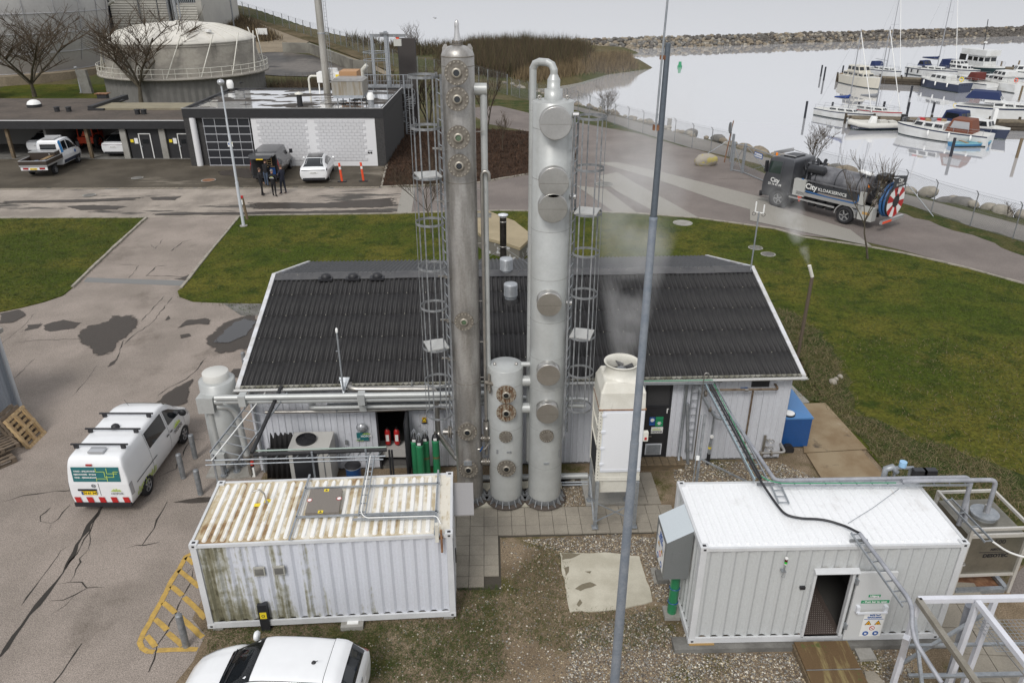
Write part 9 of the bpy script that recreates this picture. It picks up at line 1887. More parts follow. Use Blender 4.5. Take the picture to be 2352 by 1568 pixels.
for i,(xt,yt,xb,yb,lab)in enumerate(((624,558,604,655,'left of two lone tarred piles out in the harbour'),(651,573,629,690,'right of two lone tarred piles out in the harbour'),(800,562,787,640,'tarred pile at the outer end of the rear pier'),(845,580,838,630,'short tarred pile behind the cream cabin cruiser'),(1357,576,1338,655,'tarred pile behind the middle of the rear pier'),(492,867,467,1012,'lone tarred pile left of the two small sailboats'),(710,875,700,935,'tarred pile at the stern of the blue-sailed boat'),(1392,735,1368,835,'tarred pile in front of the rear pier'),(1368,876,1335,1012,'tarred pile between the piers, left one'),(1586,876,1560,965,'tarred pile between the piers, middle one'),(1796,883,1770,985,'tarred pile between the piers, right one'),(2108,975,2070,1110,'tall tarred pile on the front pier by the white cruiser'),(1758,1180,1715,1340,'tarred pile by the light blue rowing boat'),(2340,735,2300,860,'tarred pile at the right edge between the piers'),(2338,1185,2280,1350,'pale-topped pile in open water at the right edge'),(2155,525,2140,590,'grey pile on the far broken pier, left one'),(2313,520,2285,600,'grey pile on the far broken pier, right one'),(1160,870,1130,985,'tarred pile between the second small sailboat and the pier'),(935,872,925,925,'tarred pile between the two small sailboats'))):
    p=G(*q(3,0,xb,yb),-1);zt=PY(*q(3,0,xt,yt),p.y).z;t=tag(MB().cyl((0,0,-.3),.13,zt+1.3,10).mk('mooring_pile',pm_ if i<13 or i>16 else WOOD),lab,'mooring pile','mooring piles');t.location=(p.x,p.y,-1)
HW=mat('white_gelcoat',(.66,.67,.66),.35,c2_=(.58,.58,.56),sc=.8,var=.03,coat=.2);HC=mat('cream_hull',(.56,.53,.45),.4,var=.04);HN=mat('navy_hull',(.015,.025,.06),.3,var=.05,coat=.3);HG=mat('dark_green_hull',(.012,.03,.035),.35,var=.05);NAVY=mat('navy_canvas',(.012,.025,.09),.8,var=.15);MAR=mat('maroon_canvas',(.12,.025,.02),.8,var=.15);BRC=mat('brown_canvas',(.16,.055,.03),.8,var=.15);GRYC=mat('grey_canvas',(.25,.26,.28),.8,var=.15);TEAK=mat('teak_deck',(.30,.21,.12),.7,var=.15);SPAR=mat('mast_aluminium',(.42,.43,.45),.35,.6,var=.05);DECKW=mat('deck_white',(.60,.60,.57),.6,var=.06)
def hull(L_,B_,H_,m,strip_m,t,stern=.85,bow_rise=.35,flare=.12,name='hull',deck=DECKW):
    """boat hull, bow to +x; waterline at z=0"""
    b=MB();n=14;S=[]
    for i in range(n+1):
        u=i/n;x=-L_/2+L_*u;w_=B_/2*((stern+(1-stern)*sin(min(1,u/.45)*PI/2))if u<.45 else cos((u-.45)/.55*PI/2)**.62 if u<1 else .0)
        w_=max(w_,.03);z=H_*(1+bow_rise*max(0,u-.3)**1.5);xo=x+(flare*L_*.25*max(0,u-.75)/.25)
        S.append([(x,0,-.35),(x,w_*.62,-.28),(x,w_*.86,.13),(x+(xo-x)*.5,w_*.93,z*.5),(xo,w_,z*.88),(xo,w_,z),(xo,w_-min(.08,w_*.5),z+.02),(xo,0,z+.05)])
    m_=8
    for sd in(1,-1):
        b.add([(p[0],p[1]*sd,p[2])for s in S for p in s],[(i*m_+j,(i+1)*m_+j,(i+1)*m_+j+1,i*m_+j+1)for i in range(n)for j in range(2,5)],0,True)
        b.add([(p[0],p[1]*sd,p[2])for s in S for p in s],[(i*m_+j,(i+1)*m_+j,(i+1)*m_+j+1,i*m_+j+1)for i in range(n)for j in range(2)],3,True)
        b.add([(p[0],p[1]*sd,p[2])for s in S for p in s],[(i*m_+j,(i+1)*m_+j,(i+1)*m_+j+1,i*m_+j+1)for i in range(n)for j in(5,6)],1)
        b.add([(p[0],(p[1]+.015)*sd,p[2])for s in S for p in s[4:6]],[(i*2,(i+1)*2,(i+1)*2+1,i*2+1)for i in range(n)],2)
    s=S[0];b.add([(p[0],p[1],p[2])for p in s]+[(p[0],-p[1],p[2])for p in s[::-1][1:-1]],[tuple(range(14))],0);return b.mk(name,[m,deck,strip_m,HG],t)
def cB(t,x0,x1,w0,w1,z0,z1,m,name='cabin',rake0=.0,rake1=.3,win=True,inset=.88,wz=(.35,.85),nwin=3,wm=None):
    V_=[(x0,w0,z0),(x1,w1,z0),(x1,-w1,z0),(x0,-w0,z0),(x0+rake0,w0*inset,z1),(x1-rake1,w1*inset,z1),(x1-rake1,-w1*inset,z1),(x0+rake0,-w0*inset,z1)]
    o=bevel(MB().add(V_,[(0,1,5,4),(1,2,6,5),(2,3,7,6),(3,0,4,7),(4,5,6,7)]).mk(name,m,t),.06,2)
    if win:
        V=[V3(v)for v in V_];wm=wm or GLASS
        def pane(a,b_,c,d,f0,f1):
            g0,g1=wz;P=[]
            for f,g in((f0,g0),(f1,g0),(f1,g1),(f0,g1)):lo=a.lerp(b_,f);hi=d.lerp(c,f);P.append(lo.lerp(hi,g))
            nn=(P[1]-P[0]).cross(P[3]-P[0]).normalized()*.018;ctr=sum(P,V3())/4
            if nn.dot(ctr-V3(((x0+x1)/2,0,ctr.z)))<0:nn=-nn
            MB().add([p+nn for p in P],[(0,1,2,3)]).mk('window',wm,t)
        for i in range(nwin):f0,f1=(i+.12)/nwin,(i+.88)/nwin;pane(V[0],V[1],V[5],V[4],f0,f1);pane(V[3],V[2],V[6],V[7],f0,f1)
        for i in range(2):pane(V[1],V[2],V[6],V[5],(i+.1)/2,(i+.9)/2)
    return o
def rails(t,L_,B_,z,h=.55,x0=-.45,x1=.48,m=None):
    b=MB();P=[]
    for sd in(1,-1):
        pts=[]
        for i in range(7):u=x0+(x1-x0)*i/6;uu=u+.5;w_=B_/2*(.88 if uu<.45 else cos((uu-.45)/.55*PI/2)**.62)-.06;pts.append(V3((u*L_,sd*max(w_,.04),z*(1+.25*max(0,uu-.3)))));b.bar(pts[-1],pts[-1]+V3((0,0,h)),.025)
        for a,c in zip(pts[:-1],pts[1:]):b.bar(a+V3((0,0,h)),c+V3((0,0,h)),.025);b.bar(a+V3((0,0,h*.5)),c+V3((0,0,h*.5)),.012)
    b.mk('railing',m or SPAR,t)
def rig(t,x,z0,h,L_,sail=None,boom=True,bl=None,furl=True,rake=-.02):
    MB().tB([(x,0,z0),(x+rake*h,0,z0+h)],[.07,.05],8).mk('mast',SPAR,t);b=MB();top=V3((x+rake*h,0,z0+h));zs_=z0+h*.55
    for sd in(1,-1):b.bar((x,0,zs_),(x,sd*.75,zs_),.03);b.tB([(x-.1,sd*1.,z0-.2),(x,sd*.75,zs_),top],.010,3)
    b.tB([(-L_/2+.1,0,z0),top],.010,3);b.mk('rigging',SPAR,t)
    if furl:MB().tB([(L_/2-.1,0,z0),top-V3((0,0,.3))],.05,6).mk('forestay',rF,t)
    if boom:
        bl=bl or L_*.36;MB().tB([(x-.05,0,z0+1.),(x-bl,0,z0+1.05)],.05,6).mk('boom',SPAR,t)
        if sail:MB().tB([(x-.02,0,z0+1.55),(x-.25,0,z0+1.28),(x-bl*.5,0,z0+1.2),(x-bl*.98,0,z0+1.12)],[.10,.20,.15,.07],8).mk('sail_cover',sail,t)
def boat(name,lab,c,X,Y,yaw,sc=1.,cat='boat',r=0):p=G(*q(c,r,X,Y),-1);t=thg(name,lab,cat,(p.x,p.y,-1.),yaw,'boats moored in the harbour');t.scale=(sc,)*3;return t
def fenders(t,xs,y,z,m=rF):
    for x in xs:MB().lT([(.001,-.3),(.1,-.24),(.11,.2),(.04,.28),(.001,.3)],10,(x,y,z)).mk('fender',m,t)
# yaw measured from +x; -pi/3 points towards the camera and right
t=boat('cabin_cruiser','old cream cabin cruiser at the outer end of the rear pier',3,945,735,-1.32,.94,'motorboat');hull(8.4,3.,1.35,HC,HC,t,.8,.45);cB(t,-3.2,1.6,1.25,1.05,1.38,2.,HC,'trunk_cabin',wz=(.3,.75),nwin=4);cB(t,-2.4,.5,1.15,1.05,2.,2.95,HC,'wheelhouse',nwin=3,rake1=.5);MB().box(-4.1,-1.2,1.4,-2.4,1.2,1.5).mk('cockpit',TEAK,t);rails(t,8.4,3.,1.38);MB().tB([(-.6,0,2.95),(-.6,0,3.8)],.03,5).mk('antenna',rF,t)
t=boat('sailboat','white sailboat with a navy sprayhood behind the cream cruiser',3,1125,655,-1.3,.95,'sailboat');hull(8.2,2.8,1.1,HW,HN,t,.7);cB(t,-1.2,2.2,.95,.5,1.12,1.6,HW,wz=(.3,.7));cB(t,-2.2,-.9,.95,.9,1.5,2.3,NAVY,'sprayhood',win=False,rake1=.5);rig(t,.7,1.6,12.,8.2,None);rails(t,8.2,2.8,1.1)
t=boat('sailboat','small white sailboat with a bright blue sail cover',3,790,1015,-.92,.98,'sailboat');hull(7.,2.4,.85,HW,HN,t,.6);cB(t,-1.5,1.6,.8,.45,.87,1.25,HW,wz=(.3,.75));rig(t,.5,1.2,8.6,7.,mat('royal_blue_canvas',(.015,.045,.20),.8,var=.1),bl=2.0);rails(t,7.,2.4,.86,.5)
t=boat('sailboat','small white sailboat with a red stripe and grey sail cover',3,1025,1000,-.95,.98,'sailboat');hull(7.2,2.4,.85,HW,mat('red_stripe',(.35,.02,.03),.4),t,.6);cB(t,-1.5,1.8,.8,.45,.87,1.25,HW,wz=(.3,.75));rig(t,.5,1.2,8.8,7.2,GRYC,bl=2.2);rails(t,7.2,2.4,.86,.5)
t=boat('rubber_boat','grey-white rigid inflatable boat with a black outboard by the front pier',3,1085,1105,PI+.10,1.,'inflatable boat');TU=mat('pale_grey_tube',(.55,.54,.50),.5,var=.04)
MB().tB([(-2.9,1.,.55),(1.4,1.,.55),(2.5,.7,.68),(3.15,.1,.85),(3.2,0,.86),(3.15,-.1,.85),(2.5,-.7,.68),(1.4,-1.,.55),(-2.9,-1.,.55)],.27,12).mk('tube',TU,t);hull(5.9,1.9,.42,HN,HN,t,.9,.9);cB(t,.35,1.1,.35,.3,.5,1.35,rF,'console',win=False);MB().box(-.9,-.35,.5,.0,.35,.95).mk('seat',TU,t);MB().box(-1.9,-.45,.5,-1.1,.45,.85).mk('seat',TU,t);MB().box(-3.1,-.22,.5,-2.6,.22,1.5).box(-3.,-.1,-.4,-2.75,.1,.5).mk('outboard',bK,t); 
t=boat('motorboat','scruffy white motorboat with a brown canopy nearest the shore',3,1640,1195,2.35,.98,'motorboat');hull(8.8,3.,1.05,HW,HN,t,.85,.3);cB(t,-.2,3.,1.2,.65,1.08,1.75,HW,wz=(.3,.8),nwin=3);cB(t,-3.,-.4,1.2,1.15,1.1,2.35,BRC,'canopy',rake0=.35,rake1=.45,wm=mat('clear_canopy_window',(.35,.35,.36),.2),nwin=1,wz=(.3,.85));rails(t,8.8,3.,1.08,.5);fenders(t,(-3,-1,1),1.55,.75);b=MB();rr2=random.Random(2)
for i in range(9):b.obox((rr2.uniform(.3,2.6),rr2.uniform(-.6,.6),1.85),(rr2.uniform(.1,.35),0,0),(0,rr2.uniform(.1,.3),0),(0,0,.12),i%3)
b.mk('deck_clutter',[GRYC,RED,TEAK],t,kind='stuff')
t=boat('rowing_boat','small light blue rowing boat beside the brown-canopied motorboat',3,1880,1250,.08,.95,'rowing boat');hull(4.2,1.5,.38,mat('sky_blue_hull',(.05,.20,.38),.5,var=.1),mat('aqua_rim',(.25,.5,.55),.5),t,.75,.5,deck=mat('aqua_inside',(.12,.3,.36),.6));MB().box(-.9,-.62,.36,-.6,.62,.48).mk('thwart',TEAK,t);MB().box(.5,-.55,.38,.8,.55,.5).mk('thwart',TEAK,t)
t=boat('speedboat','dark-hulled speedboat under a blue canopy behind the brown-canopied boat',3,1890,1150,-1.,1.,'motorboat');hull(7.,2.5,1.,HN,HW,t,.85,.3);cB(t,-.8,1.9,1.,.6,1.02,1.65,HW,wz=(.1,.85),nwin=2);cB(t,-3.,-.8,1.05,1.,1.1,2.2,NAVY,'canopy',rake0=.3,rake1=.3,nwin=1,wz=(.3,.8))
t=boat('motor_cruiser','large white motor cruiser with a navy canopy at the right',3,2110,1020,-.62,1.,'motorboat');hull(8.6,3.,1.35,HW,HN,t,.88,.35,.3);cB(t,-.6,2.6,1.15,.6,1.42,1.95,HW,wz=(.3,.7),nwin=3);cB(t,-1.6,.4,1.15,1.05,1.9,2.75,HW,'windscreen_frame',rake1=.8,nwin=3);cB(t,-3.6,.0,1.2,1.1,2.2,3.,NAVY,'canopy',rake0=.5,rake1=.4,win=False);rails(t,8.6,3.,1.4,.5,.1)
t=boat('sailboat','white sailboat with black fenders and a tall mast at the rear pier',3,1545,655,-1.15,1.,'sailboat');hull(8.6,2.9,1.1,HW,HN,t,.75);cB(t,-1.4,2.2,.95,.5,1.12,1.6,HW,wz=(.3,.7));cB(t,-2.2,-.8,.95,.9,1.5,2.3,NAVY,'sprayhood',rake0=.2,rake1=.5,nwin=1);rig(t,.8,1.6,14.5,8.6,NAVY);rails(t,8.6,2.9,1.1);fenders(t,(-3.4,-2.6,-1.4),-1.5,.7,bK)
t=boat('motorsailer','blue-hulled white motorsailer with portholes at the rear pier',3,1640,765,1.95,1.,'motorboat');hull(7.4,2.9,1.25,HN,HW,t,.95,.2);MB().box(-3.68,-1.15,.75,-3.62,1.15,1.30).mk('stern_board',HW,t);cB(t,-1.2,1.9,1.1,.75,1.3,2.05,HW,nwin=3);rails(t,7.4,2.9,1.28);MB().torus((-3.3,.6,1.75),.28,.06,18,6,'y').mk('lifebuoy',YELLOW,t);fenders(t,(-2,0,2),1.55,.9);[MB().cyl((-3.70,y,1.02),.09,.02,10,'x').mk('porthole',GLASS,t)for y in(-.7,-.25,.25,.7)]
t=boat('cabin_cruiser','small white cabin cruiser with a navy rear canopy at the rear pier',3,1775,650,-1.15,.95,'motorboat');hull(7.4,2.8,1.1,HW,HN,t,.85,.35);cB(t,-1.,2.2,1.1,.7,1.15,1.8,HW);cB(t,-1.2,.9,1.1,.95,1.8,2.5,HW,'wheelhouse',rake1=.5);cB(t,-3.2,-1.2,1.15,1.1,1.2,2.5,NAVY,'canopy',win=False,rake0=.3,rake1=.0)
t=boat('fishing_boat','white fishing boat with a tall wheelhouse and black hull at the rear pier',3,1965,640,-1.3,1.,'fishing boat');hull(8.6,3.4,1.3,HG,HW,t,.9,.5);cB(t,-2.,1.4,1.35,1.3,1.35,3.,HW,'wheelhouse',rake0=0,rake1=.1,inset=.95,nwin=3,wz=(.5,.85));MB().box(-3.4,-1.45,3.,1.7,1.45,3.85).mk('upper_deck',HW,t);MB().box(-3.7,-1.3,1.3,-2.4,-1.2,3.).box(-3.7,1.2,1.3,-2.4,1.3,3.).mk('side_screen',DARKIN,t);MB().tB([(-.5,0,3.8),(-1.1,0,8.3)],.06,6).mk('mast',bM,t);MB().tB([(-.6,0,4.9),(-.2,0,4.9)],.15,8).mk('radar',rF,t);rails(t,8.6,3.4,1.4,.7)
t=boat('sailboat','white aft-cockpit boat with a red canopy at the rear pier',3,1870,755,1.9,1.,'sailboat');hull(7.6,2.7,1.,HW,HN,t,.85,.25);cB(t,-.4,2.4,.95,.55,1.05,1.6,HW);cB(t,-1.6,.0,1.,.95,1.3,2.3,MAR,'canopy',rake1=.4,win=False);rails(t,7.6,2.7,1.05);MB().tB([(-3.78,-1.,.55),(-3.78,1.,.55)],.10,6).mk('stern_step',HW,t)
t=boat('cabin_cruiser','white cabin cruiser with its stern to the camera, right end of the rear pier',3,2110,765,1.85,1.,'motorboat');hull(8.2,3.1,1.2,HW,HW,t,.9,.3);cB(t,-1.6,2.2,1.2,.8,1.25,1.9,HW,nwin=4);cB(t,-1.8,.6,1.15,1.,1.9,2.65,HW,'wheelhouse',rake1=.4,nwin=3);rails(t,8.2,3.1,1.25,.6,-.48);MB().torus((-3.6,.9,1.7),.26,.06,18,6,'y').mk('lifebuoy',ORANGE,t)
t=boat('motorboat','white boat partly hidden at the far right edge by the broken pier',3,2330,668,2.9,1.,'motorboat');hull(7,2.6,1.,HW,HG,t,.85);cB(t,-1.5,1.5,1.,.7,1.05,1.9,HW)
t=thg('mooring_box','white service pedestal on the front pier beside the large cruiser','pedestal',G(*q(3,0,2070,1065),zD));MB().box(-.2,-.2,0,.2,.2,1.6).mk('body',rF,t)
bd_=MB();tg_=G(*q(2,0,860,110))
for i,(c__,X,Y)in enumerate(((1,1582,158),)):
    p=PY(*q(c__,0,X,Y),120);t=thg('seagull','seagull flying above the bushes left of the columns','bird',p,.4);MB().add([(0,0,0),(.12,.05,.02),(.05,.5,.16),(-.05,.95,.05),(-.12,.05,.02)],[(0,1,2),(1,3,2),(2,3,4),(0,2,4)]).add([(0,0,0),(.12,-.05,.02),(.05,-.5,.16),(-.05,-.95,.05),(-.12,-.05,.02)],[(0,2,1),(1,2,3),(2,4,3),(0,4,2)]).mk('wings',GRYC,t);MB().lT([(.001,-.25),(.06,-.05),(.07,.1),(.04,.22),(.001,.27)],8,(0,0,0),'x').mk('body',rF,t)
# TREES, SCRUB, STONES, STEAM
BARK=mat('grey_bark',(.10,.085,.06),.95,c2_=(.065,.055,.038),sc=3,var=.2);TWIG=mat('twig_bark',(.085,.062,.040),.95,var=.25,fI=3)
def tree(lab,base,h,spread,seed,r0=None,trunks=1,levels=4,fork=.22,name='bare_tree',lean=0.,cat='tree',up=.35,dens=1.,tw0=.008):
    rr=random.Random(seed);t=thg(name,lab,cat,base,rr.uniform(0,6));big,tw=MB(),MB();r0=r0 or h*.028
    def grow(p,d,L_,r,lv):
        n=3 if lv<2 else 2;pts=[p];q_=p.copy();dd=d.copy();r=max(r,tw0)
        for i in range(n):dd=(dd+V3((rr.uniform(-1,1),rr.uniform(-1,1),rr.uniform(-.3,.9)))*.17).normalized();q_=q_+dd*(L_/n);pts.append(q_.copy())
        (big if lv<2 else tw).tB(pts,[max(tw0,r*(1-.5*i/n))for i in range(n+1)],7 if lv==0 else(5 if lv==1 else 3),caps=False)
        if lv>=levels:return
        for i in range(int((5,5,5,3,3)[lv]*dens+rr.random())):
            f=rr.uniform(.25,1.)if lv else rr.uniform(.75,1.);j=min(int(f*n),n-1);b0=pts[j].lerp(pts[j+1],f*n-j);a=rr.uniform(0,2*PI)if lv else 2*PI*(i+rr.random()*.5)/5;sp=spread*rr.uniform(.6,1.15)
            grow(b0,(dd*.8+V3((cos(a)*sp,sin(a)*sp,up*rr.uniform(.2,1.2)))).normalized(),L_*rr.uniform(.46,.72)if lv else h*.44*rr.uniform(.8,1.1),r*.52,lv+1)
    for k in range(trunks):a=2*PI*k/max(1,trunks)+rr.random();d0=V3((cos(a)*.35*(trunks>1)+lean,sin(a)*.35*(trunks>1),1)).normalized();grow(V3((cos(a),sin(a),0))*.1*(trunks>1),d0,h*(fork if trunks==1 else .45),r0/(1+.4*(trunks>1)),0 if trunks==1 else 1)
    if big.v:big.mk('trunk',BARK,t)
    tw.mk('crown',TWIG,t);return t
tree('large bare tree standing left behind the carport',GT(80,224),15,1.15,4,.30,fork=.13,tw0=.013,dens=1.25,up=.25);tree('large bare tree in front of the domed tank',G(326,243),15,1.1,12,.30,fork=.18,tw0=.013,dens=1.25,up=.25)
tree('bare bushy tree on the skyline right of the hoist gantry',GT(950,122),6.5,.8,3,.12,4,4);tree('small round bare tree on the skyline left of the clad column',GT(1000,116),3.2,.8,9,.07,3,3)
tree('bare multi-stemmed tree behind the caged ladder of the steel column',GT(985,285),7.5,.6,5,.13,4,4,tw0=.016);tree('bare tree right of the steel column by the flower bed',GT(1116,306),8.,.6,6,.13,2,4,up=.6,tw0=.016);tree('bare tree by the spiral staircase',GT(940,296),7.,.6,8,.13,3,4,tw0=.016)
tree('staked sapling in the brown flower bed',G(1155,350),3.4,.5,13,.03,1,3,.35);tree('small bare tree on the lawn behind the left caged ladder',G(990,536),4.6,.7,14,.05,1,4,.35)
tree('young bare tree on the lawn edge in front of the vacuum truck',G(1993,596),5.6,.42,17,.06,1,4,.42,lean=.14,dens=.8,tw0=.006)
tree('round leafless shrub among the shore boulders by the path',G(1394,268),3.9,.8,18,.05,6,4,name='shrub',cat='shrub');tree('leafless shrub behind the cab of the vacuum truck',G(1864,378),4.4,.75,19,.05,5,4,name='shrub',cat='shrub')
tree('small twiggy shrub by the boulders at the right edge',G(*q(3,1,2200,470)),1.6,.8,20,.03,3,3,name='shrub',cat='shrub')
def inpoly(P,n,rs):
    P=np.array([(p[0],p[1])for p in P]);lo,hi=P.min(0),P.max(0);out=[]
    while len(out)<n:
        c=lo+rs.rand(n*2,2)*(hi-lo);ins=np.zeros(len(c),bool)
        for i in range(len(P)):
            a,b_=P[i],P[(i+1)%len(P)];cr=((a[1]>c[:,1])!=(b_[1]>c[:,1]))&(c[:,0]<(b_[0]-a[0])*(c[:,1]-a[1])/(b_[1]-a[1]+1e-12)+a[0]);ins^=cr
        out+=list(c[ins])
    return np.array(out[:n])
def rawmesh(name,V_,F_,mats,mi=None,kind='stuff',parent=None):
    me=bpy.data.meshes.new(name);me.from_pydata(V_.tolist(),[],F_.tolist())
    for m in mats:me.materials.append(m)
    if mi is not None:me.polygons.foreach_set('material_index',mi.astype(int).tolist())
    return link(name,me,parent,kind=kind)
def blades(name,P,k,h0,h1,w_,mats,lean=.5,seed=1,zf=None,clump=.3):
    rs=np.random.RandomState(seed);N=len(P)*k;B=np.repeat(P,k,0)+rs.normal(0,clump,(N,2));z=terrain(B[:,0],B[:,1])if zf is None else np.full(N,zf);a=rs.rand(N)*2*PI;H=rs.uniform(h0,h1,N)*np.repeat(rs.uniform(.6,1.1,len(P)),k);ln=rs.normal(0,lean,(N,2))*H[:,None]
    dx,dy=np.cos(a)*w_,np.sin(a)*w_;V_=np.empty((N,3,3));V_[:,0]=np.c_[B[:,0]-dx,B[:,1]-dy,z];V_[:,1]=np.c_[B[:,0]+dx,B[:,1]+dy,z];V_[:,2]=np.c_[B+ln,z+H]
    return rawmesh(name,V_.reshape(-1,3),np.arange(N*3).reshape(-1,3),mats,rs.randint(0,len(mats),N)if len(mats)>1 else None)
S1=mat('brown_scrub',(.10,.072,.042),.95,var=.2);S2=mat('olive_scrub',(.085,.080,.035),.95,var=.2);S3=mat('pale_reed',(.24,.18,.10),.95,var=.2);S4=mat('dark_scrub',(.055,.042,.028),.95,var=.2)
rs=np.random.RandomState(5)
def pxpoly(pl):return[GT(*p)for p in pl]
blades('scrub',inpoly(pxpoly([(1010,128),(1090,112),(1180,108),(1260,112),(1330,120),(1360,132),(1350,148),(1290,165),(1220,176),(1150,180),(1060,170),(1010,150)]),1500,rs),22,1.2,3.4,.05,[S1,S2,S1,S4],.22,2,clump=.5)
blades('reeds',inpoly(pxpoly([(1180,181),(1237,180),(1293,170),(1363,152),(1462,142),(1440,134),(1360,138),(1290,155),(1220,168)]),1300,rs),14,.8,1.9,.035,[S3,S3,S1],.15,3,clump=.4)
blades('hill_scrub',inpoly(pxpoly([(472,40),(540,42),(600,66),(640,92),(600,98),(540,92),(480,82)]),700,rs),16,.6,1.8,.06,[S1,S4,S3],.3,4,clump=.7)
blades('far_scrub',inpoly([(-12,175),(-40,215),(-30,150),(5,140),(15,168)],600,rs),14,.8,2.2,.07,[S1,S4,S2],.3,6,clump=1.)
blades('bank_scrub',inpoly(pxpoly([(615,205),(720,195),(870,190),(905,200),(905,225),(700,222)]),500,rs),14,.8,2.,.04,[S1,S4],.3,7,clump=.6)
blades('flowerbed_twigs',inpoly(BED,2600,rs),9,.15,.42,.022,[mat('russet_twig',(.085,.045,.026),.95,var=.2),mat('dark_twig',(.04,.024,.016),.95,var=.2)],.6,8,.05,.12)
rg=[G(1725,640),G(1760,700),G(1850,735),G(1930,830),G(1960,950),G(2120,1010),G(2330,1090),G(2352,1200),G(2130,1200),gq(3,2,1000,955),gq(3,2,640,560),gq(3,2,410,520),G(1830,900)]
GB1=mat('green_blade',(.045,.070,.012),.9,var=.2);GB2=mat('olive_blade',(.085,.090,.025),.9,var=.2);GB3=mat('dry_blade',(.20,.155,.085),.9,var=.2)
blades('rough_grass_tufts',inpoly(rg,2000,rs),9,.05,.16,.010,[GB3,GB1,GB2,GB3],1.3,9,.055,.14)
blades('lawn_grass_tufts',inpoly(LAWN_M[:22]+[V3((14.6,22,0)),V3((9.4,30.8,0)),V3((-8.6,30.4,0))],17000,rs),4,.04,.10,.016,[GB1,GB2,GB1,GB2],.9,10,.048,.12)
blades('lawn_grass_tufts',inpoly([V3((14.2,17,0)),V3((38,12,0)),V3((40,30,0)),V3((14,30,0))],9000,rs),4,.04,.10,.014,[GB1,GB2,GB1,GB3],.9,11,.048,.12)
blades('lawn_grass_tufts',inpoly([p for p in LAWN_L],9000,rs),4,.04,.10,.016,[GB1,GB2,GB2],.9,12,.048,.12)
blades('weeds',inpoly([G(470,1568),G(480,1440),G(1045,1425),G(1060,1350),G(1150,1350),G(1160,1568)],2200,rs),10,.02,.07,.008,[GB1,GB2,GB1],1.,13,.01,.10)
blades('weeds',inpoly([m3(350,400),m3(560,440),m3(560,960),m3(1300,940),m3(1500,1250),m3(600,1300),m3(0,1150),m3(100,700)],800,rs),12,.02,.07,.008,[GB1,GB2,GB3],1.,14,.01,.09)
def pebbles(P,r0,r1,mats,seed,z0=.0):
    rs=np.random.RandomState(seed);N=len(P);O=np.array([(1,0,0),(0,1,0),(-1,0,0),(0,-1,0),(0,0,.7),(0,0,-.7)]);r=rs.uniform(r0,r1,N)*rs.uniform(.6,1.2,N);a=rs.rand(N)*6.28;st=rs.uniform(.6,1.2,(N,2));ca,sa=np.cos(a),np.sin(a)
    X=O[None,:,0]*st[:,:1];Y=O[None,:,1]*st[:,1:];V_=np.stack([P[:,:1]+(X*ca[:,None]-Y*sa[:,None])*r[:,None],P[:,1:]+(X*sa[:,None]+Y*ca[:,None])*r[:,None],z0+.3*r[:,None]+O[None,:,2]*r[:,None]],2)
    Fb=np.array([(0,1,4),(1,2,4),(2,3,4),(3,0,4)]);F_=(Fb[None]+6*np.arange(N)[:,None,None]).reshape(-1,3);rawmesh('gravel',V_.reshape(-1,3),F_,mats,np.repeat(rs.choice(len(mats),N,p=[.25,.25,.25,.15,.10]),4))
PB=[mat('pebble_brown',(.20,.155,.11),.9),mat('pebble_grey',(.25,.24,.22),.9),mat('pebble_dark',(.10,.085,.07),.9),mat('pebble_tan',(.40,.33,.22),.9),mat('pebble_white',(.62,.58,.50),.9)]
pebbles(inpoly([G(700,1568),G(760,1500),G(1060,1380),G(1160,1340),G(1150,1245),G(1500,1235),G(1535,1330),G(1590,1500),G(1830,1500),G(1850,1568),V3((4.6,11,0)),V3((-2.5,11,0))],9000,rs),.010,.030,PB,15);pebbles(inpoly([G(1290,1568),G(1330,1440),G(1500,1400),G(1590,1500),G(1830,1500),G(1850,1568),V3((4.6,11,0)),V3((.5,11,0))],15000,rs),.012,.034,PB,25);pebbles(inpoly([m3(180,340),m3(1000,290),m3(1330,320),m3(1560,900),m3(1330,860),m3(1200,470),m3(500,440)],5000,rs),.011,.032,PB,26)
pebbles(inpoly([G(1545,1060),G(1785,1060),G(1880,1100),G(1760,1110),G(1550,1105)],4500,rs),.012,.036,PB,16);pebbles(inpoly([G(1860,1500),G(1890,1560),G(2100,1568),G(2100,1480),G(1960,1460)],2500,rs),.010,.030,PB,17);pebbles(inpoly([gq(2,2,530,1190),gq(2,2,680,1190),gq(2,2,730,1435),gq(2,2,545,1440)],1500,rs),.010,.026,PB,18)
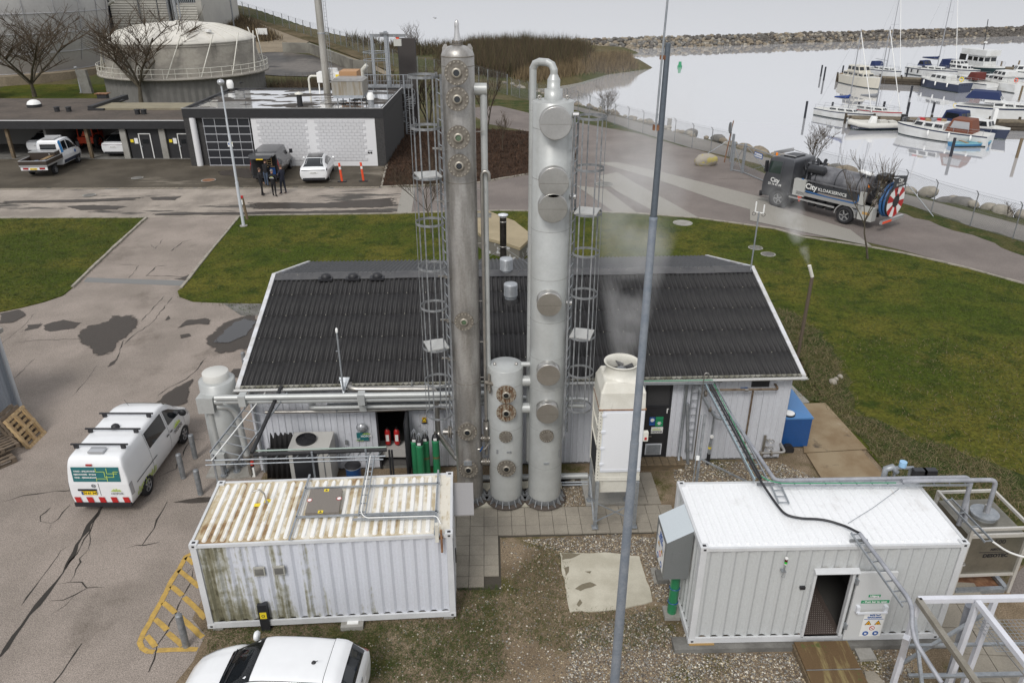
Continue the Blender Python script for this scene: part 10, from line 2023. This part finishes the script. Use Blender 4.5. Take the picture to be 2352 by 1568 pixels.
def steam(name,lab,a,b_,r0,r1,dens,seed):
    a,b_=V3(a),V3(b_);d=b_-a;L_=d.length;n=8;t=MB().lT([(.001,0)]+[(r0+(r1-r0)*(i/n)**.8,L_*i/n)for i in range(n)]+[(r1*.8,L_),(.001,L_*1.02)],20).mk(name,None or bpy.data.materials.new(name),None,kind='stuff');t.location=a;t.rotation_euler=d.to_track_quat('Z','Y').to_euler();tag(t,lab,'steam')
    m=t.data.materials[0];m.use_nodes=True;nt=m.node_tree;nt.nodes.clear();o=node(nt,'ShaderNodeOutputMaterial');v=node(nt,'ShaderNodeVolumePrincipled');v.inputs['Color'].default_value=(1,1,1,1);nt.links.new(v.outputs[0],o.inputs['Volume'])
    tc_=node(nt,'ShaderNodeTexCoord');n_=node(nt,'ShaderNodeTexNoise');n_.inputs['Scale'].default_value=1.6/max(r1,.3);n_.inputs['Detail'].default_value=4;nt.links.new(tc_.outputs['Object'],n_.inputs['Vector']);s=node(nt,'ShaderNodeSeparateXYZ');nt.links.new(tc_.outputs['Object'],s.inputs[0])
    def M_(op,x,y=None):
        q_=node(nt,'ShaderNodeMath',operation=op,use_clamp=op in('MAXIMUM',))
        for i,k in enumerate((x,y)):
            if k is None:continue
            if isinstance(k,(int,float)):q_.inputs[i].default_value=k
            else:nt.links.new(k,q_.inputs[i])
        return q_.outputs[0]
    zn=M_('DIVIDE',s.outputs['Z'],L_);rad_=M_('SQRT',M_('ADD',M_('MULTIPLY',s.outputs['X'],s.outputs['X']),M_('MULTIPLY',s.outputs['Y'],s.outputs['Y'])));rl=M_('DIVIDE',rad_,M_('ADD',M_('MULTIPLY',zn,r1-r0),r0));fall=M_('MAXIMUM',M_('SUBTRACT',1.,M_('MULTIPLY',rl,rl)),0.)
    nn=M_('MAXIMUM',M_('MULTIPLY',M_('SUBTRACT',n_.outputs['Fac'],.38),4.),0.);fz=M_('MAXIMUM',M_('SUBTRACT',1.,zn),0.);nt.links.new(M_('MULTIPLY',M_('MULTIPLY',M_('MULTIPLY',fall,nn),fz),dens),v.inputs['Density'])
steam('steam_plume','faint steam drifting from the cream cooling tower across roof and lawn',(2.95,18.,5.),(3.9,22.5,12.5),.38,2.4,.95,1)
tp2=PY(*q(3,1,508,880),G(*q(3,2,402,190)).y);steam('steam_plume','small white steam puff leaving the slender brown exhaust pipe',tp2,tp2+V3((-1.6,.6,3.3)),.08,1.,1.7,2)
